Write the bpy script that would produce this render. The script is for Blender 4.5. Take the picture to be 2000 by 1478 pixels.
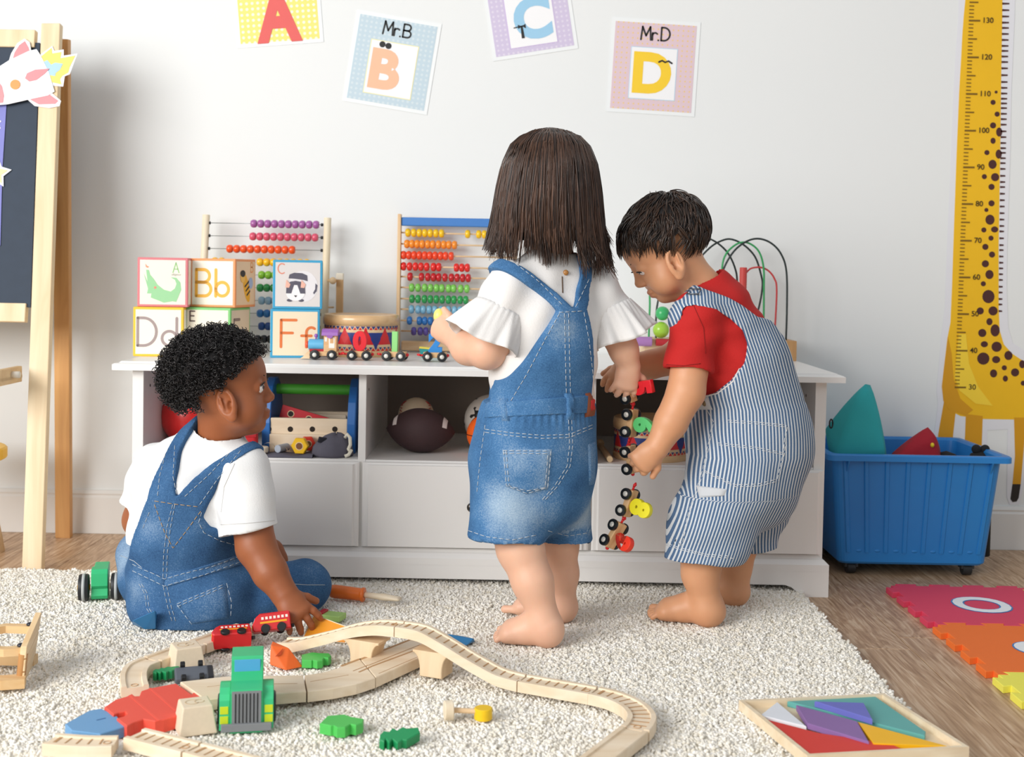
import bpy, bmesh, math, random
import numpy as np
from mathutils import Vector, Matrix, Euler
from mathutils.bvhtree import BVHTree
PI = math.pi
S = bpy.context.scene
COL = S.collection
for o in list(bpy.data.objects): bpy.data.objects.remove(o)
# ------------------------------------------------------------------ camera
F = 2400.0; PITCH = .0366; ROLL = .018; SHY = -121/2000.0; CAMH = .733
cd = bpy.data.cameras.new('camera'); cam = bpy.data.objects.new('camera', cd); COL.objects.link(cam)
cd.sensor_width = 36; cd.lens = F/2000*36; cd.shift_y = SHY; cd.clip_start = .05; cd.clip_end = 50
RC = Matrix.Rotation(PI/2-PITCH, 3, 'X') @ Matrix.Rotation(ROLL, 3, 'Z')
cam.matrix_world = Matrix.Translation((0, 0, CAMH)) @ RC.to_4x4()
cd.dof.use_dof = True; cd.dof.focus_distance = 2.45; cd.dof.aperture_fstop = 5.0
S.camera = cam
CAM = Vector((0, 0, CAMH))
def ray(px, py): return RC @ Vector(((px-1000)/F, (739-py)/F+SHY*2000/F, -1))
def at(px, py, Y):                       # point of the place at depth Y
    d = ray(px, py); return CAM + d*(Y/d.y)
def atz(px, py, z=0.0):                  # point of the place at height z
    d = ray(px, py); return CAM + d*((z-CAMH)/d.z)
# ------------------------------------------------------------------ light
w = bpy.data.worlds.new('world'); S.world = w; w.use_nodes = True
bg = w.node_tree.nodes['Background']; bg.inputs[0].default_value = (.93, .96, 1, 1); bg.inputs[1].default_value = .50
def area(name, loc, target, sx, sy, power, col):
    l = bpy.data.lights.new(name, 'AREA'); l.shape = 'RECTANGLE'; l.size = sx; l.size_y = sy; l.energy = power; l.color = col
    o = bpy.data.objects.new(name, l); COL.objects.link(o); o.location = loc
    o.rotation_euler = (Vector(target)-Vector(loc)).to_track_quat('-Z', 'Y').to_euler(); return o
area('window_daylight', (-2.9, -.75, 1.85), (0, 2.5, .5), 3.2, 2.0, 205, (1, .985, .96))
area('warm_fill', (.3, -.9, 2.6), (.2, 2.8, .4), 2.4, 1.6, 8, (1, .95, .88))  # added warm fill from behind the camera, not a fixture of the room
vs = S.view_settings
vs.view_transform = 'Standard'; vs.look = 'None'; vs.exposure = 0.0; vs.gamma = 1; vs.use_curve_mapping = False
# ------------------------------------------------------------------ materials
def lin(h):
    if isinstance(h, (tuple, list)): return tuple(h)
    h = h.lstrip('#'); c = [int(h[i:i+2], 16)/255 for i in (0, 2, 4)]
    return tuple(x/12.92 if x <= .04045 else ((x+.055)/1.055)**2.4 for x in c)
_M = {}
def M(hexc, rough=.5, var=.06, scale=30, bump=0.0, metal=0.0, sss=0.0, coat=0.0, bscale=None, spec=.5):
    key = (hexc, rough, var, scale, bump, metal, sss, coat, bscale, spec)
    if key in _M: return _M[key]
    m = bpy.data.materials.new('mat_'+str(hexc).strip('#')); m.use_nodes = True; nt = m.node_tree; N = nt.nodes; L = nt.links
    b = N['Principled BSDF']; c = lin(hexc)
    b.inputs['Roughness'].default_value = rough; b.inputs['Metallic'].default_value = metal
    b.inputs['Coat Weight'].default_value = coat; b.inputs['Coat Roughness'].default_value = .15
    b.inputs['Specular IOR Level'].default_value = spec
    tc = N.new('ShaderNodeTexCoord'); n = N.new('ShaderNodeTexNoise'); n.inputs['Scale'].default_value = scale; n.inputs['Detail'].default_value = 4
    L.new(tc.outputs['Object'], n.inputs['Vector'])
    mx = N.new('ShaderNodeMix'); mx.data_type = 'RGBA'
    mx.inputs[6].default_value = (*[x*(1-var) for x in c], 1); mx.inputs[7].default_value = (*[min(1, x*(1+var)) for x in c], 1)
    L.new(n.outputs['Fac'], mx.inputs[0]); L.new(mx.outputs[2], b.inputs['Base Color'])
    if sss:
        b.inputs['Subsurface Weight'].default_value = sss; b.inputs['Subsurface Radius'].default_value = (.012, .005, .003); b.inputs['Subsurface Scale'].default_value = 1
    if bump:
        n2 = N.new('ShaderNodeTexNoise'); n2.inputs['Scale'].default_value = bscale or scale*6; n2.inputs['Detail'].default_value = 3
        L.new(tc.outputs['Object'], n2.inputs['Vector'])
        bp = N.new('ShaderNodeBump'); bp.inputs['Strength'].default_value = bump; bp.inputs['Distance'].default_value = .002
        L.new(n2.outputs['Fac'], bp.inputs['Height']); L.new(bp.outputs['Normal'], b.inputs['Normal'])
    _M[key] = m; return m
def WOOD(c1, c2, axis=2, scale=14, rough=.5, stretch=9, coat=0.0):
    key = ('w', c1, c2, axis, scale, rough, stretch, coat)
    if key in _M: return _M[key]
    m = bpy.data.materials.new('wood'); m.use_nodes = True; nt = m.node_tree; N = nt.nodes; L = nt.links; b = N['Principled BSDF']
    b.inputs['Roughness'].default_value = rough; b.inputs['Coat Weight'].default_value = coat
    tc = N.new('ShaderNodeTexCoord'); mp = N.new('ShaderNodeMapping'); sc = [scale*stretch/3]*3; sc[axis] = scale/3
    mp.inputs['Scale'].default_value = sc; L.new(tc.outputs['Object'], mp.inputs['Vector'])
    n = N.new('ShaderNodeTexNoise'); n.inputs['Scale'].default_value = 1; n.inputs['Detail'].default_value = 5; n.inputs['Distortion'].default_value = .8
    L.new(mp.outputs[0], n.inputs['Vector'])
    r = N.new('ShaderNodeValToRGB'); r.color_ramp.elements[0].position = .3; r.color_ramp.elements[1].position = .7
    r.color_ramp.elements[0].color = (*lin(c1), 1); r.color_ramp.elements[1].color = (*lin(c2), 1)
    L.new(n.outputs['Fac'], r.inputs[0]); L.new(r.outputs[0], b.inputs['Base Color'])
    bp = N.new('ShaderNodeBump'); bp.inputs['Strength'].default_value = .08; bp.inputs['Distance'].default_value = .001
    L.new(n.outputs['Fac'], bp.inputs['Height']); L.new(bp.outputs['Normal'], b.inputs['Normal'])
    _M[key] = m; return m
# ------------------------------------------------------------------ objects
def setp(o, label=None, cat=None, group=None, kind=None):
    if label: o['label'] = label
    if cat: o['category'] = cat
    if group: o['group'] = group
    if kind: o['kind'] = kind
    return o
def thing(name, label, cat, loc=(0, 0, 0), rot=(0, 0, 0), group=None, kind=None):
    o = bpy.data.objects.new(name, None); COL.objects.link(o); o.empty_display_size = .05
    o.location = loc; o.rotation_euler = rot if not isinstance(rot, (int, float)) else (0, 0, rot)
    return setp(o, label, cat, group, kind)
def link(name, me, mat=None, parent=None, smooth=None, label=None, kind=None, mtx=None, world=False):
    o = bpy.data.objects.new(name, me); COL.objects.link(o)
    if mat is not None and not me.materials:
        for m in (mat if isinstance(mat, (list, tuple)) else [mat]): me.materials.append(m)
    if smooth is not None: me.polygons.foreach_set('use_smooth', [smooth]*len(me.polygons))
    if parent is not None:
        o.parent = parent
        if world: o.matrix_parent_inverse = (Matrix.Translation(parent.location) @ parent.rotation_euler.to_matrix().to_4x4()).inverted()
    if mtx is not None: o.matrix_basis = mtx
    if label: o['label'] = label
    if kind: o['kind'] = kind
    return o
def TR(loc=(0, 0, 0), rot=(0, 0, 0), sc=None):
    m = Matrix.Translation(loc) @ Euler(rot).to_matrix().to_4x4()
    if sc is not None: m = m @ Matrix.Diagonal((*(sc if isinstance(sc, (tuple, list)) else (sc,)*3), 1))
    return m
class MB:
    """collects shapes into one mesh"""
    def __init__(s): s.bm = bmesh.new()
    def _x(s, vs, m):
        if m is not None:
            for v in vs: v.co = m @ v.co
    def box(s, size, loc=(0, 0, 0), rot=(0, 0, 0), bevel=0.0, seg=2, m=None):
        r = bmesh.ops.create_cube(s.bm, size=1); vs = r['verts']
        for v in vs: v.co = Vector((v.co.x*size[0], v.co.y*size[1], v.co.z*size[2]))
        if bevel:
            es = list({e for v in vs for e in v.link_edges})
            rb = bmesh.ops.bevel(s.bm, geom=es, offset=bevel, segments=seg, affect='EDGES', profile=.5)
            vs = list({v for f in rb['faces'] for v in f.verts} | {v for v in vs if v.is_valid})
        s._x(vs, TR(loc, rot)); s._x(vs, m); return s
    def box2(s, lo, hi, bevel=0.0, seg=2, m=None):
        return s.box([hi[i]-lo[i] for i in range(3)], [(hi[i]+lo[i])/2 for i in range(3)], bevel=bevel, seg=seg, m=m)
    def rings(s, rings, closed=True, cap0=True, cap1=True, loop=False):
        R = [[s.bm.verts.new(p) for p in r] for r in rings]; n = len(R[0])
        k = len(R)
        for i in range(k if loop else k-1):
            a, b = R[i], R[(i+1) % k]
            for j in range(n if closed else n-1):
                s.bm.faces.new((a[j], a[(j+1) % n], b[(j+1) % n], b[j]))
        if not loop and closed:
            if cap0: s.bm.faces.new(list(reversed(R[0])))
            if cap1: s.bm.faces.new(R[-1])
        return s
    def lathe(s, prof, seg=24, m=None):
        """prof: list of (r, z); first/last r may be 0"""
        n0 = len(s.bm.verts); rs = []
        for r, z in prof: rs.append([(max(r, 1e-5)*math.cos(2*PI*j/seg), max(r, 1e-5)*math.sin(2*PI*j/seg), z) for j in range(seg)])
        s.rings(rs); s.bm.verts.ensure_lookup_table(); s._x(s.bm.verts[n0:], m); return s
    def cyl(s, r, a, b, seg=16, r2=None, bevel=0.0):
        a = Vector(a); b = Vector(b); h = (b-a).length; r2 = r if r2 is None else r2
        q = (b-a).to_track_quat('Z', 'Y').to_matrix().to_4x4(); m = Matrix.Translation(a) @ q
        p = [(r-bevel, 0), (r, bevel), (r2, h-bevel), (r2-bevel, h)] if bevel else [(r, 0), (r2, h)]
        return s.lathe(p, seg, m)
    def tube(s, pts, r, seg=8, closed=False):
        pts = [Vector(p) for p in pts]; n = len(pts); rs = []
        rad = r if isinstance(r, (list, tuple)) else [r]*n
        up = None
        for i, p in enumerate(pts):
            t = (pts[(i+1) % n]-pts[i-1]) if (closed or 0 < i < n-1) else (pts[1]-pts[0] if i == 0 else pts[-1]-pts[-2])
            t.normalize()
            if up is None:
                up = Vector((0, 0, 1)) if abs(t.z) < .9 else Vector((1, 0, 0))
            u = up-t*up.dot(t)
            if u.length < 1e-6: u = t.orthogonal()
            u.normalize(); up = u; v = t.cross(u)
            rs.append([p+(u*math.cos(2*PI*j/seg)+v*math.sin(2*PI*j/seg))*rad[i] for j in range(seg)])
        s.rings(rs, loop=closed); return s
    def prism(s, poly, z0, z1, m=None, bevel=0.0, seg=1):
        """2d outline (ccw) extruded from z0 to z1"""
        n0 = len(s.bm.verts)
        vs = [s.bm.verts.new((x, y, z0)) for x, y in poly]; f = s.bm.faces.new(vs); f.normal_update()
        if f.normal.z > 0: f.normal_flip()
        r = bmesh.ops.extrude_face_region(s.bm, geom=[f]); top = [v for v in r['geom'] if isinstance(v, bmesh.types.BMVert)]
        for v in top: v.co.z = z1
        s.bm.verts.ensure_lookup_table(); allv = s.bm.verts[n0:]
        if bevel:
            tf = [g for g in r['geom'] if isinstance(g, bmesh.types.BMFace)]
            es = list({e for q in tf for e in q.edges})
            bmesh.ops.bevel(s.bm, geom=es, offset=bevel, segments=seg, affect='EDGES', profile=.5)
            s.bm.verts.ensure_lookup_table(); allv = s.bm.verts[n0:]
        s._x(list(allv), m); return s
    def sphere(s, r, loc=(0, 0, 0), sc=(1, 1, 1), u=20, v=12, m=None):
        q = bmesh.ops.create_uvsphere(s.bm, u_segments=u, v_segments=v, radius=r)
        s._x(q['verts'], TR(loc, (0, 0, 0), sc)); s._x(q['verts'], m); return s
    def poly(s, pts, m=None):
        vs = [s.bm.verts.new(p if len(p) == 3 else (p[0], p[1], 0)) for p in pts]; s.bm.faces.new(vs); s._x(vs, m); return s
    def mesh(s, name='mesh', m=None, recalc=True):
        if m is not None: s._x(s.bm.verts, m)
        if recalc: bmesh.ops.recalc_face_normals(s.bm, faces=s.bm.faces)
        me = bpy.data.meshes.new(name); s.bm.to_mesh(me); s.bm.free(); return me
    def build(s, name, mat, parent=None, smooth=False, label=None, kind=None, m=None, mtx=None, world=False, auto=False):
        me = s.mesh(name, m); o = link(name, me, mat, parent, smooth, label, kind, mtx, world)
        if auto: me.set_sharp_from_angle(angle=math.radians(40)) if smooth else None
        return o
def npmesh(name, V, Fc, smooth=True):
    me = bpy.data.meshes.new(name); V = np.asarray(V, dtype=np.float32); Fc = np.asarray(Fc, dtype=np.int32); k = Fc.shape[1]
    me.vertices.add(len(V)); me.vertices.foreach_set('co', V.ravel())
    me.loops.add(Fc.size); me.loops.foreach_set('vertex_index', Fc.ravel())
    me.polygons.add(len(Fc)); me.polygons.foreach_set('loop_start', np.arange(0, Fc.size, k, dtype=np.int32))
    me.polygons.foreach_set('use_smooth', np.full(len(Fc), smooth)); me.update(calc_edges=True); me.validate(); return me
def copy_thing(o, loc, rz=None, label=None, name=None, group=None):
    c = o.copy(); COL.objects.link(c); c.location = loc
    if rz is not None: c.rotation_euler = (0, 0, rz) if isinstance(rz, (int, float)) else rz
    if label: c['label'] = label
    if group: c['group'] = group
    for ch in list(o.children):
        d = ch.copy(); COL.objects.link(d); d.parent = c
        for g in list(ch.children):
            e = g.copy(); COL.objects.link(e); e.parent = d
    return c
def arc(cx, cy, r, a0, a1, n=12, ry=None):
    ry = r if ry is None else ry
    return [(cx+r*math.cos(math.radians(a0+(a1-a0)*i/n)), cy+ry*math.sin(math.radians(a0+(a1-a0)*i/n))) for i in range(n+1)]
def ribbon(mb, strokes, w, z0, z1, m=None):
    """flat pen strokes with round ends, thickness z0..z1"""
    for st in strokes:
        st = [Vector((p[0], p[1])) for p in st]; n = len(st); L_ = []; R_ = []
        cl = (st[0]-st[-1]).length < 1e-6
        if cl: st = st[:-1]; n -= 1
        for i in range(n):
            if cl: t = st[(i+1) % n]-st[i-1]
            else: t = (st[min(i+1, n-1)]-st[max(i-1, 0)])
            t.normalize(); q = Vector((-t.y, t.x))*w/2; L_.append(st[i]+q); R_.append(st[i]-q)
        if cl:
            for i in range(n):
                j = (i+1) % n; mb.prism([R_[i], R_[j], L_[j], L_[i]], z0, z1, m)
        else:
            def cap(c, d0):
                a = math.atan2(d0.y, d0.x); return [c+Vector((math.cos(a+PI*k/6), math.sin(a+PI*k/6)))*w/2 for k in range(1, 6)]
            out = R_+cap(st[-1], R_[-1]-st[-1])+L_[::-1]+cap(st[0], L_[0]-st[0])
            if n > 2 or True:
                # strips keep concave strokes safe
                for i in range(n-1): mb.prism([R_[i], R_[i+1], L_[i+1], L_[i]], z0, z1, m)
                for c, d in ((st[-1], R_[-1]-st[-1]), (st[0], L_[0]-st[0])):
                    e = cap(c, d); mb.prism([c+d]+e+[c-d], z0, z1, m)
    return mb
def text_mesh(s, size, extrude=0.0, offset=0.0, bevel=0.0, align='CENTER'):
    c = bpy.data.curves.new('t', 'FONT'); c.body = s; c.size = size; c.extrude = extrude; c.offset = offset; c.bevel_depth = bevel; c.bevel_resolution = 1
    c.align_x = align; c.align_y = 'CENTER'; c.resolution_u = 5
    o = bpy.data.objects.new('t', c); COL.objects.link(o)
    bpy.context.view_layer.update(); dg = bpy.context.evaluated_depsgraph_get()
    me = bpy.data.meshes.new_from_object(o.evaluated_get(dg)); bpy.data.objects.remove(o); bpy.data.curves.remove(c)
    me.materials.clear(); return me
BACK = Matrix.Rotation(PI/2, 4, 'X')     # local XY drawn on a plane that faces -Y
# ================================================================== room
WY = 3.336
def kind(o, k='structure'): o['kind'] = k; return o
m_wall = M('#E9ECEC', .9, .012, 2.0, .05, bscale=60)
wl = kind(MB().box2((-3.2, WY, 0), (3.2, WY+.12, 2.6)).build('wall_back', m_wall)); wl['label'] = 'plain white painted wall behind the low cabinet'
# baseboard with a moulded top
prof = [(0, 0), (-.014, 0), (-.014, .098), (-.010, .104), (-.012, .109), (-.006, .117), (0, .118)]
mb = MB(); mb.rings([[(x, WY+a, b) for a, b in prof] for x in (-3.2, 3.2)])
bb = kind(mb.build('baseboard_back', M('#E6E4E0', .45, .02, 5))); bb['label'] = 'white moulded baseboard along the wall'
# floor: planks running away from the camera
fl = kind(MB().box2((-3.2, -1.2, -.06), (3.2, WY+.12, -.006)).build('floor', M('#5a4634', .8))); fl['label'] = 'light oak plank floor'
def plank_mat(k):
    m = bpy.data.materials.new('oak_plank'); m.use_nodes = True; nt = m.node_tree; N = nt.nodes; L = nt.links; b = N['Principled BSDF']
    tc = N.new('ShaderNodeTexCoord'); mp = N.new('ShaderNodeMapping'); mp.inputs['Scale'].default_value = (9, 1.3, 1); mp.inputs['Location'].default_value = (k*3.1, k*1.7, 0)
    L.new(tc.outputs['Object'], mp.inputs['Vector'])
    n1 = N.new('ShaderNodeTexNoise'); n1.inputs['Scale'].default_value = 1.5; n1.inputs['Detail'].default_value = 6; n1.inputs['Distortion'].default_value = 1.6
    L.new(mp.outputs[0], n1.inputs['Vector'])
    ml = N.new('ShaderNodeMath'); ml.operation = 'MULTIPLY'; ml.inputs[1].default_value = 46; L.new(n1.outputs['Fac'], ml.inputs[0])
    sn = N.new('ShaderNodeMath'); sn.operation = 'SINE'; L.new(ml.outputs[0], sn.inputs[0])
    n2 = N.new('ShaderNodeTexNoise'); n2.inputs['Scale'].default_value = 3; n2.inputs['Detail'].default_value = 8
    mp2 = N.new('ShaderNodeMapping'); mp2.inputs['Scale'].default_value = (60, 2.5, 1); L.new(tc.outputs['Object'], mp2.inputs['Vector']); L.new(mp2.outputs[0], n2.inputs['Vector'])
    ad = N.new('ShaderNodeMath'); ad.operation = 'MULTIPLY_ADD'; ad.inputs[1].default_value = .11; L.new(sn.outputs[0], ad.inputs[0]); L.new(n2.outputs['Fac'], ad.inputs[2])
    r = N.new('ShaderNodeValToRGB'); e = r.color_ramp.elements; e[0].position = .25; e[0].color = (*lin('#9A7858'), 1); e[1].position = .78; e[1].color = (*lin('#D6BB9C'), 1)
    q = e.new(.5); q.color = (*lin('#B99776'), 1)
    L.new(ad.outputs[0], r.inputs[0]); L.new(r.outputs[0], b.inputs['Base Color']); b.inputs['Roughness'].default_value = .42
    bp = N.new('ShaderNodeBump'); bp.inputs['Strength'].default_value = .12; bp.inputs['Distance'].default_value = .001; L.new(ad.outputs[0], bp.inputs['Height']); L.new(bp.outputs[0], b.inputs['Normal'])
    return m
pm = [plank_mat(k) for k in range(4)]
pw = .236; x0 = -1.44
me_p = MB().box((pw-.0012, 1, .012), (0, .5, -.006), bevel=.0006, seg=1).mesh('plank')
rnd = random.Random(4)
for i in range(-6, 20):
    y = -.6-rnd.random()*.8; j = 0
    while y < WY:
        ln = 1.25; y1 = min(y+ln, WY-.0135)
        if y1-y > .02:
            o = bpy.data.objects.new('plank', me_p); COL.objects.link(o); o.parent = fl; o.location = (x0+i*pw, y, 0); o.scale = (1, y1-y-.0012, 1)
            if not me_p.materials: me_p.materials.append(pm[0])
            o.material_slots[0].link = 'OBJECT'; o.material_slots[0].material = pm[(i*2+j) % 4]
        y += ln; j += 1
# ------------------------------------------------------------------ rug
RX0, RX1, RY0, RY1 = -1.75, .672, 1.15, 2.862
rug = thing('rug', 'cream shaggy rug the children play on', 'rug', (0, 0, 0))
mb = MB(); mb.box2((RX0, RY0, .001), (RX1-.006, RY1-.006, .010), bevel=.003)
mb.build('backing', M('#CFC5B4', .9), rug)
m_pile = bpy.data.materials.new('pile'); m_pile.use_nodes = True
_n = m_pile.node_tree; _b = _n.nodes['Principled BSDF']; _b.inputs['Roughness'].default_value = .95; _b.inputs['Specular IOR Level'].default_value = .1
_oi = _n.nodes.new('ShaderNodeObjectInfo'); _r = _n.nodes.new('ShaderNodeValToRGB')
_r.color_ramp.elements[0].color = (*lin('#E6DFD0'), 1); _r.color_ramp.elements[1].color = (*lin('#FBF8F2'), 1)
_n.links.new(_oi.outputs['Random'], _r.inputs[0]); _n.links.new(_r.outputs[0], _b.inputs['Base Color'])
rs = np.random.RandomState(3)
sp = .0054
gx, gy = np.meshgrid(np.arange(RX0, RX1, sp), np.arange(RY0, RY1, sp)); pts = np.stack([gx.ravel(), gy.ravel()], 1)
pts += rs.uniform(-.0025, .0025, pts.shape)
nz = np.sin(pts[:, 0]*9+1.3*np.sin(pts[:, 1]*7))*np.sin(pts[:, 1]*11+1.7*np.sin(pts[:, 0]*6))
keep = (pts[:, 1]+.35*np.abs(pts[:, 0]) > 1.55)
pts = pts[keep]; nz = nz[keep]
pz = .0125+.002*nz+rs.uniform(-.0025, .0025, len(pts))
pv = np.column_stack([pts, pz])
pme = bpy.data.meshes.new('pile'); pme.vertices.add(len(pv)); pme.vertices.foreach_set('co', pv.astype(np.float32).ravel())
pile = link('pile', pme, None, rug, kind='stuff', label='short twisted cream wool tufts')
# tuft: a few little bent yarn ends
def tuft_mesh(seed):
    r = random.Random(seed); mb = MB()
    for k in range(3):
        a = r.random()*6.28; t = r.uniform(.2, .95); b = Vector((r.uniform(-.002, .002), r.uniform(-.002, .002), -.010))
        d = Vector((math.cos(a)*t, math.sin(a)*t, 1)); p1 = b+d*.007; p2 = p1+Vector((math.cos(a+.8)*t, math.sin(a+.8)*t, .45))*.005
        mb.tube([b, p1, p2, p2+Vector((math.cos(a+1.6)*.6, math.sin(a+1.6)*.6, -.1))*.003], [.0017, .0023, .0024, .0012], 5)
    me = mb.mesh('tuft'); me.materials.append(m_pile); me.polygons.foreach_set('use_smooth', [True]*len(me.polygons)); return me
ng = bpy.data.node_groups.new('pile', 'GeometryNodeTree'); ng.interface.new_socket('Geometry', in_out='INPUT', socket_type='NodeSocketGeometry'); ng.interface.new_socket('Geometry', in_out='OUTPUT', socket_type='NodeSocketGeometry')
gi = ng.nodes.new('NodeGroupInput'); go = ng.nodes.new('NodeGroupOutput')
tufts = bpy.data.collections.new('tufts')
for k in range(5):
    to = bpy.data.objects.new('tuft', tuft_mesh(k)); tufts.objects.link(to)
ci = ng.nodes.new('GeometryNodeCollectionInfo'); ci.inputs['Collection'].default_value = tufts; ci.inputs['Separate Children'].default_value = True; ci.inputs['Reset Children'].default_value = True
ip = ng.nodes.new('GeometryNodeInstanceOnPoints'); ip.inputs['Pick Instance'].default_value = True
rv = ng.nodes.new('FunctionNodeRandomValue'); rv.data_type = 'FLOAT_VECTOR'; rv.inputs[0].default_value = (-.35, -.35, 0); rv.inputs[1].default_value = (.35, .35, 6.28)
rsn = ng.nodes.new('FunctionNodeRandomValue'); rsn.data_type = 'FLOAT'; rsn.inputs[2].default_value = .8; rsn.inputs[3].default_value = 1.3
ng.links.new(gi.outputs[0], ip.inputs['Points']); ng.links.new(ci.outputs[0], ip.inputs['Instance']); ng.links.new(rv.outputs[0], ip.inputs['Rotation']); ng.links.new(rsn.outputs[1], ip.inputs['Scale']); ng.links.new(ip.outputs[0], go.inputs[0])
md = pile.modifiers.new('pile', 'NODES'); md.node_group = ng
RZ = .022      # standing height on the rug
# ------------------------------------------------------------------ cabinet
CF = 2.785; CXL, CXR = -.907, .761; CT = .513
cab = thing('toy_cabinet', 'long low white cabinet with three cubbies above three drawers', 'cabinet', ((CXL+CXR)/2, CF, 0))
cw = M('#EFEDEA', .38, .015, 4, coat=.15)
def cb(name, lo, hi, bevel=.002, par=None, mat=None):
    return MB().box2(lo, hi, bevel=bevel).build(name, mat or cw, par or cab, world=True)
# top with eased edge
mb = MB(); T0 = CT-.020
pr = [(0, T0), (0, CT-.007), (.004, CT-.0045), (.012, CT-.004), (.016, CT)]
def inset(d, z): return [(CXL+d, CF+d, z), (CXR-d, CF+d, z), (CXR-d, WY-.012, z), (CXL+d, WY-.012, z)]
mb.rings([inset(d, z) for d, z in pr]); mb.build('top', cw, cab, world=True)
PL, PR = -.869, .726; PT = .0175; YF = CF+.03; YB = WY-.022; SH_Z = .294   # side panels, front face, shelf top
for xa in (PL, PR-PT-.008): cb('side_panel', (xa, YF, .06), (xa+PT+.008, YB, T0), .001)
for xa in (-.349, .179): cb('partition', (xa, YF+.001, .088), (xa+PT, YB, T0), .001)
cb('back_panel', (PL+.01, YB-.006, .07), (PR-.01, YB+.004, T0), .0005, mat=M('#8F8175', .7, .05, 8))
for xa, xb in ((PL+PT+.008, -.349), (-.349+PT, .179), (.179+PT, PR-PT-.008)): cb('shelf', (xa, YF+.002, SH_Z-.018), (xb, YB-.006, SH_Z), .0008)
cb('bottom_panel', (PL+PT, YF+.01, .075), (PR-PT, YB-.006, .088), .001)
# plinth: moulded top, arched lower edge with bracket feet
mb = MB(); XA, XB = PL-.012, PR+.010
pl2 = [(0, .058), (0, .074), (.010, .084), (.014, .086), (.022, .093)]
def ins2(d, z): return [(XA+d, CF+.006+d, z), (XB-d, CF+.006+d, z), (XB-d, YB, z), (XA+d, YB, z)]
mb.rings([ins2(d, z) for d, z in pl2])
arch = [(XA, .0), (XA+.058, .0), (XA+.085, .022), (XA+.1, .027), (XB-.1, .027), (XB-.085, .022), (XB-.058, .0), (XB, 0), (XB, .0585), (XA, .0585)]
mb.prism(arch, 0, .02, Matrix.Translation((0, CF+.026, 0)) @ BACK)
for xa in (XA, XB-.02): mb.box2((xa, CF+.02, 0), (xa+.02, YB, .0585))
mb.build('plinth', cw, cab, world=True)
for xa, xb in ((PL+.004, -.349+PT/2-.0035), (-.349+PT/2+.0035, .179+PT/2-.0035), (.179+PT/2+.0035, PR-.004)):
    z0, z1 = .0955, SH_Z-.004; mb = MB()
    pf = [(0, .0), (0, -.010), (.004, -.0125), (.011, -.0135), (.015, -.018)]
    mb.rings([[(xa+d, YF+y, z0+d*.15), (xb-d, YF+y, z0+d*.15), (xb-d, YF+y, z1-d*.35), (xa+d, YF+y, z1-d*.35)] for d, y in pf])
    dr = mb.build('drawer', cw, cab, world=True)
    k = MB().lathe([(.004, 0), (.004, .009), (.010, .013), (.011, .018), (.007, .022), (.0001, .023)], 16, TR(((xa+xb)/2-.008, YF-.018, (z0+z1)/2+.002), (PI/2, 0, 0)))
    k.build('knob', M('#5B5651', .3, metal=.9), dr, True, world=True)
for xx, yy in ((PL+PT+.0085, YF+.05), (-.349+PT+.0005, YF+.045), (PR-PT-.0085, YF+.09), (.179+PT+.0005, YF+.05)):
    MB().cyl(.0035, (xx, yy, .452), (xx+.0006, yy, .452), 10).build('peg_hole', M('#4A3A33', .8), cab, world=True)
# ================================================================== wall pictures
def onplane(px, py, o, n):
    d = ray(px, py); return CAM + d*((o-CAM).dot(n)/d.dot(n))
def dots_mat(base, dot, sp, rad):
    m = bpy.data.materials.new('dotted_paper'); m.use_nodes = True; nt = m.node_tree; N = nt.nodes; L = nt.links; b = N['Principled BSDF']; b.inputs['Roughness'].default_value = .55
    tc = N.new('ShaderNodeTexCoord'); sx = N.new('ShaderNodeSeparateXYZ'); L.new(tc.outputs['Object'], sx.inputs[0])
    def op(o, a, v=None):
        n = N.new('ShaderNodeMath'); n.operation = o; L.new(a, n.inputs[0])
        if v is not None:
            if isinstance(v, (int, float)): n.inputs[1].default_value = v
            else: L.new(v, n.inputs[1])
        return n.outputs[0]
    u = op('SUBTRACT', op('FRACT', op('DIVIDE', sx.outputs[0], sp)), .5); v = op('SUBTRACT', op('FRACT', op('DIVIDE', sx.outputs[1], sp)), .5)
    d = op('SQRT', op('ADD', op('MULTIPLY', u, u), op('MULTIPLY', v, v))); f = op('LESS_THAN', d, rad)
    mx = N.new('ShaderNodeMix'); mx.data_type = 'RGBA'; mx.inputs[6].default_value = (*lin(base), 1); mx.inputs[7].default_value = (*lin(dot), 1)
    L.new(f, mx.inputs[0]); L.new(mx.outputs[2], b.inputs['Base Color']); return m
INK = M('#1E1E1E', .6)
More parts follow.
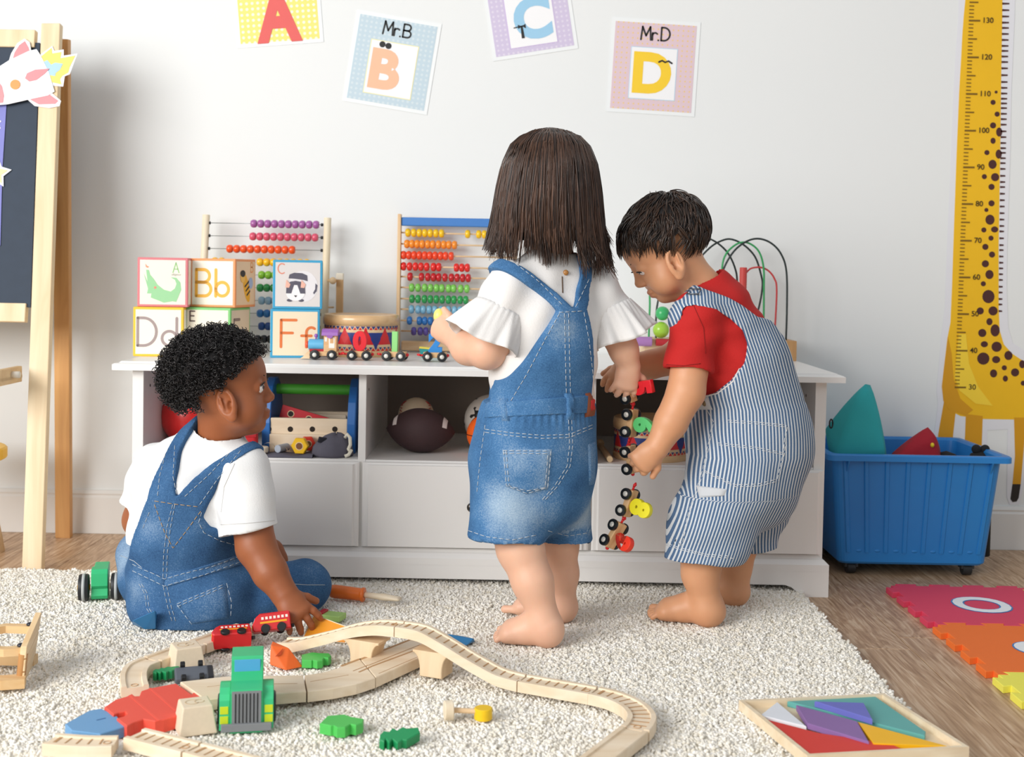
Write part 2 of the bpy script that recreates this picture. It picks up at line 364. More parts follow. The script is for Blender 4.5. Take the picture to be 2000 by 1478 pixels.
# letters as rounded pen strokes, unit cell 0..1 high
def LET(ch):
    a = arc
    D = {
     'M': [[(0, 0), (.08, 1)], [(.08, 1), (.38, .3)], [(.38, .3), (.68, 1)], [(.68, 1), (.76, 0)]],
     'r': [[(0, 0), (0, .55)], a(.2, .36, .2, 160, 40)],
     '.': [[(0, .0), (.02, 0)]],
     'A': [[(0, 0), (.3, 1)], [(.3, 1), (.6, 0)], [(.1, .35), (.5, .35)]],
     'B': [[(0, 0), (0, 1)], [(0, 1), (.3, 1)]+a(.3, .76, .24, 90, -90)+[(0, .52)], [(0, .52), (.34, .52)]+a(.34, .26, .26, 90, -90)+[(0, 0)]],
     'C': [a(.4, .5, .4, 55, 305, 18, .5)],
     'D': [[(0, 0), (0, 1)], [(0, 1), (.2, 1)]+a(.2, .5, .46, 90, -90, 16, .5)+[(0, 0)]],
     'E': [[(0, 0), (0, 1)], [(0, 1), (.5, 1)], [(0, .52), (.42, .52)], [(0, 0), (.5, 0)]],
     'F': [[(0, 0), (0, 1)], [(0, 1), (.55, 1)], [(0, .52), (.42, .52)]],
     'b': [[(0, 0), (0, 1)], a(.26, .27, .26, 180, -180, 24)],
     'd': [[(.52, 0), (.52, 1)], a(.26, .27, .26, 0, 360, 24)],
     'f': [[(.18, 0), (.18, .55)]+a(.36, .55, .18, 180, 50), [(0, .42), (.36, .42)]],
     'e': [[(.02, .28), (.5, .28)]+a(.26, .27, .25, 0, 310, 16)],
    }
    return D[ch]
def write(word, h, w, mat, name, parent, x, y, z0=.0, z1=.0006, gap=.16, mtx=None, adv={'M': .76, 'r': .34, '.': .1, 'A': .6, 'B': .6, 'C': .7, 'D': .66, 'E': .5, 'F': .55, 'b': .52, 'd': .52, 'f': .5, 'e': .5}):
    mb = MB(); cx = 0; tot = sum(adv[c]+gap for c in word)-gap
    cx = -tot/2
    for c in word:
        for st in LET(c): ribbon(mb, [[(x+(cx+p[0])*h, y+(p[1]-.5)*h) for p in st]], w, z0, z1)
        cx += adv[c]+gap
    return mb.build(name, mat, parent, mtx=mtx)
def W2(px, py): p = at(px, py, WY); return Vector((p.x, p.z))
def poster(c, wpx, hpx, ang, label, base, dot, dsp, drad, letter, lcol, edge, cap, panel, extra):
    p = W2(*c); s = WY/F; w_, h_ = wpx*s, hpx*s
    t = thing('letter_card', label, 'poster', (p.x, WY-.0012, p.y), (PI/2, -math.radians(ang)-ROLL if False else -(math.radians(ang)), 0), 'alphabet cards taped to the wall')
    t.rotation_euler = (Matrix.Rotation(-math.radians(ang)-ROLL, 3, 'Y') @ Matrix.Rotation(PI/2, 3, 'X')).to_euler()
    MB().box((w_, h_, .0008), (0, 0, .0)).build('laminate_border', M('#EEF2F3', .25, .01), t)
    MB().box((w_-.020, h_-.020, .0008), (0, 0, .0006)).build('card_face', dots_mat(base, dot, dsp, drad), t)
    pw_, ph_, pcy = panel
    if pw_:
        MB().box((pw_*s+.004, ph_*s+.004, .0006), (0, pcy*s, .0011)).build('panel_border', M(edge, .6), t)
        MB().box((pw_*s, ph_*s, .0006), (0, pcy*s, .0014)).build('panel', M('#F3F4F6', .6, .01), t)
    lh, ly, lx, lsx = letter[1:]
    me = text_mesh(letter[0], 1.0, .0, .045); vs_ = [v.co for v in me.vertices]
    xs = [v.x for v in vs_]; ys = [v.y for v in vs_]; hh = max(ys)-min(ys); mx_ = (max(xs)+min(xs))/2; my = (max(ys)+min(ys))/2
    for v in me.vertices: v.co = Vector(((v.co.x-mx_)/hh*lh*s*lsx+lx*s, (v.co.y-my)/hh*lh*s+ly*s, .0022))
    link('letter', me, M(lcol, .6, .03), t)
    if cap: write(cap, 25*s, 3.4*s, INK, 'caption', t, 0, 64*s, .0012, .0016, .12)
    for nm, fn in extra: mb = MB(); fn(mb, s); mb.build(nm, INK, t)
    return t
def glasses(mb, s):
    for x in (-24, -12): mb.prism([((x+6*math.cos(a))*s, (31+(x+24)*-.1+6*math.sin(a))*s) for a in [k*PI/6 for k in range(12)]], .0024, .0028)
    ribbon(mb, [[(-24*s, 31*s), (-8*s, 29*s)]], 2*s, .0024, .0027)
def bow(mb, s):
    ribbon(mb, [[(-34*s, -32*s), (-14*s, -30*s)]], 2*s, .0024, .0027)
    mb.prism([(-22*s, -54*s), (-16*s, -54*s), (-17*s, -30*s), (-21*s, -30*s)], .0024, .0028); mb.prism([(-26*s, -35*s), (-18*s, -31*s), (-11*s, -36*s), (-11*s, -27*s), (-18*s, -31*s+.0001), (-26*s, -27*s)], .0024, .0028)
def moust(mb, s):
    ribbon(mb, [[(10*s, 10*s), (16*s, 13*s), (22*s, 10*s), (28*s, 13*s), (35*s, 9*s)]], 3.4*s, .0024, .0028)
poster((541, -2), 168, 178, 4.1, 'yellow dotted wall card with a red letter A, cut off at the top', '#F7E27A', '#F4F1DC', .0150, .26, ('A', 104, -32, 0, .82), '#E0605C', '#F4E58A', None, (0, 0, 0), [])
poster((766, 122), 166, 178, -9.6, 'pale blue wall card reading Mr.B with a peach letter B', '#BFD3DE', '#CFDDE4', .0130, .26, ('B', 78, -16, -11, 1.05), '#F2BE9C', '#EFE6A8', 'Mr.B', (91, 102, -14), [('glasses', glasses)])
poster((1033, 18), 167, 178, 8.6, 'lilac wall card with a pale blue letter C, cut off at the top', '#CFC4DF', '#DDD5E8', .0130, .24, ('C', 82, -18, 4, 1.0), '#9CCBE8', '#C7B4DD', None, (91, 116, -12), [('bow_tie', bow)])
poster((1276, 131), 172, 182, -3.6, 'pink dotted wall card reading Mr.D with a yellow letter D', '#DFC7CF', '#EBC98A', .0135, .17, ('D', 80, -12, -2, 1.0), '#F6CE2E', '#BBD6EA', 'Mr.D', (88, 98, -13), [('moustache', moust)])
# ------------------------------------------------------------------ giraffe height chart
gir = thing('height_chart', 'yellow giraffe wall height chart with a printed ruler', 'wall sticker', (W2(1905, 500).x, WY-.0006, W2(1905, 978).y))
def wpoly(name, pts, off, mat, par=gir, th=.0006, label=None):
    q = [(lambda p: (p.x, p.y))(W2(*p)) for p in pts]
    return MB().prism(q, 0, th, Matrix.Translation((0, WY-off, 0)) @ BACK).build(name, mat, par, world=True, label=label)
back = [(1874, -60), (1871, 40), (1866, 110), (1861, 200), (1856, 330), (1850, 470), (1845, 600), (1838, 660), (1832, 730), (1829, 765), (1832, 790), (1824, 850), (1818, 962), (1874, 966), (1876, 840), (1874, 968), (1926, 968), (1928, 840), (1968, 838), (1966, 970), (1972, 985), (1990, 985), (2002, 940), (2010, 840), (2120, 840), (2125, 720), (2070, 690), (2000, 684), (1978, 670), (1969, 640), (1966, 560), (1967, 480), (1973, 300), (1975, 180), (1981, 40), (1984, -60)]
gb = wpoly('white_border', back[::-1], .0007, M('#E7E8EE', .5, .01))
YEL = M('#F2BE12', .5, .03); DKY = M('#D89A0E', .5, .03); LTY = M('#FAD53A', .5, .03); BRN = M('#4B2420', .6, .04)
bodyp = [(1888, -60), (1885, 0), (1882, 30), (1879, 70), (1877, 110), (1873, 180), (1868, 300), (1863, 440), (1859, 560), (1856, 630), (1850, 660), (1843, 720), (1839, 755), (1843, 785), (1852, 800), (1875, 812), (1920, 818), (1980, 819), (2060, 820), (2105, 812), (2112, 745), (2070, 712), (2000, 706), (1976, 690), (1960, 672), (1952, 645), (1950, 600), (1950, 480), (1953, 300), (1955, 150), (1957, 40), (1958, -60)]
wpoly('giraffe_body', bodyp[::-1], .0011, YEL, label='golden yellow printed giraffe')
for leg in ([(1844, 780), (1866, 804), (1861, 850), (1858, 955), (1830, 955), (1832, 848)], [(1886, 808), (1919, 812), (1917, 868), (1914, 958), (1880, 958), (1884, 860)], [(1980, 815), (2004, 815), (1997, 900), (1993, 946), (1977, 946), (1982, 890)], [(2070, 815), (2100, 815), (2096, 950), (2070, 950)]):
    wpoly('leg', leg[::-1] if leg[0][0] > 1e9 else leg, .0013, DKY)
wpoly('hoof', [(1977, 945), (1993, 945), (1989, 972), (1985, 979), (1977, 980), (1973, 974)], .0015, M('#231A18', .6))
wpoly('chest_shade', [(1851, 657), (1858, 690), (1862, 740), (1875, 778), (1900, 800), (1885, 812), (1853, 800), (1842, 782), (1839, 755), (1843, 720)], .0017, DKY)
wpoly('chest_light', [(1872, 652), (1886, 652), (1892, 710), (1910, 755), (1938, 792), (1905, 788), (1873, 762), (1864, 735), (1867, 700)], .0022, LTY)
mb = MB(); TK = M('#7A5A0A', .6)
def wq(mb, pts, off, th=.0005):
    mb.prism([(lambda p: (p.x, p.y))(W2(*p)) for p in pts], 0, th, Matrix.Translation((0, WY-off, 0)) @ BACK)
for u in range(30, 138):
    y = 756-(u-30)*7.155; xl = 1864+(756-y)*.0385; ln, hh = (22, 1.7) if u % 10 == 0 else ((17, 1.3) if u % 5 == 0 else (9, 1.0))
    wq(mb, [(xl, y-hh), (xl, y+hh), (xl+ln, y+hh+.3), (xl+ln, y-hh+.3)], .0027)
mb.build('ruler_marks', TK, gir, world=True, kind='stuff')
for u in range(30, 140, 10):
    y = 756-(u-30)*7.155; xl = 1864+(756-y)*.0385+34; me = text_mesh(str(u), .0205, .0002, .0002); p = W2(xl+(3 if u > 99 else 0), y)
    link('number', me, M('#3A2A08', .6), gir, world=True, mtx=Matrix.Translation((p.x, WY-.0033, p.y)) @ BACK)
spots = [(1945, 180, 3, 3), (1939, 200, 5, 5), (1947, 223, 5, 5), (1939, 245, 6, 6), (1951, 258, 6, 9), (1939, 275, 5, 6), (1927, 298, 5, 5), (1950, 301, 6, 9), (1938, 321, 8, 9), (1922, 345, 5, 5), (1943, 346, 8, 8), (1936, 365, 6, 6), (1936, 397, 6, 6), (1926, 410, 4, 4), (1933, 429, 9, 10), (1921, 449, 5, 5), (1942, 448, 7, 6), (1935, 465, 5, 5), (1924, 482, 6, 6), (1937, 497, 6, 6), (1924, 515, 7, 7), (1932, 536, 8, 9), (1920, 554, 5, 5), (1930, 579, 12, 13), (1914, 607, 7, 7), (1939, 607, 9, 9), (1932, 628, 6, 7), (1918, 650, 8, 8), (1943, 645, 9, 12), (1922, 672, 7, 6), (1946, 677, 10, 10), (1920, 700, 12, 12), (1945, 702, 8, 7), (1969, 694, 8, 9), (1961, 718, 5, 5), (1940, 729, 7, 8), (1982, 727, 8, 8), (1963, 739, 5, 6), (1996, 711, 6, 8), (1998, 748, 5, 5)]
for x, y, rx_, ry_ in spots:
    mb = MB(); wq(mb, [(x+rx_*math.cos(k*PI/8), y+ry_*math.sin(k*PI/8)) for k in range(16)], .0016); mb.build('spot', BRN, gir, world=True)
mb = MB(); r_ = random.Random(2)
y = -40
while y < 610:
    x = 1957-(y/600)*7; wq(mb, [(x, y), (x, y+4.2), (x+14-.012*max(y, 0), y+3.6), (x+14-.012*max(y, 0), y+.8)], .0016); y += 11.5+r_.uniform(-2.5, 2)
mb.build('mane', BRN, gir, world=True, kind='stuff')
# ================================================================== easel
PINE = WOOD('#E0C49A', '#F1DEBB', 2, 9, .55); PINE_D = WOOD('#C08A52', '#DBA86C', 2, 9, .55)
e0 = at(65, 1112, 2.905); e0.z = 0; etop = at(102, 48, 3.10)
eu = (etop-e0).normalized(); en = Vector((0, -eu.z, eu.y)).normalized()   # board plane normal, towards the camera
ex = Vector((1, 0, 0)); ez = en.cross(ex).normalized()
if ez.z < 0: ez = -ez
EM = Matrix((ex, ez, en)).transposed().to_4x4()   # local x right, y up the board, z out
easel = thing('easel', 'wooden standing easel with a dark chalkboard at the left', 'easel', (e0.x-.32, e0.y+.2, 0))
def eb(name, a, b, w_, th, mat, off=0.0, face=en):
    a = Vector(a); b = Vector(b); d = (b-a); L_ = d.length; d.normalize(); s_ = d.cross(face).normalized(); f_ = s_.cross(d)
    m_ = Matrix((s_, f_, d)).transposed().to_4x4(); m_.translation = (a+b)/2+face*off
    me = MB().box((w_, th, L_), bevel=.002).mesh(name); return link(name, me, mat, easel, world=True, mtx=m_)
DX = -.66
eb('front_leg', e0+Vector((0, 0, 0)), etop, .047, .022, PINE)
eb('front_leg', e0+Vector((DX-.03, 0, 0)), etop+Vector((DX+.0, 0, 0)), .047, .022, PINE)
rb = at(125, 1036, 3.27); rb.z = 0; rt = etop+Vector((.012, .032, -.03))
for k, dx in enumerate((0, DX)): eb('rear_leg', rb+Vector((dx*1.05, 0, 0)), rt+Vector((dx, 0, 0)), .040, .022, PINE_D)
def ep(px, py): return onplane(px, py, e0, en)
pt0 = ep(70, 77); eb('top_rail', pt0+Vector((DX+.01, 0, 0)), pt0+Vector((.0, 0, 0)), .045, .02, WOOD('#E0C49A', '#F1DEBB', 0, 9, .55), -.002)
pb0 = ep(52, 611); eb('bottom_rail', pb0+Vector((DX+.02, 0, 0)), pb0, .046, .02, WOOD('#E0C49A', '#F1DEBB', 0, 9, .55), -.002)
q0 = ep(78, 84); q1 = ep(60, 600)
bd = [q0, q1, q1+Vector((DX+.01, 0, 0)), q0+Vector((DX+.01, 0, 0))]
mb = MB(); mb.rings([[p-en*.006 for p in bd], [p+en*.002 for p in bd]]); mb.build('chalkboard', M('#2E3B4C', .7, .12, 40), easel, world=True)
# tray with a round peg
t0 = ep(50, 726); tz = t0.z; tf = .16
mb = MB(); mb.box2((t0.x-.62, t0.y-tf, tz-.012), (t0.x, t0.y-.02, tz-.004)); mb.box2((t0.x-.62, t0.y-tf-.014, tz-.022), (t0.x+.0, t0.y-tf, tz+.016), bevel=.002); mb.box2((t0.x-.014, t0.y-tf, tz-.022), (t0.x, t0.y-.02, tz+.016), bevel=.002)
mb.build('tray', WOOD('#DDB98A', '#EBCFA4', 0, 9, .55), easel, world=True)
MB().cyl(.008, (t0.x, t0.y-tf*.5, tz), (t0.x+.018, t0.y-tf*.5, tz), 12).build('peg', M('#E9E2D4', .5), easel, True, world=True)
# rocket magnet, purple sheet, star
def eflat(name, pts, off, th, mat, par):
    q = [ep(*p) for p in pts]; mb = MB(); mb.rings([[p+en*(off+.012) for p in q], [p+en*(off+th+.012) for p in q]]); return mb.build(name, mat, par, world=True)
pp = thing('purple_sheet', 'purple printed paper sheet fixed to the chalkboard', 'paper', ep(0, 470))
eflat('sheet', [(14, 205), (6, 330), (2, 480), (-60, 490), (-60, 200)], -.0085, .0008, M('#7C7FC6', .6), pp)
mb = MB(); s_ = ex*.0022
for px, py in ((2, 238), (0, 247), (1, 251), (-6, 243)):
    c = ep(px, py)+en*.0047; mb.rings([[c+(ex*math.cos(k)+ez*math.sin(k))*.0024+en*z for k in np.arange(0, 6.2, .8)] for z in (0, .0006)])
mb.build('print_dots', M('#F0F2F8', .6), pp, world=True)
rk = thing('rocket_cutout', 'white and pink cardboard rocket with yellow flames on the easel', 'decoration', ep(60, 212)+en*.012)
WHT = M('#F2F5FA', .4, .01); PNK = M('#E4868C', .4, .03)
flame = [(84, 114), (105, 97), (106, 108), (124, 105), (122, 117), (151, 112), (140, 134), (137, 145), (126, 151), (121, 158), (124, 168), (106, 164), (96, 140)]
eflat('flame_border', [(80, 112), (106, 93), (110, 103), (128, 100), (128, 112), (155, 108), (140, 148), (130, 152), (127, 172), (104, 170), (94, 140)], .0, .0015, WHT, rk)
eflat('flame', flame, .0012, .0012, M('#F3DE6A', .5), rk)
eflat('inner_flame', [(88, 125), (97, 121), (104, 130), (112, 126), (127, 128), (121, 140), (113, 146), (112, 152), (100, 150)], .002, .001, M('#A8CFE8', .5), rk)
eflat('upper_fin_border', [(20, 128), (26, 108), (38, 88), (52, 79), (62, 86), (66, 108), (40, 130)], .0005, .0015, WHT, rk)
eflat('upper_fin', [(28, 124), (33, 106), (42, 92), (53, 84), (60, 96), (63, 106)], .0018, .001, PNK, rk)
eflat('lower_fin_border', [(56, 196), (98, 178), (123, 200), (120, 210), (100, 214), (72, 210)], .0005, .0015, WHT, rk)
eflat('lower_fin', [(64, 198), (96, 184), (118, 200), (112, 206), (80, 207)], .0018, .001, PNK, rk)
eflat('hull', [(-60, 190), (-40, 160), (0, 136), (22, 122), (62, 103), (76, 100), (84, 112), (100, 145), (111, 182), (98, 190), (60, 198), (20, 207), (-40, 212), (-60, 210)], .0022, .0018, WHT, rk)
eflat('nose_cone', [(-58, 192), (-40, 172), (0, 160), (9, 172), (13, 190), (11, 204), (-40, 209)], .0042, .001, PNK, rk)
eflat('side_fin', [(54, 157), (58, 147), (74, 140), (101, 138), (92, 148), (76, 160), (62, 163)], .0042, .001, PNK, rk)
mb = MB(); c = ep(35, 169)+en*.0162; mb.rings([[c+(ex*math.cos(k*PI/10)+ez*math.sin(k*PI/10))*.0125+en*z for k in range(20)] for z in (0, .0014)]); mb.build('porthole', M('#F0923C', .4), rk, world=True)
st = thing('star_cutout', 'pale yellow star cutout on the easel below the rocket', 'decoration', ep(8, 358)+en*.003)
def star(c, R1, R2, rot): return [(c[0]+(R1 if k % 2 == 0 else R2)*math.cos(rot+k*PI/5), c[1]+(R1 if k % 2 == 0 else R2)*math.sin(rot+k*PI/5)) for k in range(10)]
eflat('star_border', star((-6, 338), 31, 16, -.18), -.0075, .0015, WHT, st); eflat('star_face', star((-6, 338), 24, 11, -.18), -.0055, .0008, M('#EFE4A0', .5), st)
# child's stool: just its seat edge peeps in at the left
sl = thing('stool', 'small yellow stool whose seat edge shows behind the easel', 'stool', (-1.385, 3.02, 0))
sc_ = at(6, 888, 3.02); sx_ = sc_.x-.14
MB().lathe([(.0001, -.014), (.135, -.014), (.14, -.01), (.14, .012), (.135, .016), (.0001, .016)], 32, TR((sx_, 3.02, sc_.z))).build('seat', M('#F4BE1C', .4), sl, False, world=True)
for a in (.6, 2.2, 3.8, 5.4):
    MB().cyl(.013, (sx_+.125*math.cos(a), 3.02+.125*math.sin(a), 0), (sx_+.08*math.cos(a), 3.02+.08*math.sin(a), sc_.z-.012), 10).build('leg', PINE, sl, True, world=True)
sl.location = (sx_, 3.02, 0)
for c in sl.children: c.matrix_parent_inverse = Matrix.Translation((-sx_, -3.02, 0))
# ================================================================== on the cabinet top
TZ = CT
BEECH = WOOD('#D9B385', '#EBCDA3', 0, 20, .45); BEECH_Z = WOOD('#D9B385', '#EBCDA3', 2, 20, .45); BIRCH = WOOD('#E3D0B2', '#F1E5CF', 2, 16, .5)
BLK = M('#17181B', .35, .1); 
# ---- alphabet blocks
BS = .119
me_cube = MB().box((BS, BS, BS), (0, 0, BS/2), bevel=.0015, seg=1).mesh('cube')
def fmat(face):   # matrices that put local XY drawings on a face
    if face == 'f': return Matrix.Translation((0, -BS/2, BS/2)) @ BACK
    if face == 'r': return Matrix.Translation((BS/2, 0, BS/2)) @ Matrix.Rotation(PI/2, 4, 'Z') @ BACK
    if face == 'l': return Matrix.Translation((-BS/2, 0, BS/2)) @ Matrix.Rotation(-PI/2, 4, 'Z') @ BACK
def block(pxl, z, Y, rz, label, edge, face, side=None):
    p = at(pxl, 640, Y); t = thing('alphabet_block', label, 'toy block', (p.x, Y+BS/2, z), math.radians(rz), 'stacked alphabet blocks')
    b = link('cube', me_cube.copy(), M(edge, .5, .03), t)
    for f_ in 'frl': MB().box((BS*.9, BS*.9, .0006), (0, 0, .0003)).build('panel', M(side if (side and f_ != 'f') else face, .6, .03), t, mtx=fmat(f_))
    return t
def shp(t, name, pts, mat, f='f', off=.0007, th=.0004, c=(0, 0), s=1.0):
    return MB().prism([((x-c[0])/s*BS, (c[1]-y if s != 1 else y-c[1])/s*BS) for x, y in pts], off, off+th).build(name, mat, t, mtx=fmat(f))
def ell(cx, cy, rx, ry, rot=0, n=20): return [(cx+rx*math.cos(a)*math.cos(rot)-ry*math.sin(a)*math.sin(rot), cy+rx*math.cos(a)*math.sin(rot)+ry*math.sin(a)*math.cos(rot)) for a in [2*PI*k/n for k in range(n)]]
def bword(t, word, h, w, col, x=0, y=0, f='f'): return write(word, h*BS, w*BS, M(col, .6, .03), 'letters', t, x*BS, y*BS, .0007, .0011, .2, fmat(f))
def btext(t, s, size, col, x, y, f='f'):
    me = text_mesh(s, size*BS, .0001); link('small_print', me, M(col, .6), t, mtx=fmat(f) @ Matrix.Translation((x*BS, y*BS, .001)))
ZB = TZ+BS+.0005
bD = block(305, TZ, 2.955, 5, 'yellow-edged block printed Dd, bottom left of the block stack', '#F3C93A', '#F2EDE2'); bword(bD, 'Dd', .56, .055, '#A69592', -.02, 0)
bE = block(414, TZ, 2.985, -11, 'green-edged block printed E, half hidden behind the curly-haired child', '#7CC777', '#EFE8D6', '#DFCDB8'); bword(bE, 'E', .2, .03, '#6A5A55', -.33, .32); bword(bE, 'Ee', .55, .06, '#8A7670', 0, -.02, 'r')
bF = block(569, TZ, 2.99, 9, 'blue-edged block printed Ff, under the cat block', '#3FA2CB', '#F0E0C2'); bword(bF, 'Ff', .55, .055, '#E2793E', .06, 0)
bA = block(312, ZB, 2.96, 6, 'pink-edged block with a green alligator, top left of the stack', '#DE8288', '#F2EDE0'); bword(bA, 'A', .2, .018, '#9CD08A', .26, .3)
shp(bA, 'alligator', [(310, 468), (330, 470), (340, 505), (365, 535), (395, 580), (440, 615), (490, 628), (520, 605), (532, 570), (520, 540), (490, 522), (530, 525), (560, 560), (566, 615), (545, 670), (530, 705), (505, 700), (440, 712), (385, 690), (345, 675), (350, 645), (318, 645), (325, 610), (294, 497), (322, 560)], M('#9FD6A0', .6, .03), c=(431, 560), s=368)
shp(bA, 'cheek_dot', ell(377, 600, 9, 9), M('#F0907C', .6), off=.0011, c=(431, 560), s=368); shp(bA, 'bird', [(305, 425), (318, 440), (332, 445), (322, 455), (308, 448)], M('#F0A080', .6), c=(431, 560), s=368)
btext(bA, 'alligator', .06, '#B8B4A8', .27, .16)
bB = block(424, ZB, 3.0, -12, 'orange-edged block printed Bb with a bee on its side', '#EE9B63', '#F3EEE0', '#EFCFAB'); bword(bB, 'Bb', .54, .065, '#F0B445', .0, 0); bword(bB, 'B', .2, .022, '#EFA060', .3, .33, 'r')
shp(bB, 'bee_body', ell(.03, -.1, .13, .32, .42), M('#EFB02E', .6), 'r'); shp(bB, 'bee_head', ell(-.16, .14, .12, .13), M('#F2BE62', .6), 'r', .0011); shp(bB, 'bee_hair', ell(-.16, .2, .12, .07), M('#2A2426', .6), 'r', .0015)
shp(bB, 'wing', ell(.24, 0, .1, .12), M('#A8B8D8', .6), 'r', .0011)
for k in range(3): shp(bB, 'stripe', [(-.07+k*.05, -.06-k*.09), (-.05+k*.05, -.09-k*.09), (.15+k*.03, .02-k*.1), (.14+k*.03, .06-k*.1)], M('#2A2426', .6), 'r', .0011)
bC = block(573, ZB, 2.99, 9, 'blue-edged block with a grey and white cat picture', '#3FA2CB', '#DFD9D6'); bword(bC, 'C', .2, .022, '#E58A70', -.33, .32)
CG = M('#5B5866', .6, .05); cc = dict(c=(1428, 566), s=376)
shp(bC, 'cat_back', ell(1470, 580, 110, 120), M('#E9E6E8', .6), off=.0007, **cc); shp(bC, 'cat_patch', [(1358, 520), (1365, 490), (1400, 476), (1460, 478), (1500, 495), (1503, 540), (1470, 530), (1400, 522)], CG, off=.0011, **cc)
shp(bC, 'cat_face', ell(1412, 625, 73, 68), M('#F4F2F3', .6), off=.0015, **cc)
shp(bC, 'cat_mask', [(1340, 635), (1342, 585), (1370, 545), (1412, 538), (1455, 545), (1482, 585), (1486, 635), (1448, 635), (1425, 570), (1400, 570), (1380, 635)], CG, off=.0019, **cc)
for x in (1355, 1470): shp(bC, 'ear', [(x-20, 590), (x-14, 530), (x+18, 565), (x+8, 592)], M('#EFB8A4', .6), off=.0023, **cc)
shp(bC, 'tail', [(1562, 555), (1578, 570), (1572, 615), (1552, 640), (1545, 628), (1560, 600)], CG, off=.0011, **cc)
for x in (1368, 1455): shp(bC, 'paw', ell(x, 688, 22, 11), CG, off=.0011, **cc)
shp(bC, 'nose', [(1400, 650), (1424, 650), (1413, 664)], M('#2A2628', .6), off=.0023, **cc)
# ---- wire abacus behind the blocks
def bead_mesh(h, w):
    return MB().lathe([(.0012, -w/2), (h*.35, -w*.47), (h*.46, -w*.28), (h*.5, 0), (h*.46, w*.28), (h*.35, w*.47), (.0012, w/2)], 16, Matrix.Rotation(PI/2, 4, 'Y')).mesh('bead')
def bead_set(t, base_me, cols, rows, Y):
    for col, row in zip(cols, rows):
        me = base_me.copy(); me.materials.append(M(col, .28, .05, coat=.3)); me.polygons.foreach_set('use_smooth', [True]*len(me.polygons))
        for px, py in row:
            o = link('bead', me, None, t, world=True, mtx=Matrix.Translation(at(px, py, Y)))
Y1 = 3.262
ab = thing('wire_abacus', 'abacus with wire rows of beads between wooden posts, behind the blocks', 'abacus', (at(515, 700, Y1).x, Y1, TZ))
IV = WOOD('#E4D3B2', '#F0E4CB', 2, 14, .5)
for (xt, yt, xb) in ((403, 419, 392), (640, 425, 633)):
    a = at(xt, yt, Y1); b = at(xb, 640, Y1); b = a+(b-a)*((TZ+.006-a.z)/(b.z-a.z)); MB().cyl(.0098, b, a, 16, bevel=.001).build('post', IV, ab, True, world=True)
    MB().box((.022, .10, .016), (b.x, Y1, TZ+.0085), bevel=.003).build('foot', BEECH, ab, world=True)
rows1 = []; mbw = None
starts = [(496, 10), (494, 10), (449, 10), None, None, None, None, None, None, None]
for i in range(10):
    yr = 439+25*i; yl = yr-4
    def yy(x): return yl+(yr-yl)*(x-408)/(630-408)
    wire = MB().cyl(.0010, at(404-i*.4, yl, Y1), at(637-i*.3, yr, Y1), 6).build('wire', M('#9AA3A6', .3, metal=.8), ab, True, world=True)
    for xx, e in ((409-i*.6, 1), (629-i*.2, -1)): MB().lathe([(.001, -.003), (.0042, -.003), (.0042, .003), (.001, .003)], 10, Matrix.Translation(at(xx, yy(xx), Y1)) @ Matrix.Rotation(PI/2, 4, 'Y')).build('stopper', BLK, ab, True, world=True)
    if i < 3: xs = [starts[i][0]+13.5*k for k in range(10)]
    else: xs = [511-(i % 2)*3+13*k for k in range(8)]+[420+13*k for k in range(2)]
    if i == 9: xs = [503+12.5*k for k in range(9)]+[430]
    rows1.append([(x, yy(x)) for x in xs])
bead_set(ab, bead_mesh(.0222, .0168), ['#A55FA0', '#D9566F', '#F0561E', '#F5BE1E', '#8CCB3C', '#2E9E4F', '#9CC3DC', '#2B78BE', '#1F4E96', '#26262C'], rows1, Y1)
a = at(650, 548, 3.24); MB().sphere(.0095, a, u=16, v=10).build('knob', BEECH, ab, True, world=True)
MB().cyl(.003, at(638, 548, 3.262), a, 8).build('knob_pin', BEECH, ab, True, world=True)
b1 = at(664, 534, 3.262); MB().box2((b1.x-.009, 3.255, TZ+.0005), (b1.x+.009, 3.27, b1.z), bevel=.002).build('support_slat', WOOD('#C89A66', '#DDB685', 2, 16, .5), ab, world=True)
MB().box2((b1.x-.0095, 3.254, b1.z-.017), (b1.x+.0095, 3.271, b1.z+.001), bevel=.002).build('slat_tip', M('#EEE6D4', .5), ab, world=True)
MB().cyl(.0025, at(652, 600, 3.262), at(634, 600, 3.262), 8).build('slat_pin', BEECH, ab, True, world=True)
# ---- wooden frame abacus
Y2 = 3.285
ab2 = thing('frame_abacus', 'wooden frame abacus with a blue top bar behind the long-haired child', 'abacus', (at(895, 700, Y2).x, Y2, TZ))
WR = 1008
for x, yt in ((781, 418), (WR, 422)):
    a = at(x, yt, Y2); MB().box2((a.x-.0046, Y2-.014, TZ+.001), (a.x+.0046, Y2+.014, a.z), bevel=.0015).build('side_post', BEECH_Z, ab2, world=True)
a = at(785, 432.5, Y2); b = at(WR-4, 436.5, Y2); MB().box2((a.x-.001, Y2-.009, (a.z+b.z)/2-.0115), (b.x+.001, Y2+.009, (a.z+b.z)/2+.0115), bevel=.003).build('top_bar', M('#3F7CC4', .45), ab2, world=True)
a = at(785, 671, Y2); b = at(WR-4, 673, Y2); MB().box2((a.x-.001, Y2-.012, TZ+.004), (b.x+.001, Y2+.012, a.z+.008), bevel=.003).build('bottom_rail', BEECH, ab2, world=True)
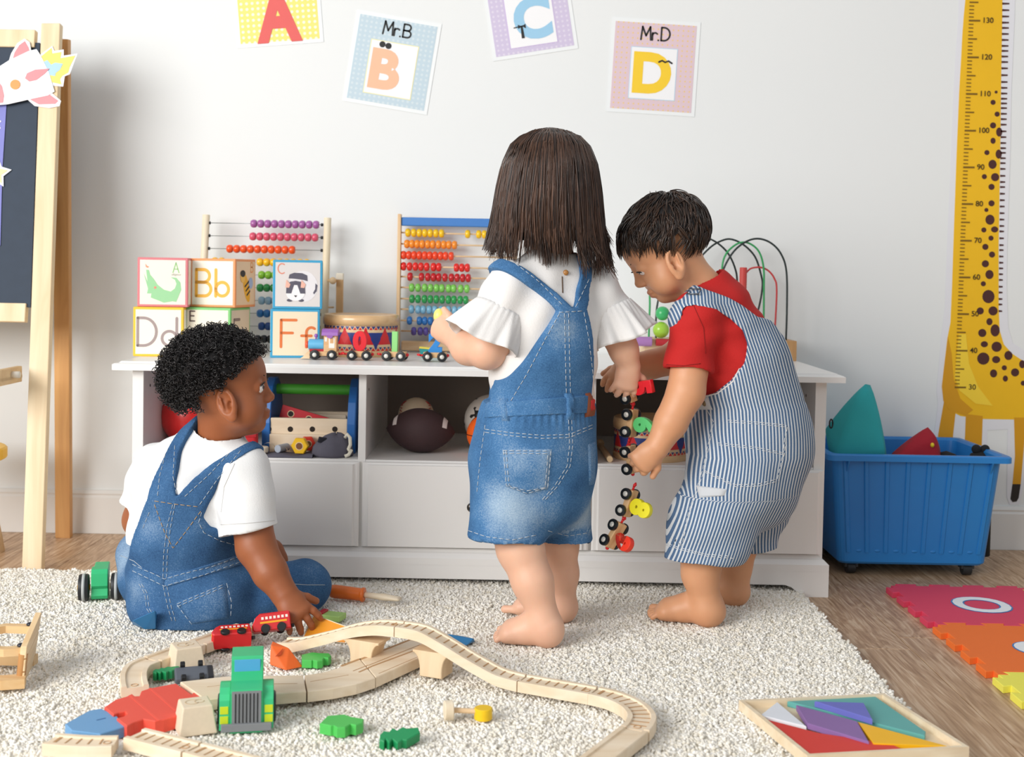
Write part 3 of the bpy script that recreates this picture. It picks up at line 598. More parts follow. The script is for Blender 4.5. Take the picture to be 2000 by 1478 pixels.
rx_ = [[1077, 1128, 1178, 1227, 1275, 1325, 1375, 1607, 1705, 1755], [1067, 1112, 1158, 1203, 1252, 1297, 1347, 1395, 1440, 1490], [1037, 1083, 1130, 1177, 1225, 1270, 1317, 1365, 1410, 1460], [1037, 1090, 1142, 1192, 1243, 1303, 1350, 1507, 1555, 1603], [1095, 1197, 1253, 1303, 1350, 1405, 1463, 1513, 1563, 1612], [1110, 1165, 1225, 1277, 1330, 1378, 1437, 1482, 1545, 1600], [1112, 1165, 1223, 1275, 1328, 1380, 1435, 1485, 1540, 1590], [1107, 1165, 1212, 1265, 1315, 1372, 1435, 1490, 1540, 1590], [1090, 1178, 1225, 1275, 1330, 1380, 1430, 1495, 1543, 1595], [1128, 1185, 1235, 1290, 1340, 1400, 1450, 1510, 1560, 1610]]
ry_ = [454, 476, 498, 520, 540, 561, 583, 603.5, 625.5, 646]
rows2 = []
for i, xs in enumerate(rx_):
    def yy(x): return ry_[i]+(x-784)*.023
    MB().cyl(.0022, at(783, yy(783), Y2), at(WR, yy(WR), Y2), 8).build('dowel', BEECH, ab2, True, world=True)
    rows2.append([(x/4.545+560, yy(x/4.545+560)) for x in xs])
bead_set(ab2, bead_mesh(.0236, .0142), ['#F3C318', '#F2902A', '#EE4B28', '#E02B25', '#C01C24', '#7FCB5A', '#2C9B50', '#7FB6D3', '#2E78C0', '#5E4FA2'], rows2, Y2)
# ---- painted drum
def drum(label, c, R, H, flip=0):
    t = thing('toy_drum', label, 'drum', c, flip, 'painted toy drums')
    MB().lathe([(.001, .004), (R*.985, .004), (R*.985, H-.018), (.001, H-.018)], 48).build('shell', WOOD('#E3C094', '#EFD2A6', 2, 14, .4), t, True, auto=True)
    MB().lathe([(R*.93, H-.026), (R*1.02, H-.026), (R*1.03, H-.012), (R*1.01, H-.002), (R*.97, H), (R*.93, H-.003)], 48).build('rim', WOOD('#D8AE7C', '#E8C595', 0, 14, .3, coat=.4), t, True)
    MB().lathe([(.001, 0), (R*1.0, 0), (R*1.02, .003), (R*1.02, .012), (R*.99, .014), (.001, .013)], 48).build('bottom_rim', WOOD('#D8AE7C', '#E8C595', 0, 14, .3), t, True, auto=True)
    MB().lathe([(.001, H-.006), (R*.95, H-.006), (R*.95, H-.004), (.001, H-.004)], 48).build('drumhead', M('#EFE6D2', .5), t, True, auto=True)
    z0, z1 = .014, H-.026; hh = z1-z0; rr = R*.985+.0004
    def tri(mb, th0, th1, za, zb, up, fill=.86):
        n = 4; k = 0 if up else 1; cm = (th0+th1)/2; w_ = (th1-th0)/2*fill
        zc = za+(zb-za)*((1-fill)/2); zd = zb-(zb-za)*((1-fill)/2); zz = (zc, zd) if up else (zd, zc)
        base = [(cm-w_+2*w_*i/n, zz[0]) for i in range(n+1)]; apex = (cm, zz[1])
        P = [(rr*math.cos(a), rr*math.sin(a), z) for a, z in base]+[(rr*math.cos(apex[0]), rr*math.sin(apex[0]), apex[1])]
        mids = [(cm-w_/2, (zz[0]+zz[1])/2), (cm+w_/2, (zz[0]+zz[1])/2)]; mm = [(rr*math.cos(a)*1.004, rr*math.sin(a)*1.004, z) for a, z in mids]
        vs_ = [mb.bm.verts.new(p) for p in P]; ml = mb.bm.verts.new(mm[0]); mr = mb.bm.verts.new(mm[1])
        for i in range(n): mb.bm.faces.new((vs_[i], vs_[i+1], mr if i >= n/2 else ml))
        mb.bm.faces.new((vs_[n//2], mr, ml)); mb.bm.faces.new((ml, mr, vs_[-1]))
    RED = M('#D8262C', .4, .06); BLU = M('#2A3C84', .4, .06); RS, BSm = MB(), MB()
    nb = 11; d = 2*PI/nb
    for i in range(nb):
        a = i*d; mb = MB(); tri(mb, a, a+d, z0+hh*.21, z1-hh*.03, True, .84); mb.build('red_triangle', RED, t)
        mb = MB(); tri(mb, a+d/2, a+d*1.5, z0+hh*.03, z1-hh*.21, False, .84); mb.build('blue_triangle', BLU, t)
    ns = 44; e = 2*PI/ns
    for i in range(ns):
        a = i*e
        tri(BSm, a, a+e, z1-hh*.17, z1-.001, False, .8)
        tri(RS, a+e/2, a+e*1.5, z1-hh*.19, z1-hh*.04, True, .66); tri(RS, a, a+e, z0+.001, z0+hh*.16, True, .8); tri(BSm, a+e/2, a+e*1.5, z0+hh*.04, z0+hh*.2, False, .66)
    RS.build('small_red_triangles', RED, t, kind='stuff'); BSm.build('small_blue_triangles', BLU, t, kind='stuff')
    return t
dc = at(705, 660, 3.135); drum('painted toy drum standing on the cabinet behind the number train', (dc.x, 3.135, TZ), .094, .105, .1)
# ---- number train
WB = WOOD('#D6A572', '#E7C08F', 0, 22, .5)
me_wheel = MB().lathe([(.0001, -.004), (.0070, -.004), (.0112, -.0036), (.0119, -.002), (.0119, .002), (.0112, .0036), (.0075, .004), (.0068, .0026), (.0001, .0026)], 24, Matrix.Rotation(PI/2, 4, 'X')).mesh('wheel')
me_wheel.materials.append(M('#15181B', .35, .1)); me_wheel.polygons.foreach_set('use_smooth', [True]*len(me_wheel.polygons)); me_wheel.set_sharp_from_angle(angle=.6)
me_hub = MB().lathe([(.0001, -.0046), (.003, -.0046), (.0056, -.0036), (.0056, .0036), (.003, .0046), (.0001, .0046)], 16, Matrix.Rotation(PI/2, 4, 'X')).mesh('hub'); me_hub.materials.append(M('#D8D5CC', .35, .05, metal=.2)); me_hub.polygons.foreach_set('use_smooth', [True]*len(me_hub.polygons))
DRED = M('#E3242B', .35, .04); 
def wheels(car, dx):
    for sx in (-1, 1):
        for sy in (-1, 1):
            w_ = link('wheel', me_wheel, None, car, mtx=TR((sx*dx, sy*.0165, .0119)))
            link('hub', me_hub, None, car, mtx=TR((sx*dx, sy*.0165-.0001, .0119)))
def number_car(t, mtx, digit, col, coup=1, label=None):
    c = MB().box((.056, .024, .013), (0, 0, .0155), bevel=.0015).build('car', WB, t, mtx=mtx, label=label)
    wheels(c, .0175)
    if digit:
        me = text_mesh(digit, .066, .0055, .0035, .0008); xs = [v.co.x for v in me.vertices]; ys = [v.co.y for v in me.vertices]
        mx_ = (max(xs)+min(xs))/2; sy_ = .049/(max(ys)-min(ys)); y0_ = min(ys)
        for v in me.vertices: v.co = Vector(((v.co.x-mx_)*sy_*1.0, v.co.z, (v.co.y-y0_)*sy_+.0215))
        link('number_'+'plate', me, M(col, .38, .04), c, label='wooden number '+digit)
    if coup:
        pts = [(-.028, 0, .014), (-.034, 0, .014), (-.039, .003, .015), (-.042, .0, .0155), (-.039, -.003, .015), (-.035, -.001, .0145)]
        MB().tube(pts, .0026, 6).build('coupling', DRED, c, True); MB().sphere(.004, (.0305, 0, .0145), u=10, v=8).build('coupling_pin', DRED, c, True)
    return c
tr = thing('number_train', 'wooden number train with purple-roofed engine on the cabinet top', 'toy train', (at(740, 700, 2.94).x, 2.952, TZ))
def tpos(px): return at(px, 700, 2.94).x
def wm(px, rz=0.0): return Matrix.Translation((tpos(px)-tr.location.x, .004, .0003)) @ Matrix.Rotation(rz, 4, 'Z')
lc = MB().box((.066, .024, .011), (.002, 0, .0145), bevel=.0012).build('engine', WB, tr, mtx=wm(631))
wheels(lc, .0205)
MB().cyl(.0135, (-.037, 0, .0355), (.001, 0, .0355), 20, bevel=.0015).build('boiler', M('#63B3DC', .4), lc, True, auto=True)
MB().box((.044, .0235, .006), (-.012, 0, .0225), bevel=.001).build('red_strip', M('#B8242A', .4), lc)
MB().sphere(.0088, (-.041, 0, .0355), (.65, 1, 1)).build('headlamp', M('#E8552E', .4), lc, True)
MB().cyl(.0022, (-.020, 0, .048), (-.020, 0, .054), 10).sphere(.0047, (-.020, 0, .057)).build('chimney', M('#9A62B4', .4), lc, True)
MB().box((.031, .027, .040), (.016, 0, .0395), bevel=.001).build('cab', WB, lc)
MB().box((.014, .0280, .026), (.020, 0, .041), bevel=.0008).build('window_frame', M('#F0EBE2', .5), lc); MB().box((.008, .0288, .012), (.020, 0, .046)).build('window_pane', M('#D9A876', .5), lc); MB().box((.005, .028, .01), (.006, 0, .049)).build('side_window', M('#EFE6DA', .5), lc)
MB().cyl(.0085, (.0155, -.019, .0605), (.0155, .019, .0605), 16).build('roof_core', M('#9A62B4', .4), lc, True, auto=True)
mb = MB(); rf = [(-.0205, .0585), (-.019, .066), (-.012, .0725), (0, .0745), (.012, .0725), (.019, .066), (.0205, .0585)]
mb.rings([[(.0155+dx, y, z) for y, z in rf] for dx in (-.0195, .0195)]); mb.build('roof', M('#9A62B4', .4), lc)
mb = MB(); mb.prism([(-.033, .002), (-.056, .002), (-.050, .006), (-.037, .02), (-.033, .02)], -.011, .011, BACK); mb.build('cowcatcher', WOOD('#E2BE92', '#F0D6B0', 0, 22, .5), lc)
MB().tube([(.035, 0, .014), (.042, 0, .014), (.046, .004, .015), (.046, 0, .017), (.042, -.002, .016)], .0028, 6).build('coupling', DRED, lc, True)
number_car(tr, wm(701, .0), '0', '#E3202C'); number_car(tr, wm(770, -.12), '1', '#8FD87F'); number_car(tr, wm(849, .0), '2', '#2F8AD8')
# ---- small toys half hidden behind the train
p = at(838, 668, 3.10); t = thing('toy_boat', 'small teal and yellow wooden toy behind the blue number', 'toy', (p.x, 3.10, TZ))
mb = MB(); mb.prism([(-.024, .022), (.03, .018), (.03, .0), (-.018, .0)], -.012, .012, BACK); mb.build('hull', M('#2C9C9C', .45), t); MB().box((.052, .022, .004), (.002, 0, .0225), (0, .07, 0)).build('deck', M('#F0DC5A', .45), t)
p = atz(825, 681, TZ); t = thing('leaf_ring', 'dark green flat hollow wooden piece lying behind the train', 'toy piece', (p.x, p.y, TZ))
mb = MB(); q = [(-.022, 0, .003), (0, -.02, .003), (.03, -.004, .003), (.004, .018, .003)]; mb.tube(q, .003, 6, True); mb.build('ring', M('#1F5A46', .5), t)
# ---- bead maze
Y3 = 3.215
mz = thing('bead_maze', 'bead maze with looping coloured wires at the right of the cabinet', 'bead maze', (.55, 3.245, TZ))
MB().box2((.345, 3.195, TZ), (.742, 3.3, TZ+.052), bevel=.002).build('base', WOOD('#DDBB8C', '#EBD0A6', 0, 14, .5), mz, world=True)
MB().box2((.711, 3.1935, TZ), (.7425, 3.3005, TZ+.0525), bevel=.001).build('end_cap', WOOD('#B98A58', '#CDA06C', 2, 14, .5), mz, world=True)
def mwire(name, px, col, r=.0026, dy=None):
    P = []; n = len(px)
    for i, (x, y) in enumerate(px): P.append(at(x, y, Y3+(dy[0]+(dy[1]-dy[0])*i/(n-1) if dy else .03)))
    # smooth
    Q = [];
    for i in range(n-1):
        p0, p1, p2, p3 = P[max(i-1, 0)], P[i], P[i+1], P[min(i+2, n-1)]
        for k in range(6):
            u = k/6; Q.append(.5*((2*p1)+(p2-p0)*u+(2*p0-5*p1+4*p2-p3)*u*u+(3*p1-p0-3*p2+p3)*u**3))
    Q.append(P[-1]); MB().tube(Q, r, 8).build(name, M(col, .35), mz, True, world=True, label=None)
mwire('black_wire', [(1398, 665), (1402, 590), (1410, 535), (1430, 495), (1455, 473), (1480, 466), (1505, 474), (1525, 495), (1536, 530), (1537, 600), (1535, 667)], '#1C2A2A', dy=(.02, .02))
mwire('black_wire', [(1340, 665), (1345, 580), (1358, 520), (1385, 485), (1412, 469), (1432, 468), (1455, 480), (1475, 502), (1486, 535), (1489, 560), (1481, 605), (1462, 665)], '#1C2A2A', dy=(.06, .05))
mwire('black_wire', [(1281, 667), (1283, 600), (1300, 540), (1335, 490), (1375, 468), (1394, 470), (1420, 492), (1436, 525), (1440, 560), (1440, 667)], '#1C2A2A', dy=(.01, .07))
mwire('green_wire', [(1267, 667), (1269, 600), (1272, 560), (1300, 520), (1350, 530), (1390, 600), (1402, 610), (1408, 560), (1413, 507), (1432, 481), (1456, 473), (1480, 488), (1491, 520), (1492, 570), (1491, 667)], '#2FA05A', dy=(.0, .04))
mwire('red_wire', [(1420, 667), (1436, 580), (1458, 532), (1477, 522), (1497, 526), (1512, 543), (1517, 570), (1512, 667)], '#C63A3C', .0024, dy=(.05, .035))
a = at(1452, 522, Y3+.02); MB().cyl(.0098, (a.x, a.y, TZ+.0515), a, 16, bevel=.0015).build('red_post', M('#CE4A45', .45), mz, True, world=True, auto=True)
for x, y, r, c in ((1294, 612, .0185, '#3DB86C'), (1291, 644, .0215, '#A9D944')): MB().sphere(r, at(x, y, Y3-.005)).build('ball_bead', M(c, .3, coat=.3), mz, True, world=True)
a = at(1236, 666, 3.183); b = at(1273, 667, 3.183); MB().cyl(.0125, a, b, 16, bevel=.001).build('purple_roller', M('#B07EBB', .5), mz, True, world=True, auto=True)
a = at(1281, 668, 3.186); b = at(1310, 669, 3.186); MB().cyl(.0095, a, b, 16, bevel=.001).build('red_roller', M('#BC2630', .5), mz, True, world=True, auto=True)
# ================================================================== in the cubbies
SZ = SH_Z
# ---- red ball mostly hidden behind the seated child
p = at(372, 850, 3.0); MBr = MB().sphere(.072, (0, 0, .072), u=28, v=18).build('play_ball', M('#D8201F', .35, .04, coat=.3), None, True); MBr.location = (p.x, 3.0, SZ); setp(MBr, 'red play ball in the left cubby behind the seated child', 'ball')
# ---- toy toolbox
tb = thing('toolbox', 'wooden toy toolbox with blue ends and a green carrying bar', 'toolbox', (-.47, 2.97, SZ))
BL = M('#1F66B0', .4, .05, coat=.2); xr = at(689, 830, 2.93).x; xl = at(528, 790, 2.95).x
endp = [(-.085, 0), (.085, 0), (.085, .07), (.07, .12), (.045, .155), (.015, .172), (-.015, .172), (-.045, .155), (-.07, .12), (-.085, .07)]
for x in (xl, xr):
    MB().prism(endp, -.0095, .0095, Matrix.Translation((x, 2.985, SZ)) @ Matrix.Rotation(PI/2, 4, 'Z') @ Matrix.Rotation(PI/2, 4, 'X'), bevel=.002).build('end_panel', BL, tb, world=True)
hz = at(610, 760, 2.985).z; MB().cyl(.0125, (xl, 2.985, hz), (xr, 2.985, hz), 16).build('handle_bar', M('#4DAE35', .45), tb, True, world=True, auto=True)
zt = at(600, 817, 2.905).z; MAP = WOOD('#DDC6A8', '#E9D8BF', 0, 14, .5)
for y in (2.912, 3.058): MB().box2((xl+.0095, y-.007, SZ+.012), (xr-.0095, y+.007, zt), bevel=.002).build('side_board', MAP, tb, world=True)
MB().box2((xl+.0095, 2.919, SZ+.003), (xr-.0095, 3.051, SZ+.012), bevel=.001).build('bottom_board', MAP, tb, world=True)
for px in (525, 567, 610, 654):
    q = at(px, 838, 2.9046); MB().cyl(.0066, (q.x, 2.9058, q.z), (q.x, 2.9046, q.z), 14).build('hole', M('#2A211B', .9), tb, world=True)
MB().box2((xl+.0095, 2.893, SZ+.001), (xr-.0095, 2.905, at(560, 848, 2.893).z), bevel=.002).build('lower_rail', MAP, tb, world=True)
# red slat with holes leaning in the toolbox
def slat(name, a, b, w_, th, mat, label, holes):
    a = Vector(a); b = Vector(b); d = (b-a).normalized(); L_ = (b-a).length; up = Vector((0, 0, 1)); n = d.cross(up).normalized(); v = n.cross(d)
    m_ = Matrix((d, v, n)).transposed().to_4x4(); m_.translation = (a+b)/2
    t = thing(name, label, 'toy part', (a+b)/2)
    link('strip', MB().box((L_, w_, th), bevel=.0012).mesh('strip'), mat, t, world=True, mtx=m_)
    for h in holes:
        for r, zz, cc in ((.0085, .0003, '#E6C9A0'), (.0066, .0008, '#241B17')):
            link('hole_ring' if r > .007 else 'hole', MB().cyl(r, (-L_/2+h, -.0, -th/2-zz), (-L_/2+h, .0, th/2+zz), 16).mesh('h'), M(cc, .7), t, world=True, mtx=m_)
    return t
a = at(549, 802, 2.962); b = at(665, 836, 2.962); slat('tool_strip', a, b, .032, .006, M('#C22B34', .45), 'red wooden strip with holes leaning inside the toolbox', (.025, .07, .115))
a = at(566, 814, 3.03); b = at(676, 818, 3.03); slat('tool_strip', a, b, .02, .006, MAP, 'plain wooden strip lying at the back of the toolbox', ())
# red pouch, disc, peg, nuts, grey bag on a grey cloth
GC = M('#5C5A66', .9, .1, 60, .3); 
cl = thing('tool_roll', 'grey cloth tool roll spread along the cubby front', 'cloth', (-.5, 2.835, SZ))
X0, X1 = at(478, 890, 2.835).x, at(612, 890, 2.835).x; mb = MB(); n = 26; top = []; 
for j, (y, zz) in enumerate(((2.821, .002), (2.823, .0055), (2.84, .006), (2.87, .0058), (2.889, .004))):
    top.append([(X0+(X1-X0)*i/n, y+.001*math.sin(i*.9), SZ+zz+.0022*math.sin(i*.55+j*.3)*(j > 0)) for i in range(n+1)])
for r1, r2 in zip(top[:-1], top[1:]):
    pass
mb.rings(top+[[(x, y, SZ+.0005) for x, y, z in top[-1]], [(x, y, SZ+.0005) for x, y, z in top[0]]], closed=False, loop=True); mb.build('cloth', GC, cl, True, world=True)
CZ = SZ+.0085
RD2 = M('#C81E28', .6, .08)
p = at(484, 862, 2.875); t = thing('red_pouch', 'red fabric pouch beside the seated child\'s chin', 'pouch', (p.x, 2.866, CZ)); MB().box((.05, .036, .052), (0, 0, .026), (.1, 0, .1), bevel=.009, seg=3).build('pouch_body', RD2, t, True); MB().box((.052, .005, .018), (0, -.018, .042), (.1, 0, .1), bevel=.002).build('flap', M('#B01822', .6), t)
p = at(511, 873, 2.855); t = thing('wooden_disc', 'round plain wooden disc on the grey cloth', 'toy part', (p.x, 2.853, CZ-.001)); MB().cyl(.0165, (0, 0, 0), (0, 0, .013), 24, bevel=.0015).build('disc', BIRCH, t, True, auto=True)
STR = M('#E9DFCB', .8)
def loop(t, r, y, z, w_):
    mb = MB(); mb.rings([[(r*math.cos(a)+w_*.8, y+dy, z+r*math.sin(a)) for dy in (-.004, .004)] for a in [PI*k/10 for k in range(11)]], closed=False); o = mb.build('elastic_loop', STR, t, True); return o
p = at(524, 868, 2.872); tl = thing('elastic_band', 'cream elastic loop over the wooden disc', 'band', (p.x, 2.874, CZ)); loop(tl, .0165, 0, .002, 0)
p = at(543, 874, 2.85); t = thing('grey_peg', 'grey wooden peg held by a cream loop', 'toy part', (p.x, 2.85, CZ-.001)); MB().cyl(.0092, (0, -.006, .0095), (.016, .03, .0095), 16, bevel=.001).build('peg_body', M('#A7AFBB', .5), t, True, auto=True); tl = loop(t, .0155, .01, .0008, .006)
def hexnut(name, label, p, R, th, col, rot, hole='#7A4A22'):
    t = thing(name, label, 'toy part', p)
    hx = [(R*math.cos(k*PI/3+.0), R*math.sin(k*PI/3)) for k in range(6)]; MB().prism(hx, 0, th, Matrix.Translation((0, 0, R*.88)) @ Matrix.Rotation(rot, 4, 'Z') @ BACK, bevel=.0015).build('nut', M(col, .4, .04), t)
    for r, o_, c_ in ((R*.47, .0004, '#E5C9A2'), (R*.38, .0009, hole)): MB().cyl(r, (0, 0, th), (0, 0, th+o_), 18).build('bore' if r < R*.4 else 'bore_rim', M(c_, .6), t, m=Matrix.Translation((0, 0, R*.88)) @ Matrix.Rotation(rot, 4, 'Z') @ BACK)
    return t
p = at(586, 889, 2.838); hexnut('hex_nut', 'big yellow hexagonal toy nut in the cubby', (p.x, 2.85, CZ-.001), .0205, .013, '#F2BE12', -.15)
p = at(598, 875, 2.868); hexnut('hex_nut', 'red hexagonal toy nut behind the yellow one', (p.x, 2.885, CZ+.001), .0185, .013, '#DE3A26', .3)
# grey drawstring bag with a cream cord
bagp = at(645, 893, 2.85); bg_ = thing('drawstring_bag', 'slumped grey cloth bag with a cream cord beside the partition', 'bag', (bagp.x, 2.862, SZ))
rings_ = []
for k, (zz, rx2, ry2, dx) in enumerate(((.0005, .048, .034, 0), (.006, .0495, .036, 0), (.02, .046, .034, .001), (.034, .036, .028, .005), (.046, .024, .02, .01), (.052, .012, .012, .012), (.054, .001, .001, .012))):
    rings_.append([(dx+rx2*math.cos(a)*(1+.05*math.sin(3*a+k)+.03*math.sin(7*a)), ry2*math.sin(a)*(1+.05*math.sin(4*a+k*.7)), zz+.003*math.sin(2*a+1)*(zz > .01)) for a in [2*PI*j/36 for j in range(36)]])
MB().rings(rings_).build('bag_body', GC, bg_, True)
MB().box((.02, .006, .014), (-.018, -.02, .04), (.3, .2, .5), bevel=.002).build('bag_fold', M('#2B2B35', .9), bg_)
cp = [(.034, -.012, .046), (.04, -.016, .054), (.046, -.018, .046), (.047, -.018, .03), (.043, -.019, .02), (.046, -.02, .012), (.050, -.02, .018), (.044, -.024, .007), (.036, -.027, .004)]
MB().tube(cp, .0042, 7).build('cord', M('#E8E2D0', .8), bg_, True)
# ---- balls in the middle cubby
fb = thing('football', 'dark brown toy football with white end stripes in the middle cubby', 'ball', (at(820, 885, 2.93).x, 2.945, SZ))
FL, FR = .0835, .0535
def fr(u): return FR*(1-abs(u)**2.1)**.82
pf = [(max(fr(-1+2*k/28), .0004), FL*(-1+2*k/28)) for k in range(29)]
mf = TR((0, 0, FR), (0, PI/2+.04, -.06))
MB().lathe(pf, 28, mf).build('ball_body', M('#3A2426', .75, .12, 50, .3), fb, True)
for u0, u1 in ((-.78, -.66), (.66, .78)):
    us = [u0+(u1-u0)*k/4 for k in range(5)]; rs_ = []
    for u in us: rs_.append([((fr(u)+.0006)*math.cos(a), (fr(u)+.0006)*math.sin(a), u*FL) for a in [PI+(-.15+1.3*j/10) for j in range(11)]])
    MB().rings(rs_, closed=False).build('white_stripe', M('#E2D6D2', .7), fb, True, m=mf)
bs = thing('baseball', 'tan baseball with red stitching behind the football', 'ball', (at(812, 820, 3.03).x, 3.04, SZ)); BR_ = .045; bz = .045+.0
zz = at(810, 776, 3.04).z-SZ-BR_
MB().sphere(BR_, (0, 0, BR_), u=28, v=18).build('ball_body', M('#D9C4A6', .6, .05), bs, True)
for s_ in (-1, 1):
    mb = MB()
    for k in range(15):
        a = -1.2+k*.17; cx, czz = s_*(.030+.006*math.cos(a*1.2)), BR_*math.sin(a)*.95; y_ = -math.sqrt(max(BR_**2-cx**2-czz**2, .0001)); nrm = Vector((cx, y_, czz)).normalized()
        tdir = Vector((s_*1, .2, .45)); tdir = (tdir-nrm*tdir.dot(nrm)).normalized(); q = nrm*(BR_+.0002)
        mb.tube([q-tdir*.005, q+nrm*.0006, q+tdir*.005], .0011, 5)
    mb.build('stitching', M('#B43A34', .7), bs, True, m=Matrix.Translation((0, 0, BR_)))
bs.location.z = SZ
# prop the baseball higher on a ring so it shows over the football
rg = thing('ring_stand', 'low wooden ring under the baseball', 'toy part', (bs.location.x, 3.04, SZ)); hgt = max(at(810, 776, 3.04).z-SZ-2*BR_, .004)
MB().lathe([(.012, 0), (.024, 0), (.024, hgt+.006), (.019, hgt+.009), (.012, hgt+.004)], 24).build('ring', BEECH, rg, True, auto=True); bs.location.z = SZ+hgt
ob = thing('basketball', 'orange toy ball with dark lines beside the denim shorts', 'ball', (at(950, 850, 2.94).x, 2.94, SZ)); OR_ = .0475
MB().sphere(OR_, (0, 0, OR_), u=32, v=20).build('ball_body', M('#F0641E', .45, .04), ob, True)
for rot in ((0, 0, .5), (PI/2, 0, .9), (0, PI/2.4, 1.1)): MB().tube([(OR_*1.002*math.cos(a), OR_*1.002*math.sin(a), 0) for a in [2*PI*k/48 for k in range(48)]], .0011, 5, True).build('seam', M('#3A1A14', .6), ob, True, m=TR((0, 0, OR_), rot))
sb_ = thing('soccer_ball', 'small black and white soccer ball behind the orange ball', 'ball', (at(958, 822, 3.05).x, 3.05, SZ)); SR = .066
MB().sphere(SR, (0, 0, SR), u=28, v=18).build('ball_body', M('#CFC6BC', .5), sb_, True)
ico = [(0, 0, 1)]+[(.894*math.cos(k*1.2566), .894*math.sin(k*1.2566), .447) for k in range(5)]+[(.894*math.cos(k*1.2566+.628), .894*math.sin(k*1.2566+.628), -.447) for k in range(5)]
for v in ico:
    n_ = Vector(v).normalized(); e1 = n_.orthogonal().normalized(); e2 = n_.cross(e1); P_ = [n_*SR*1.001*.0+((n_+(e1*math.cos(k*1.2566)+e2*math.sin(k*1.2566))*.36).normalized())*(SR+.0006) for k in range(5)]
    mb = MB(); c_ = mb.bm.verts.new(n_*(SR+.0012)); vv = [mb.bm.verts.new(q) for q in P_]
    for k in range(5): mb.bm.faces.new((c_, vv[k], vv[(k+1) % 5]))
    mb.build('black_panel', M('#191718', .5), sb_, m=TR((0, 0, SR), (.5, .3, .2)))
# ---- second drum and a drumstick in the right cubby
dc = at(1272, 860, 2.93); drum('painted toy drum inside the right cubby behind the held train', (dc.x, 2.932, SZ), .0895, .098, .35)
p = at(1190, 902, 2.86); t = thing('drumstick', 'plain wooden drumstick lying in the right cubby', 'drumstick', (p.x, 2.90, SZ)); MB().cyl(.0072, (.0, -.06, .0075), (-.006, .17, .0075), 14, bevel=.001).build('stick', BEECH, t, True, auto=True); MB().sphere(.011, (-.0065, .175, .011)).build('tip', BEECH, t, True)
# ================================================================== blue bin with cushions
bz1 = at(1800, 890, 2.955).z
bn = thing('storage_bin', 'blue plastic storage bin on wheels at the right', 'bin', (1.02, 3.13, 0))
BB = M('#2480CC', .42, .04); xa, xb = at(1619, 890, 2.955).x, at(1981, 897, 2.955).x; ya, yb = 2.955, 3.318; zb = .03
def rr(x0_, x1_, y0_, y1_, z, r, n=5):
    o = []
    for cx, cy, a0 in ((x1_-r, y1_-r, 0), (x0_+r, y1_-r, 90), (x0_+r, y0_+r, 180), (x1_-r, y0_+r, 270)): o += [(cx+r*math.cos(math.radians(a0+90*k/n)), cy+r*math.sin(math.radians(a0+90*k/n)), z) for k in range(n+1)]
    return o
tp = .024   # taper at the bottom
I = .018
mb = MB(); W_ = lambda d, z, r: rr(xa+d, xb-d, ya+d, yb-d, z, r)
mb.rings([W_(I+tp+.006, zb, .02), W_(I+tp, zb+.006, .022), W_(I, bz1-.016, .025), W_(0, bz1-.016, .018), W_(0, bz1-.003, .018), W_(.004, bz1, .018), W_(I-.002, bz1, .02), W_(I+.003, bz1-.006, .02), W_(I+tp+.004, zb+.006, .02)])
mb.build('tub', BB, bn, False, world=True)
for k in range(8):
    for yy, sg in ((ya, 1),):
        u = k/7; x_t = xa+.045+u*(xb-xa-.09); x_b = (xa+xb)/2+(x_t-(xa+xb)/2)*.89
        mb = MB(); mb.rings([[(x_t-.006, ya+I-.0005, bz1-.018), (x_t+.006, ya+I-.0005, bz1-.018), (x_t+.004, ya+I-.004, bz1-.018), (x_t-.004, ya+I-.004, bz1-.018)], [(x_b-.006, ya+I+tp*.9-.0005, zb+.03), (x_b+.006, ya+I+tp*.9-.0005, zb+.03), (x_b+.004, ya+I+tp*.9-.003, zb+.03), (x_b-.004, ya+I+tp*.9-.003, zb+.03)]]); mb.build('rib', BB, bn, world=True)
        if 0 < k: MB().sphere(.008, (x_b-.02, ya+I+tp*.93, zb+.034), (1, .35, .5), u=12, v=8).build('stud', BB, bn, True, world=True)
for x in (xa+.05, xb-.05): MB().prism([(0, 0), (0, -.03), (I, 0)], -.002, .002, Matrix.Translation((x, ya+I, bz1-.016)) @ Matrix.Rotation(-PI/2, 4, 'Z') @ Matrix.Rotation(PI/2, 4, 'X')).build('bracket', BB, bn, world=True)
for x in (xa+.08, xb-.08):
    for y in (ya+.075, yb-.075): MB().cyl(.0165, (x-.011, y, .0165), (x+.011, y, .0165), 18, bevel=.002).build('wheel', M('#26282B', .5), bn, True, world=True, auto=True); 
for x in (xa+.08, xb-.08):
    for y in (ya+.075, yb-.075): MB().box2((x-.016, y-.012, .018), (x+.016, y+.012, .031)).build('caster', M('#3A3D40', .5), bn, world=True)
# pyramid cushions
def pyramid(name, label, pts, mat, soft=.9):
    """tetra-like pillow from four/five corner points, puffed"""
    c = sum((Vector(p) for p in pts), Vector())/len(pts); bm = bmesh.new(); vs_ = [bm.verts.new(Vector(p)-c) for p in pts]
    bmesh.ops.convex_hull(bm, input=vs_); 
    for _ in range(3): bmesh.ops.subdivide_edges(bm, edges=bm.edges, cuts=1, use_grid_fill=True, smooth=.1)
    bmesh.ops.triangulate(bm, faces=bm.faces)
    me = bpy.data.meshes.new(name); bm.to_mesh(me); bm.free(); t = thing(name, label, 'cushion', c); link('cover', me, mat, t, True); return t
tc_ = pyramid('cushion', 'teal pyramid-shaped cushion sticking out of the blue bin', [at(1690, 750, 3.06), at(1700, 752, 3.07), at(1728, 892, 3.01), at(1612, 838, 3.12), at(1630, 905, 3.02), at(1632, 900, 3.2), at(1725, 900, 3.2)], M('#2BA3A8', .85, .04, 40, .15))
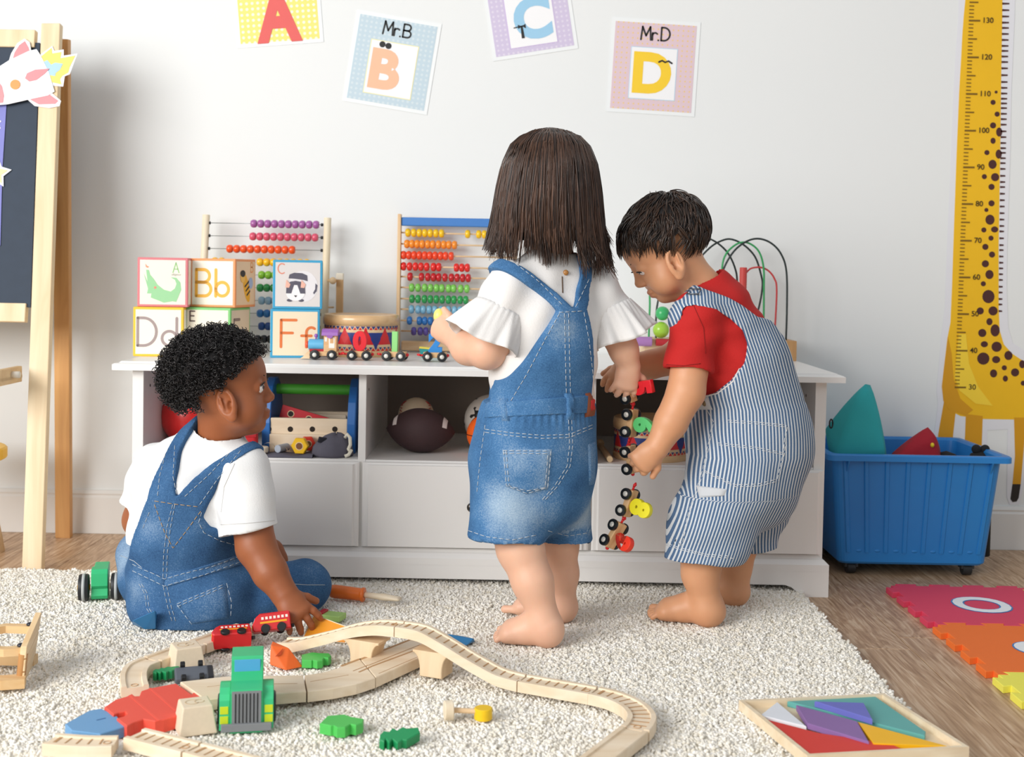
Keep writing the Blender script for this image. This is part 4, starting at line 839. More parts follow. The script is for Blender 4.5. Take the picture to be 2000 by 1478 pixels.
e = at(1623, 826, 3.045); MB().tube([e+Vector((.008*math.cos(a)*.5-.003, -.013, .011*math.sin(a))) for a in [2*PI*k/14 for k in range(15)]], .002, 6).build('printed_eye', M('#151515', .6), tc_, True, world=True)
rc_ = pyramid('cushion', 'dark red cushion lying in the blue bin', [at(1812, 834, 3.1), at(1826, 850, 3.08), at(1834, 900, 3.06), at(1742, 885, 3.1), at(1742, 905, 3.05), at(1835, 900, 3.18), at(1748, 890, 3.18)], M('#A3182A', .85, .05, 40, .15))
MB().sphere(.006, at(1821, 869, 3.056), (.8, .8, 1)).build('yellow_button', M('#E8C81E', .5), rc_, True, world=True)
for x, y, Yq, r, lb in ((1915, 888, 3.10, .022, 'black soft toy part at the right inside the blue bin'), (1848, 888, 3.12, .024, 'black lump low inside the blue bin')):
    q = at(x, y, Yq); t = thing('soft_toy', lb, 'toy', (q.x, q.y, zb+.006)); MB().lathe([(.001, 0), (.03, 0), (.03, q.z-zb-.02), (.024, q.z-zb-.004), (.001, q.z-zb+.004)], 18).build('toy_body', M('#191A1C', .9), t, True)
    if x > 1900:
        for dx in (-.011, .011): MB().sphere(.012, (dx, 0, q.z-zb+.008), (1, .8, 1)).build('toy_ear', M('#191A1C', .9), t, True)
# ================================================================== foam mats
MS = .318; MT = .013
def mat_outline():
    """dovetail tabs on the left and far sides, matching sockets on the right and near sides"""
    h = MS/2; n = 4; seg = MS/n; d = .016
    def side(p0, dx, dy, nx, ny):
        P_ = []
        for i in range(n):
            for (u, o) in ((.26, 0), (.19, 1), (.81, 1), (.74, 0)): P_.append((p0[0]+dx*(i+u)*seg+nx*o*d, p0[1]+dy*(i+u)*seg+ny*o*d))
        return P_
    return [(-h, -h)]+side((-h, -h), 1, 0, 0, 1)+[(h, -h)]+side((h, -h), 0, 1, -1, 0)+[(h, h)]+side((h, h), -1, 0, 0, 1)+[(-h, h)]+side((-h, h), 0, -1, -1, 0)
mo = mat_outline()
def foam(x, y, col, label, glyph=None, rot=0, gs=.15, gx=0):
    t = thing('foam_mat', label, 'play mat', (x, y, .0005), 0, 'interlocking foam mats on the floor')
    me = MB().prism(mo, 0, MT, bevel=.0012).mesh('tile'); link('tile', me, M(col, .8, .03, 200, .35, bscale=900), t)
    if glyph:
        for off, zz, cc in ((.0062, .0006, '#3C7FBE'), (.003, .0011, '#E9EDF0')):
            g = text_mesh(glyph, gs, .0001, off); link('glyph_outline' if off > .005 else 'glyph', g, M(cc, .7), t, mtx=Matrix.Translation((gx, 0, MT+zz)) @ Matrix.Rotation(rot, 4, 'Z'))
    return t
MX = .884+MS/2+.016; MY = 2.872-MS/2-.014
foam(MX, MY, '#D8405F', 'pink foam mat with a white letter O, nearest the blue bin', 'O', PI/2, .165)
foam(MX, MY-MS-.0005, '#F0742A', 'orange foam mat between the pink and yellow mats', '8', PI/2, .2, .02)
foam(MX, MY-2*MS-.001, '#F1EA5E', 'yellow foam mat at the lower right, next to the orange one')
foam(MX+MS+.0005, MY, '#CFD85A', 'yellow-green foam mat showing a corner right of the pink one')
# ================================================================== tangram tray
c1, c2, c3 = atz(1443, 1370, .03), atz(1727, 1357, .03), atz(1893, 1462, .03)
c4 = c1+(c3-c2)
tg = thing('puzzle_tray', 'pale wooden square puzzle tray on the rug edge', 'tray', ((c1+c3)/2).to_tuple()); tg.location.z = RZ-.006
ux = (c2-c1); TL = .26; 
cen = (c1+c3)/2; ang = math.atan2(ux.y, ux.x)
TW, TH = (c2-c1).length, (c3-c2).length
u_ = (c2-c1).normalized(); v_ = (c3-c2); v_ = v_.normalized()
TMx = Matrix(((u_.x, v_.x, 0, 0), (u_.y, v_.y, 0, 0), (0, 0, 1, 0), (0, 0, 0, 1)))   # sheared to the seen corners is not wanted: keep orthogonal
v_ = Vector((u_.y, -u_.x, 0)); 
S2 = (TW+TH)/2*.98
def tloc(p): d = Vector((p.x-cen.x, p.y-cen.y, 0)); return d
def tp_(a, b): return (cen+u_*((a-.5)*TW)+(c3-c2).normalized()*((b-.5)*TH))
z0_ = RZ-.006
mb = MB()
def quad(mb, P, za, zb_): mb.rings([[(p.x-cen.x, p.y-cen.y, za) for p in P], [(p.x-cen.x, p.y-cen.y, zb_) for p in P]])
fw = .028
TWD = WOOD('#E4CDAA', '#EFDFC3', 0, 14, .5)
for a0, a1, b0, b1 in ((0, 1, 0, fw), (0, 1, 1-fw, 1), (0, fw, fw, 1-fw), (1-fw, 1, fw, 1-fw)):
    mb = MB(); quad(mb, [tp_(a0, b0), tp_(a1, b0), tp_(a1, b1), tp_(a0, b1)], 0, .017); mb.build('rail', TWD, tg)
mb = MB(); quad(mb, [tp_(.01, .01), tp_(.99, .01), tp_(.99, .99), tp_(.01, .99)], .0005, .005); mb.build('base', TWD, tg)
def tang(label, px, col, z, th=.009, tilt=0):
    P = [atz(x, y, z0_+z+th) for x, y in px]; c = sum(P, Vector())/len(P); t = thing('tangram_piece', label, 'puzzle piece', (c.x, c.y, z0_+z), 0, 'tangram pieces in the wooden tray')
    mb = MB(); mb.prism([(p.x-c.x, p.y-c.y) for p in P], 0, th, bevel=.0008); mb.build('piece', M(col, .5, .04), t); return t
ZT = .0055
tang('large teal triangle tangram piece at the back of the tray', [(1538, 1369), (1710, 1360), (1808, 1428), (1806, 1436)], '#5FA9A4', ZT)
tang('large red triangle tangram piece along the tray front', [(1496, 1404), (1600, 1431), (1740, 1452), (1770, 1466), (1576, 1476)], '#D6362A', ZT)
tang('white tangram triangle at the left of the tray', [(1518, 1370), (1575, 1418), (1485, 1396)], '#E3E6EC', ZT)
tang('purple parallelogram tangram piece in the middle of the tray', [(1555, 1376), (1674, 1408), (1697, 1448), (1577, 1412)], '#8A68A2', ZT+.004)
tang('yellow tangram triangle at the right of the tray', [(1675, 1409), (1853, 1457), (1706, 1451)], '#F5B90F', ZT+.002)
tang('blue-violet tangram triangle lying on top of the teal piece', [(1591, 1369), (1687, 1372), (1704, 1404)], '#6A6EC0', ZT+.0095)
# ================================================================== toys on the rug
TT = .018
TRK = WOOD('#E3CCAC', '#F0DFC6', 0, 12, .55); TIE = M('#B98F63', .7, .1)
def catmull(P, k=5):
    Q = []; n = len(P)
    for i in range(n-1):
        p0, p1, p2, p3 = P[max(i-1, 0)], P[i], P[i+1], P[min(i+2, n-1)]
        for j in range(k):
            u = j/k; Q.append(.5*((2*p1)+(p2-p0)*u+(2*p0-5*p1+4*p2-p3)*u*u+(3*p1-p0-3*p2+p3)*u**3))
    Q.append(P[-1]); return Q
def track(label, P, W=.046, ties=True, trim=.001, group='wooden train track pieces', curved=True):
    """P: world centre line of the top face"""
    Q = catmull(P) if curved and len(P) > 2 else P
    c = sum(Q, Vector())/len(Q); t = thing('train_track', label, 'train track', (c.x, c.y, RZ), 0, group)
    h = W/2; e = .0085; pr = [(-h, -TT), (-h, -.001), (-h+.001, 0), (-h+e, 0), (-h+e+.001, -.003), (h-e-.001, -.003), (h-e, 0), (h-.001, 0), (h, -.001), (h, -TT)]
    fr = []
    n = len(Q)
    for i in range(n):
        d = (Q[min(i+1, n-1)]-Q[max(i-1, 0)]); d.z = 0; d.normalize(); fr.append((Q[i], d, Vector((d.y, -d.x, 0))))
    rings = []
    for i, (p, d, s_) in enumerate(fr):
        q = p + (d*trim if i == 0 else (-d*trim if i == n-1 else Vector()))
        rings.append([q+s_*a+Vector((0, 0, b))-c+Vector((0, 0, c.z-RZ)) for a, b in pr])
    MB().rings(rings).build('rail_bed', TRK, t)
    L_ = [0]
    for i in range(1, n): L_.append(L_[-1]+(Q[i]-Q[i-1]).length)
    if ties:
        s = .012; k = 0
        while s < L_[-1]-.008:
            i = max(j for j in range(n-1) if L_[j] <= s); u = (s-L_[i])/(L_[i+1]-L_[i]); p = Q[i].lerp(Q[i+1], u); d = (Q[i+1]-Q[i]).normalized(); s_ = Vector((d.y, -d.x, 0)).normalized(); up = s_.cross(d)
            m_ = Matrix((s_, d, up)).transposed().to_4x4(); m_.translation = p-Vector((c.x, c.y, RZ))-up*.0026
            link('tie_groove', ME_TIE if k else ME_TIE0, None, t, mtx=m_); s += .0165; k += 1
    # connector: round peg in the next piece's end
    p, d, s_ = fr[-1]; q = p-d*.012-Vector((c.x, c.y, RZ)); mb = MB(); mb.tube([q+Vector((.0055*math.cos(a), .0055*math.sin(a), -.0026)) for a in [2*PI*k/14 for k in range(14)]], .0007, 4, True); mb.build('peg_outline', TIE, t)
    return t
ME_TIE = MB().box((.027, .0022, .0006)).mesh('tie'); ME_TIE.materials.append(TIE)
ME_TIE0 = MB().box((.029, .0048, .0006)).mesh('tie0'); ME_TIE0.materials.append(TIE)
ZT1 = RZ+TT
def flat(px, z=ZT1): return [atz(x, y, z) for x, y in px]
A = atz(548, 1248, ZT1); B = atz(1020, 1323, ZT1); nrm_ = (B-A).cross(Vector((0, 0, 1))).normalized()
def onb(px): return [onplane(x, y, A, nrm_) for x, y in px]
track('wooden track ramp climbing to the top of the toy bridge', onb([(551, 1249), (568, 1249.5), (586, 1248), (641, 1235), (692, 1221), (740, 1215), (782, 1218)]))
track('wooden track ramp descending on the right of the toy bridge', onb([(782, 1218), (826, 1226), (868, 1248), (912, 1275), (945, 1294), (980, 1312), (1020, 1323)]))
track('straight wooden track between the bridge ramp and the right-hand curve', flat([(1021, 1323), (1159, 1347)]))
track('curved wooden track at the right end of the layout', flat([(1160, 1347.2), (1200, 1357), (1236, 1374), (1253, 1393), (1250, 1409), (1240, 1421)]))
track('straight wooden track leaving the picture at the bottom right', flat([(1239, 1422), (1174, 1472), (1120, 1514)]), ties=False)
track('curved wooden track at the far left of the loop', flat([(296, 1286), (272, 1296), (262, 1310), (261, 1325), (264, 1339)]), W=.044, ties=False)
track('wooden track running behind the beige blocks', flat([(298, 1285), (384, 1254)]), W=.044, ties=False)
track('wooden track beside the toppled red tram', flat([(386, 1253.4), (478, 1220)]), W=.044, ties=False)
track('short curved wooden track at the bottom left corner', flat([(96, 1441), (164, 1446), (226, 1446)]), W=.044)
track('wooden track leading from the blue ramp towards the bottom edge', flat([(262, 1430), (375, 1458)]), W=.046)
track('wooden track cut off at the bottom edge below the truck', flat([(377, 1458.5), (500, 1490)]), W=.046)
def board(name, label, cat, px, z0, th, mat, group=None, lines=(), lmat=None, bevel=.0012, parts='board'):
    P = [atz(x, y, z0+th) for x, y in px]; c = sum(P, Vector())/len(P); t = thing(name, label, cat, (c.x, c.y, z0), 0, group)
    MB().prism([(p.x-c.x, p.y-c.y) for p in P], 0, th, bevel=bevel).build(parts, mat, t)
    for ln in lines:
        q = [atz(x, y, z0+th) for x, y in ln[0]]; mb = MB(); ribbon(mb, [[(p.x-c.x, p.y-c.y) for p in q]], ln[1], th-.0004, th+.0003); mb.build('groove', lmat or TIE, t)
    return t
TG = 'wooden train track pieces'
board('train_track', 'flat wide wooden track piece behind the green truck', 'train track', [(352, 1331), (436, 1321), (592, 1318), (598, 1349.5), (430, 1363), (402, 1366)], RZ, TT, TRK, TG, [([(405, 1341), (440, 1337), (580, 1334.5)], .0012)])
board('train_track', 'curving double-width wooden track left of the bridge', 'train track', [(595, 1318), (630, 1313), (661, 1304), (703, 1287), (733, 1323), (696, 1335), (650, 1344), (601, 1350)], RZ, TT, TRK, TG, [([(668, 1300), (702, 1287)], .006), ([(690, 1310), (718, 1299)], .002), ([(606, 1331), (680, 1318)], .0012), ([(702, 1312), (724, 1302)], .004)])
board('train_track', 'double-width wooden track passing under the bridge', 'train track', [(704, 1286.5), (808, 1246), (838, 1234), (868, 1258), (821, 1283), (734, 1322.5)], RZ, TT, TRK, TG, [([(705, 1287), (806, 1247)], .006), ([(720, 1299), (820, 1259)], .002), ([(726, 1301), (826, 1264)], .004), ([(740, 1315), (822, 1280)], .0012)])
# bridge pillars
def pillar(label, px, base_y):
    b = atz(px, base_y, RZ); k = (Vector((b.x, b.y, 0))-Vector((A.x, A.y, 0))).dot((B-A).normalized().xy.to_3d()); d = (B-A); d.z = 0; d.normalize(); c = Vector((A.x, A.y, 0))+d*k
    return c, d
def make_pillar(label, px, ztop, mir=1):
    P = onplane(px, 1290, A, nrm_); d = (B-A); d.z = 0; d.normalize(); t = thing('bridge_support', label, 'bridge pillar', (P.x, P.y, RZ), math.atan2(d.y, d.x), 'toy bridge supports')
    h = ztop-RZ; w_, wt = .0215, .036
    R_ = min(h*.75, .03); cv = [(wt-(wt-w_)*math.sin(u*PI/2), h-.004-R_*(1-math.cos(u*PI/2))) for u in [i/6 for i in range(7)]]
    pr = [(-w_, 0), (w_, 0)]+[(x, z) for x, z in cv[::-1]]+[(wt, h), (-wt, h)]+[(-x, z) for x, z in cv]
    MB().prism(pr, -.022, .022, BACK, bevel=.0012).build('post', WOOD('#DDBF98', '#EBD4B2', 2, 14, .55), t); return t
zt_ = lambda px, py: onplane(px, py, A, nrm_).z-TT-.0006
make_pillar('bridge pillar under the rising track, left of the other', 716, min(zt_(692, 1221), zt_(740, 1215))-.0005); make_pillar('bridge pillar under the falling track on the right', 852, zt_(868, 1248)-.0005)
# red crossing piece and blue ramp
RDP = M('#E85542', .55, .05, 300, .1); BLP = M('#6A9CC8', .55, .05, 300, .1)
rp = board('track_crossing', 'red plastic track crossing piece beside the beige block', 'train track', [(204, 1380), (225, 1366), (246, 1360), (258, 1354), (264, 1359), (272, 1359), (276, 1349), (291, 1344), (344, 1334), (374, 1355), (384, 1346), (393, 1346), (393, 1360), (384, 1366), (392, 1370), (345, 1398), (320, 1405), (303, 1408), (280, 1404), (262, 1410), (248, 1418), (228, 1402), (240, 1399), (248, 1394), (244, 1389), (232, 1391), (222, 1395)], RZ-.004, .020, RDP, None, [([(254, 1358), (310, 1406)], .004), ([(294, 1344), (342, 1386)], .004)], M('#EF5A44', .5))
board('track_ramp', 'blue plastic track ramp at the left end of the red piece', 'train track', [(127, 1413), (174, 1387), (198, 1383), (228, 1397), (245, 1418), (196, 1433), (140, 1426)], RZ-.004, .016, BLP, None, [([(190, 1406), (205, 1402.5)], .003)], M('#2E5F93', .6))
# beige trapezoid blocks
def trap(label, px, rz):
    p = atz(*px, RZ-.004); t = thing('riser_block', label, 'toy block', (p.x, p.y+.028, RZ-.004), rz, 'beige trapezoid blocks')
    a, b, h = .0290, .0225, .043; mb = MB(); mb.rings([[(-a, -a, 0), (a, -a, 0), (a, a, 0), (-a, a, 0)], [(-b, -b, h), (b, -b, h), (b, b, h), (-b, b, h)]]); bmesh.ops.bevel(mb.bm, geom=list(mb.bm.edges), offset=.002, segments=2, affect='EDGES', profile=.5); mb.build('riser', M('#E4D2B8', .6, .05, 200), t)
    mb = MB(); ribbon(mb, [[(x*.010-.005, y*.010) for x, y in arc(0, 0, 1, 30, 330, 12)], [(x*.007+.006, y*.007) for x, y in arc(0, 0, 1, 60, 360, 12)]], .002, h-.0004, h+.0003); mb.build('embossed_mark', M('#C9AF8C', .7), t)
trap('beige trapezoid block in front of the back track', (355, 1315), .5); trap('beige trapezoid block leaning against the green truck', (372, 1437), .42)
# ---- green truck
ty = 1.862; tz = RZ-.004
tk = thing('toy_truck', 'green wooden toy truck with a grey grille and yellow headlights', 'toy truck', (atz(478, 1436, tz).x, ty, tz), math.radians(11))
GRN = M('#35B97A', .45, .04); GRN2 = M('#3CC284', .45, .04)
hz_ = .066; cz = .102
MB().prism([(-.0, 0), (.11, 0), (.11, cz-.004), (.105, cz), (.056, cz), (.052, cz-.006), (.050, hz_+.012), (.034, hz_+.004), (.004, hz_), (0, hz_-.004)], -.0245, .0245, Matrix(((0, 0, 1, 0), (1, 0, 0, 0), (0, 1, 0, 0), (0, 0, 0, 1))), bevel=.001).build('body', GRN, tk)
for s_ in (-1, 1):
    mb = MB(); mb.prism([(0, .004), (.085, .004), (.085, .045), (.07, .058), (.045, .064), (.02, .064), (.006, .058), (0, .050)], 0, .0165, Matrix(((0, 0, 1, s_*.0245-(.0165 if s_ < 0 else 0)), (1, 0, 0, .004), (0, 1, 0, 0), (0, 0, 0, 1))), bevel=.001); mb.build('fender', GRN2, tk)
    MB().cyl(.024, (s_*.038, .045, .024), (s_*.0445, .045, .024), 22, bevel=.002).build('wheel', M('#1B1D22', .4), tk, True, auto=True)
    for zz in (.016, .031): MB().box((.0125, .001, .012), (s_*.0335, .0035, zz+.004), bevel=.0004, seg=1).build('headlight', M('#C9D92A', .4), tk)
MB().box((.044, .001, .052), (0, -.0006, .039)).build('grille', M('#7F8285', .45), tk)
for k in range(7): MB().box((.0017, .001, .045), (-.0165+k*.0055, -.0014, .039)).build('slot', M('#17191C', .6), tk)
MB().box((.076, .006, .012), (0, -.0018, .0095), bevel=.001).build('bumper', M('#7F8285', .45), tk)
MB().box((.040, .001, .019), (0, .0506, cz-.0135), bevel=.0004, seg=1).build('windscreen', M('#4EA3D4', .35), tk)
# ---- red trams
def tram(label, loc, rot):
    t = thing('red_tram', label, 'toy train', loc, rot, 'red toy trams')
    RT = M('#D2181F', .35, .04, coat=.3); L_, W_, H_ = .072, .031, .037
    mb = MB(); mb.prism([(-L_/2+.004, .004), (L_/2, .004), (L_/2, H_-.002), (L_/2-.003, H_), (-L_/2+.016, H_), (-L_/2+.008, H_-.006), (-L_/2, H_*.45), (-L_/2, .008)], -W_/2, W_/2, BACK, bevel=.002); mb.build('tram_body', RT, t)
    for s_ in (-1, 1):
        MB().box((.05, .0006, .0035), (.004, s_*(W_/2+.0002), .0195)).build('yellow_stripe', M('#F0A81E', .4), t)
        for k in range(7): MB().box((.0045, .0006, .005), (-.016+k*.0075, s_*(W_/2+.0002), .0275)).build('window', M('#F1E6DC', .4), t)
        for x in (-.012, .018): MB().cyl(.0085, (x, s_*(W_/2-.001), .008), (x, s_*(W_/2+.0045), .008), 18, bevel=.001).build('wheel', BLK, t, True, auto=True); 
        MB().sphere(.0032, (-L_/2+.0006, s_*.008, .0145), (.4, 1, 1)).build('headlamp', M('#F4C51E', .4), t, True)
    MB().box((.0006, .020, .014), (-L_/2+.0035, 0, .0235), (0, .4, 0)).build('windscreen', M('#C9CDD6', .35), t)
    MB().cyl(.0035, (L_/2, 0, .01), (L_/2+.007, 0, .01), 10).build('coupler', BLK, t, True); return t
p = atz(463, 1262, RZ); tram('toppled red toy tram at the front of the pair', (p.x-.004, p.y-.026, RZ+.016), (math.radians(-75), math.radians(0), math.radians(18)))
p = at(538, 1232, 2.335); tram('red toy tram held under the seated child\'s hand', (p.x-.002, 2.310, RZ+.0165), (math.radians(-24), math.radians(-4), math.radians(16)))
# ---- chassis upside down
p = atz(382, 1322, RZ); t = thing('car_chassis', 'dark grey upturned toy wagon with small wheels', 'toy train', (p.x-.004, p.y-.012, RZ-.002), .32); MB().box((.056, .034, .012), (0, 0, .010), (.35, 0, 0), bevel=.003).build('chassis', M('#5B6069', .5, .06), t)
MB().box((.012, .034, .013), (.031, .001, .009), (.35, 0, 0), bevel=.003).build('bumper_end', M('#24262B', .4), t)
for x in (-.014, .016):
    for s_ in (-1, 1): MB().cyl(.0062, (x-.004, s_*.0165, .017+s_*.006), (x+.004, s_*.0165, .017+s_*.006), 12, bevel=.001).build('wheel', BLK, t, True, auto=True)
# ---- wooden shapes
def cloud(s):  # leafy tree outline lying flat
    return [(x*s, y*s) for x, y in [(-1, -.25), (-.95, .3), (-.55, .42), (-.1, .75), (.4, .42), (.95, .35), (1.0, -.05), (.75, -.3), (.55, -.25), (.5, -.62), (.2, -.75), (-.05, -.55), (-.1, -.3), (-.35, -.5), (-.75, -.5)]]
tree2 = [(-1, .42), (-.25, .8), (.2, .62), (.9, .55), (1.05, .1), (.85, -.25), (.55, -.2), (.45, -.62), (.1, -.75), (-.2, -.55), (-.3, -.62), (-.95, -.5)]
def pines(s): return [(x*s, y*s) for x, y in [(-1, -.35), (-.8, -.55), (-.7, -.3), (-.55, -.65), (-.38, -.35), (-.15, -.72), (.1, -.45), (.3, -.5), (1, .05), (.95, .5), (.4, .45), (.2, .6), (-.1, .35), (-.3, .55), (-.5, .25), (-.75, .35), (-.95, .05)]]
LG = M('#4FBF57', .5, .05); DG = M('#189055', .5, .05)
def wshape(name, label, px, outl, mat, rz, th=.014, tilt=(0, 0)):
    p = atz(*px, RZ-.003); t = thing(name, label, 'toy block', (p.x, p.y, RZ-.003), (tilt[0], tilt[1], rz)); MB().prism(outl, 0, th, bevel=.0012).build('shape', mat, t); return t
wshape('tree_shape', 'light green tree-shaped block beside the orange prism', (617, 1297), [(x*.026, y*.034) for x, y in tree2], LG, .15)
wshape('tree_shape', 'light green tree-shaped block on the open rug in front', (668, 1428), [(x*.031, y*.036) for x, y in tree2], LG, -.25, .016)
wshape('pine_shape', 'dark green zigzag pine block at the bottom of the rug', (780, 1450), pines(.031), DG, .18, .015, (.25, .0))
wshape('pine_shape', 'dark green zigzag pine block inside the track loop', (325, 1322), pines(.024), DG, .45, .014)
# orange prism
p = atz(557, 1300, RZ-.003); t = thing('orange_prism', 'orange wedge block with a triangular notch', 'toy block', (p.x, p.y, RZ-.003), .25)
mb = MB(); q = [(-.027, -.014, .008), (.0, -.026, 0), (.031, -.012, .0), (.004, .02, 0), (-.026, .018, .0), (-.026, -.006, .04), (-.022, .014, .042), (.006, -.006, .034)]
vs_ = [mb.bm.verts.new(v) for v in q]; bmesh.ops.convex_hull(mb.bm, input=vs_); bmesh.ops.bevel(mb.bm, geom=list(mb.bm.edges), offset=.0015, segments=2, affect='EDGES', profile=.5); mb.build('wedge', M('#EE6A25', .5, .05), t)
mb = MB(); mb.prism([(-.008, -.007), (.006, .008), (.002, -.004)], 0, .0012); mb.build('notch', M('#B8420F', .6), t, mtx=TR((-.011, -.0135, .0285), (1.05, .1, .1)))
# bolt
p = atz(878, 1408, RZ-.003); t = thing('toy_bolt', 'wooden bolt with a yellow round nut on the rug', 'toy part', (p.x+.025, p.y+.003, RZ-.003), -.02)
MB().cyl(.0155, (-.034, 0, .0155), (-.020, .003, .0155), 24, bevel=.0012).build('bolt_head', BIRCH, t, True, auto=True); MB().cyl(.0042, (-.02, .003, .0155), (.016, .006, .0135), 12).build('shaft', BEECH, t, True, auto=True)
MB().cyl(.0145, (.028, .008, .0005), (.028, .008, .019), 24, bevel=.0012).build('yellow_nut', M('#F0C414', .45), t, True, auto=True)
# screwdriver
a = at(643, 1160, 2.635); b = at(782, 1175, 2.60); a.z = RZ+.014; b.z = RZ+.008; d = (b-a); Ls = d.length; m_ = Matrix.Translation(a) @ d.to_track_quat('Z', 'Y').to_matrix().to_4x4()
t = thing('screwdriver', 'wooden toy screwdriver with an orange handle near the cabinet', 'screwdriver', (a+b)/2); hl = Ls*.5
MB().lathe([(.0005, 0), (.009, .001), (.0135, .006), (.0145, .014), (.0140, hl*.5), (.0135, hl*.88), (.0138, hl*.9), (.0155, hl*.93), (.0155, hl*.985), (.012, hl), (.0005, hl)], 24).build('handle', M('#E8701E', .4, .04, coat=.3), t, True, world=True, mtx=m_)
mb = MB(); mb.rings([[(r*math.cos(a_)*fx, r*math.sin(a_)*fy, z) for a_ in [2*PI*k/16 for k in range(16)]] for r, fx, fy, z in ((.0062, 1, 1, hl-.002), (.0066, 1, 1, hl+.03), (.0085, 1.2, .9, hl+.042), (.0095, 1.25, .5, Ls-.006), (.009, 1.25, .25, Ls))]); mb.build('blade', BIRCH, t, True, world=True, mtx=m_)
# orange board and small green toy by the hand
t = thing('orange_board', 'orange painted wooden board leaning behind the bridge ramp', 'toy part', (atz(645, 1245, RZ).x, atz(645, 1245, RZ).y, RZ))
P4 = [at(612, 1199, 2.40), at(680, 1224, 2.345), at(676, 1256, 2.33), at(590, 1246, 2.345)]; nn = (P4[1]-P4[0]).cross(P4[2]-P4[0]).normalized(); nn = nn if nn.y < 0 else -nn
for nm, o0, o1, cc, k in (('board_core', -.007, 0, BIRCH, 1.0), ('painted_face', -.0005, .0006, M('#EE9A28', .45), .93)):
    c_ = sum(P4, Vector())/4; mb = MB(); mb.rings([[c_+(q-c_)*k+nn*o for q in P4] for o in (o0, o1)]); mb.build(nm, cc, t, world=True)
p = atz(648, 1208, RZ); t = thing('green_toy', 'pale green flat toy with a red end beside the seated child\'s hand', 'toy', (p.x, p.y, RZ-.002), -.3)
MB().box((.042, .034, .012), (.004, 0, .007), bevel=.002).build('green_face', M('#A9CF74', .5), t); MB().box((.012, .03, .016), (-.02, 0, .009), bevel=.002).build('red_end', M('#B4202A', .5), t)
# blue prisms
def prism3(name, label, pts, col):
    P = [Vector(p) for p in pts]; c = sum(P, Vector())/len(P); c.z = RZ-.003; t = thing(name, label, 'toy block', c); mb = MB(); vs_ = [mb.bm.verts.new(p-c) for p in P]; bmesh.ops.convex_hull(mb.bm, input=vs_); bmesh.ops.bevel(mb.bm, geom=list(mb.bm.edges), offset=.001, segments=1, affect='EDGES'); mb.build('wedge', M(col, .4, .05), t)
zf = RZ-.003
prism3('blue_wedge', 'blue triangular block beside the seated child\'s hip', [at(303, 1192, 2.35), at(258, 1212, 2.365), atz(284, 1229, zf), atz(304, 1228, zf), at(306, 1194, 2.375), atz(307, 1217, zf), atz(258, 1219, zf)], '#2B7CB4')
prism3('blue_wedge', 'blue triangular block lying behind the toy bridge', [atz(868, 1238, zf), atz(928, 1253, zf), atz(912, 1260, zf), atz(870, 1262, zf), at(876, 1238, 2.33), at(926, 1247, 2.33), atz(905, 1242, zf)], '#3179AE')
# ---- green tractor behind the seated child
p = atz(212, 1160, RZ-.004); t = thing('toy_tractor', 'green wooden toy tractor with big dark wheels beside the seated child', 'toy truck', (p.x-.004, 2.60, RZ-.004), .25)
sp_ = [(-.03, .004), (.012, .004), (.018, .012), (.014, .026), (.022, .034), (.022, .060), (.014, .068), (-.012, .068), (-.02, .06), (-.022, .04), (-.034, .028), (-.038, .014)]
MB().prism([(a_, b_) for a_, b_ in sp_], -.017, .017, Matrix(((0, 0, 1, 0), (-1, 0, 0, 0), (0, 1, 0, 0), (0, 0, 0, 1))), bevel=.0015).build('body', M('#35BE7B', .45), t)
MB().box((.03, .05, .034), (0, .045, .048), bevel=.002).build('hood', M('#35BE7B', .45), t)
for s_ in (-1, 1):
    m_ = TR((s_*.033, -.002, .028), (0, PI/2, 0)); MB().lathe([(.001, -.011), (.02, -.011), (.0265, -.010), (.028, -.006), (.028, .006), (.0265, .010), (.02, .011), (.001, .011)], 26, m_).build('wheel', M('#202225', .5), t, True, auto=True)
    MB().lathe([(.0278, -.003), (.0288, -.003), (.0288, .003), (.0278, .003)], 26, m_).build('tread_band', M('#B9BCBB', .5), t, True)
    MB().cyl(.006, (s_*.02, -.002, .028), (s_*.046, -.002, .028), 10).build('axle', M('#D8A22A', .5), t, True)
# ---- wooden slatted toy at the left edge
nb, fb_ = atz(46, 1338, RZ), atz(67, 1294, RZ); nt_, ft = at(53, 1262, nb.y), at(81, 1199, fb_.y)
sl_ = thing('slatted_cart', 'slatted wooden toy with black pegs at the left picture edge', 'toy', (nb.x-.1, (nb.y+fb_.y)/2, RZ)); LB = WOOD('#E0BE8E', '#EED5AE', 1, 14, .5)
outn = Vector((1, 0, .0))
for k in range(3):
    u0, u1 = k/3+.012, (k+1)/3-.012
    q = [nb.lerp(nt_, u0), fb_.lerp(ft, u0), fb_.lerp(ft, u1), nb.lerp(nt_, u1)]
    if k == 2: q[2] = q[2]+(ft-fb_)*.05
    mb = MB(); mb.rings([[v-outn*.011 for v in q], [v for v in q]]); bmesh.ops.bevel(mb.bm, geom=list(mb.bm.edges), offset=.001, segments=1, affect='EDGES'); mb.build('slat', LB, sl_, world=True)
def bar(name, pts, w_, h_):
    pts = [Vector(p) for p in pts]; rings = []
    for i, p in enumerate(pts):
        d = (pts[min(i+1, len(pts)-1)]-pts[max(i-1, 0)]); d.z = 0; d.normalize(); s_ = Vector((d.y, -d.x, 0)); rings.append([p-s_*w_/2-Vector((0, 0, h_)), p+s_*w_/2-Vector((0, 0, h_)), p+s_*w_/2, p-s_*w_/2])
    MB().rings(rings).build(name, WOOD('#D8AE78', '#E9CB9C', 0, 14, .5), sl_, world=True)
zr = at(41, 1257, nb.y+.01).z; zl = RZ+.012
a = at(50, 1262, nb.y+.015); b = at(66, 1222, fb_.y-.015)
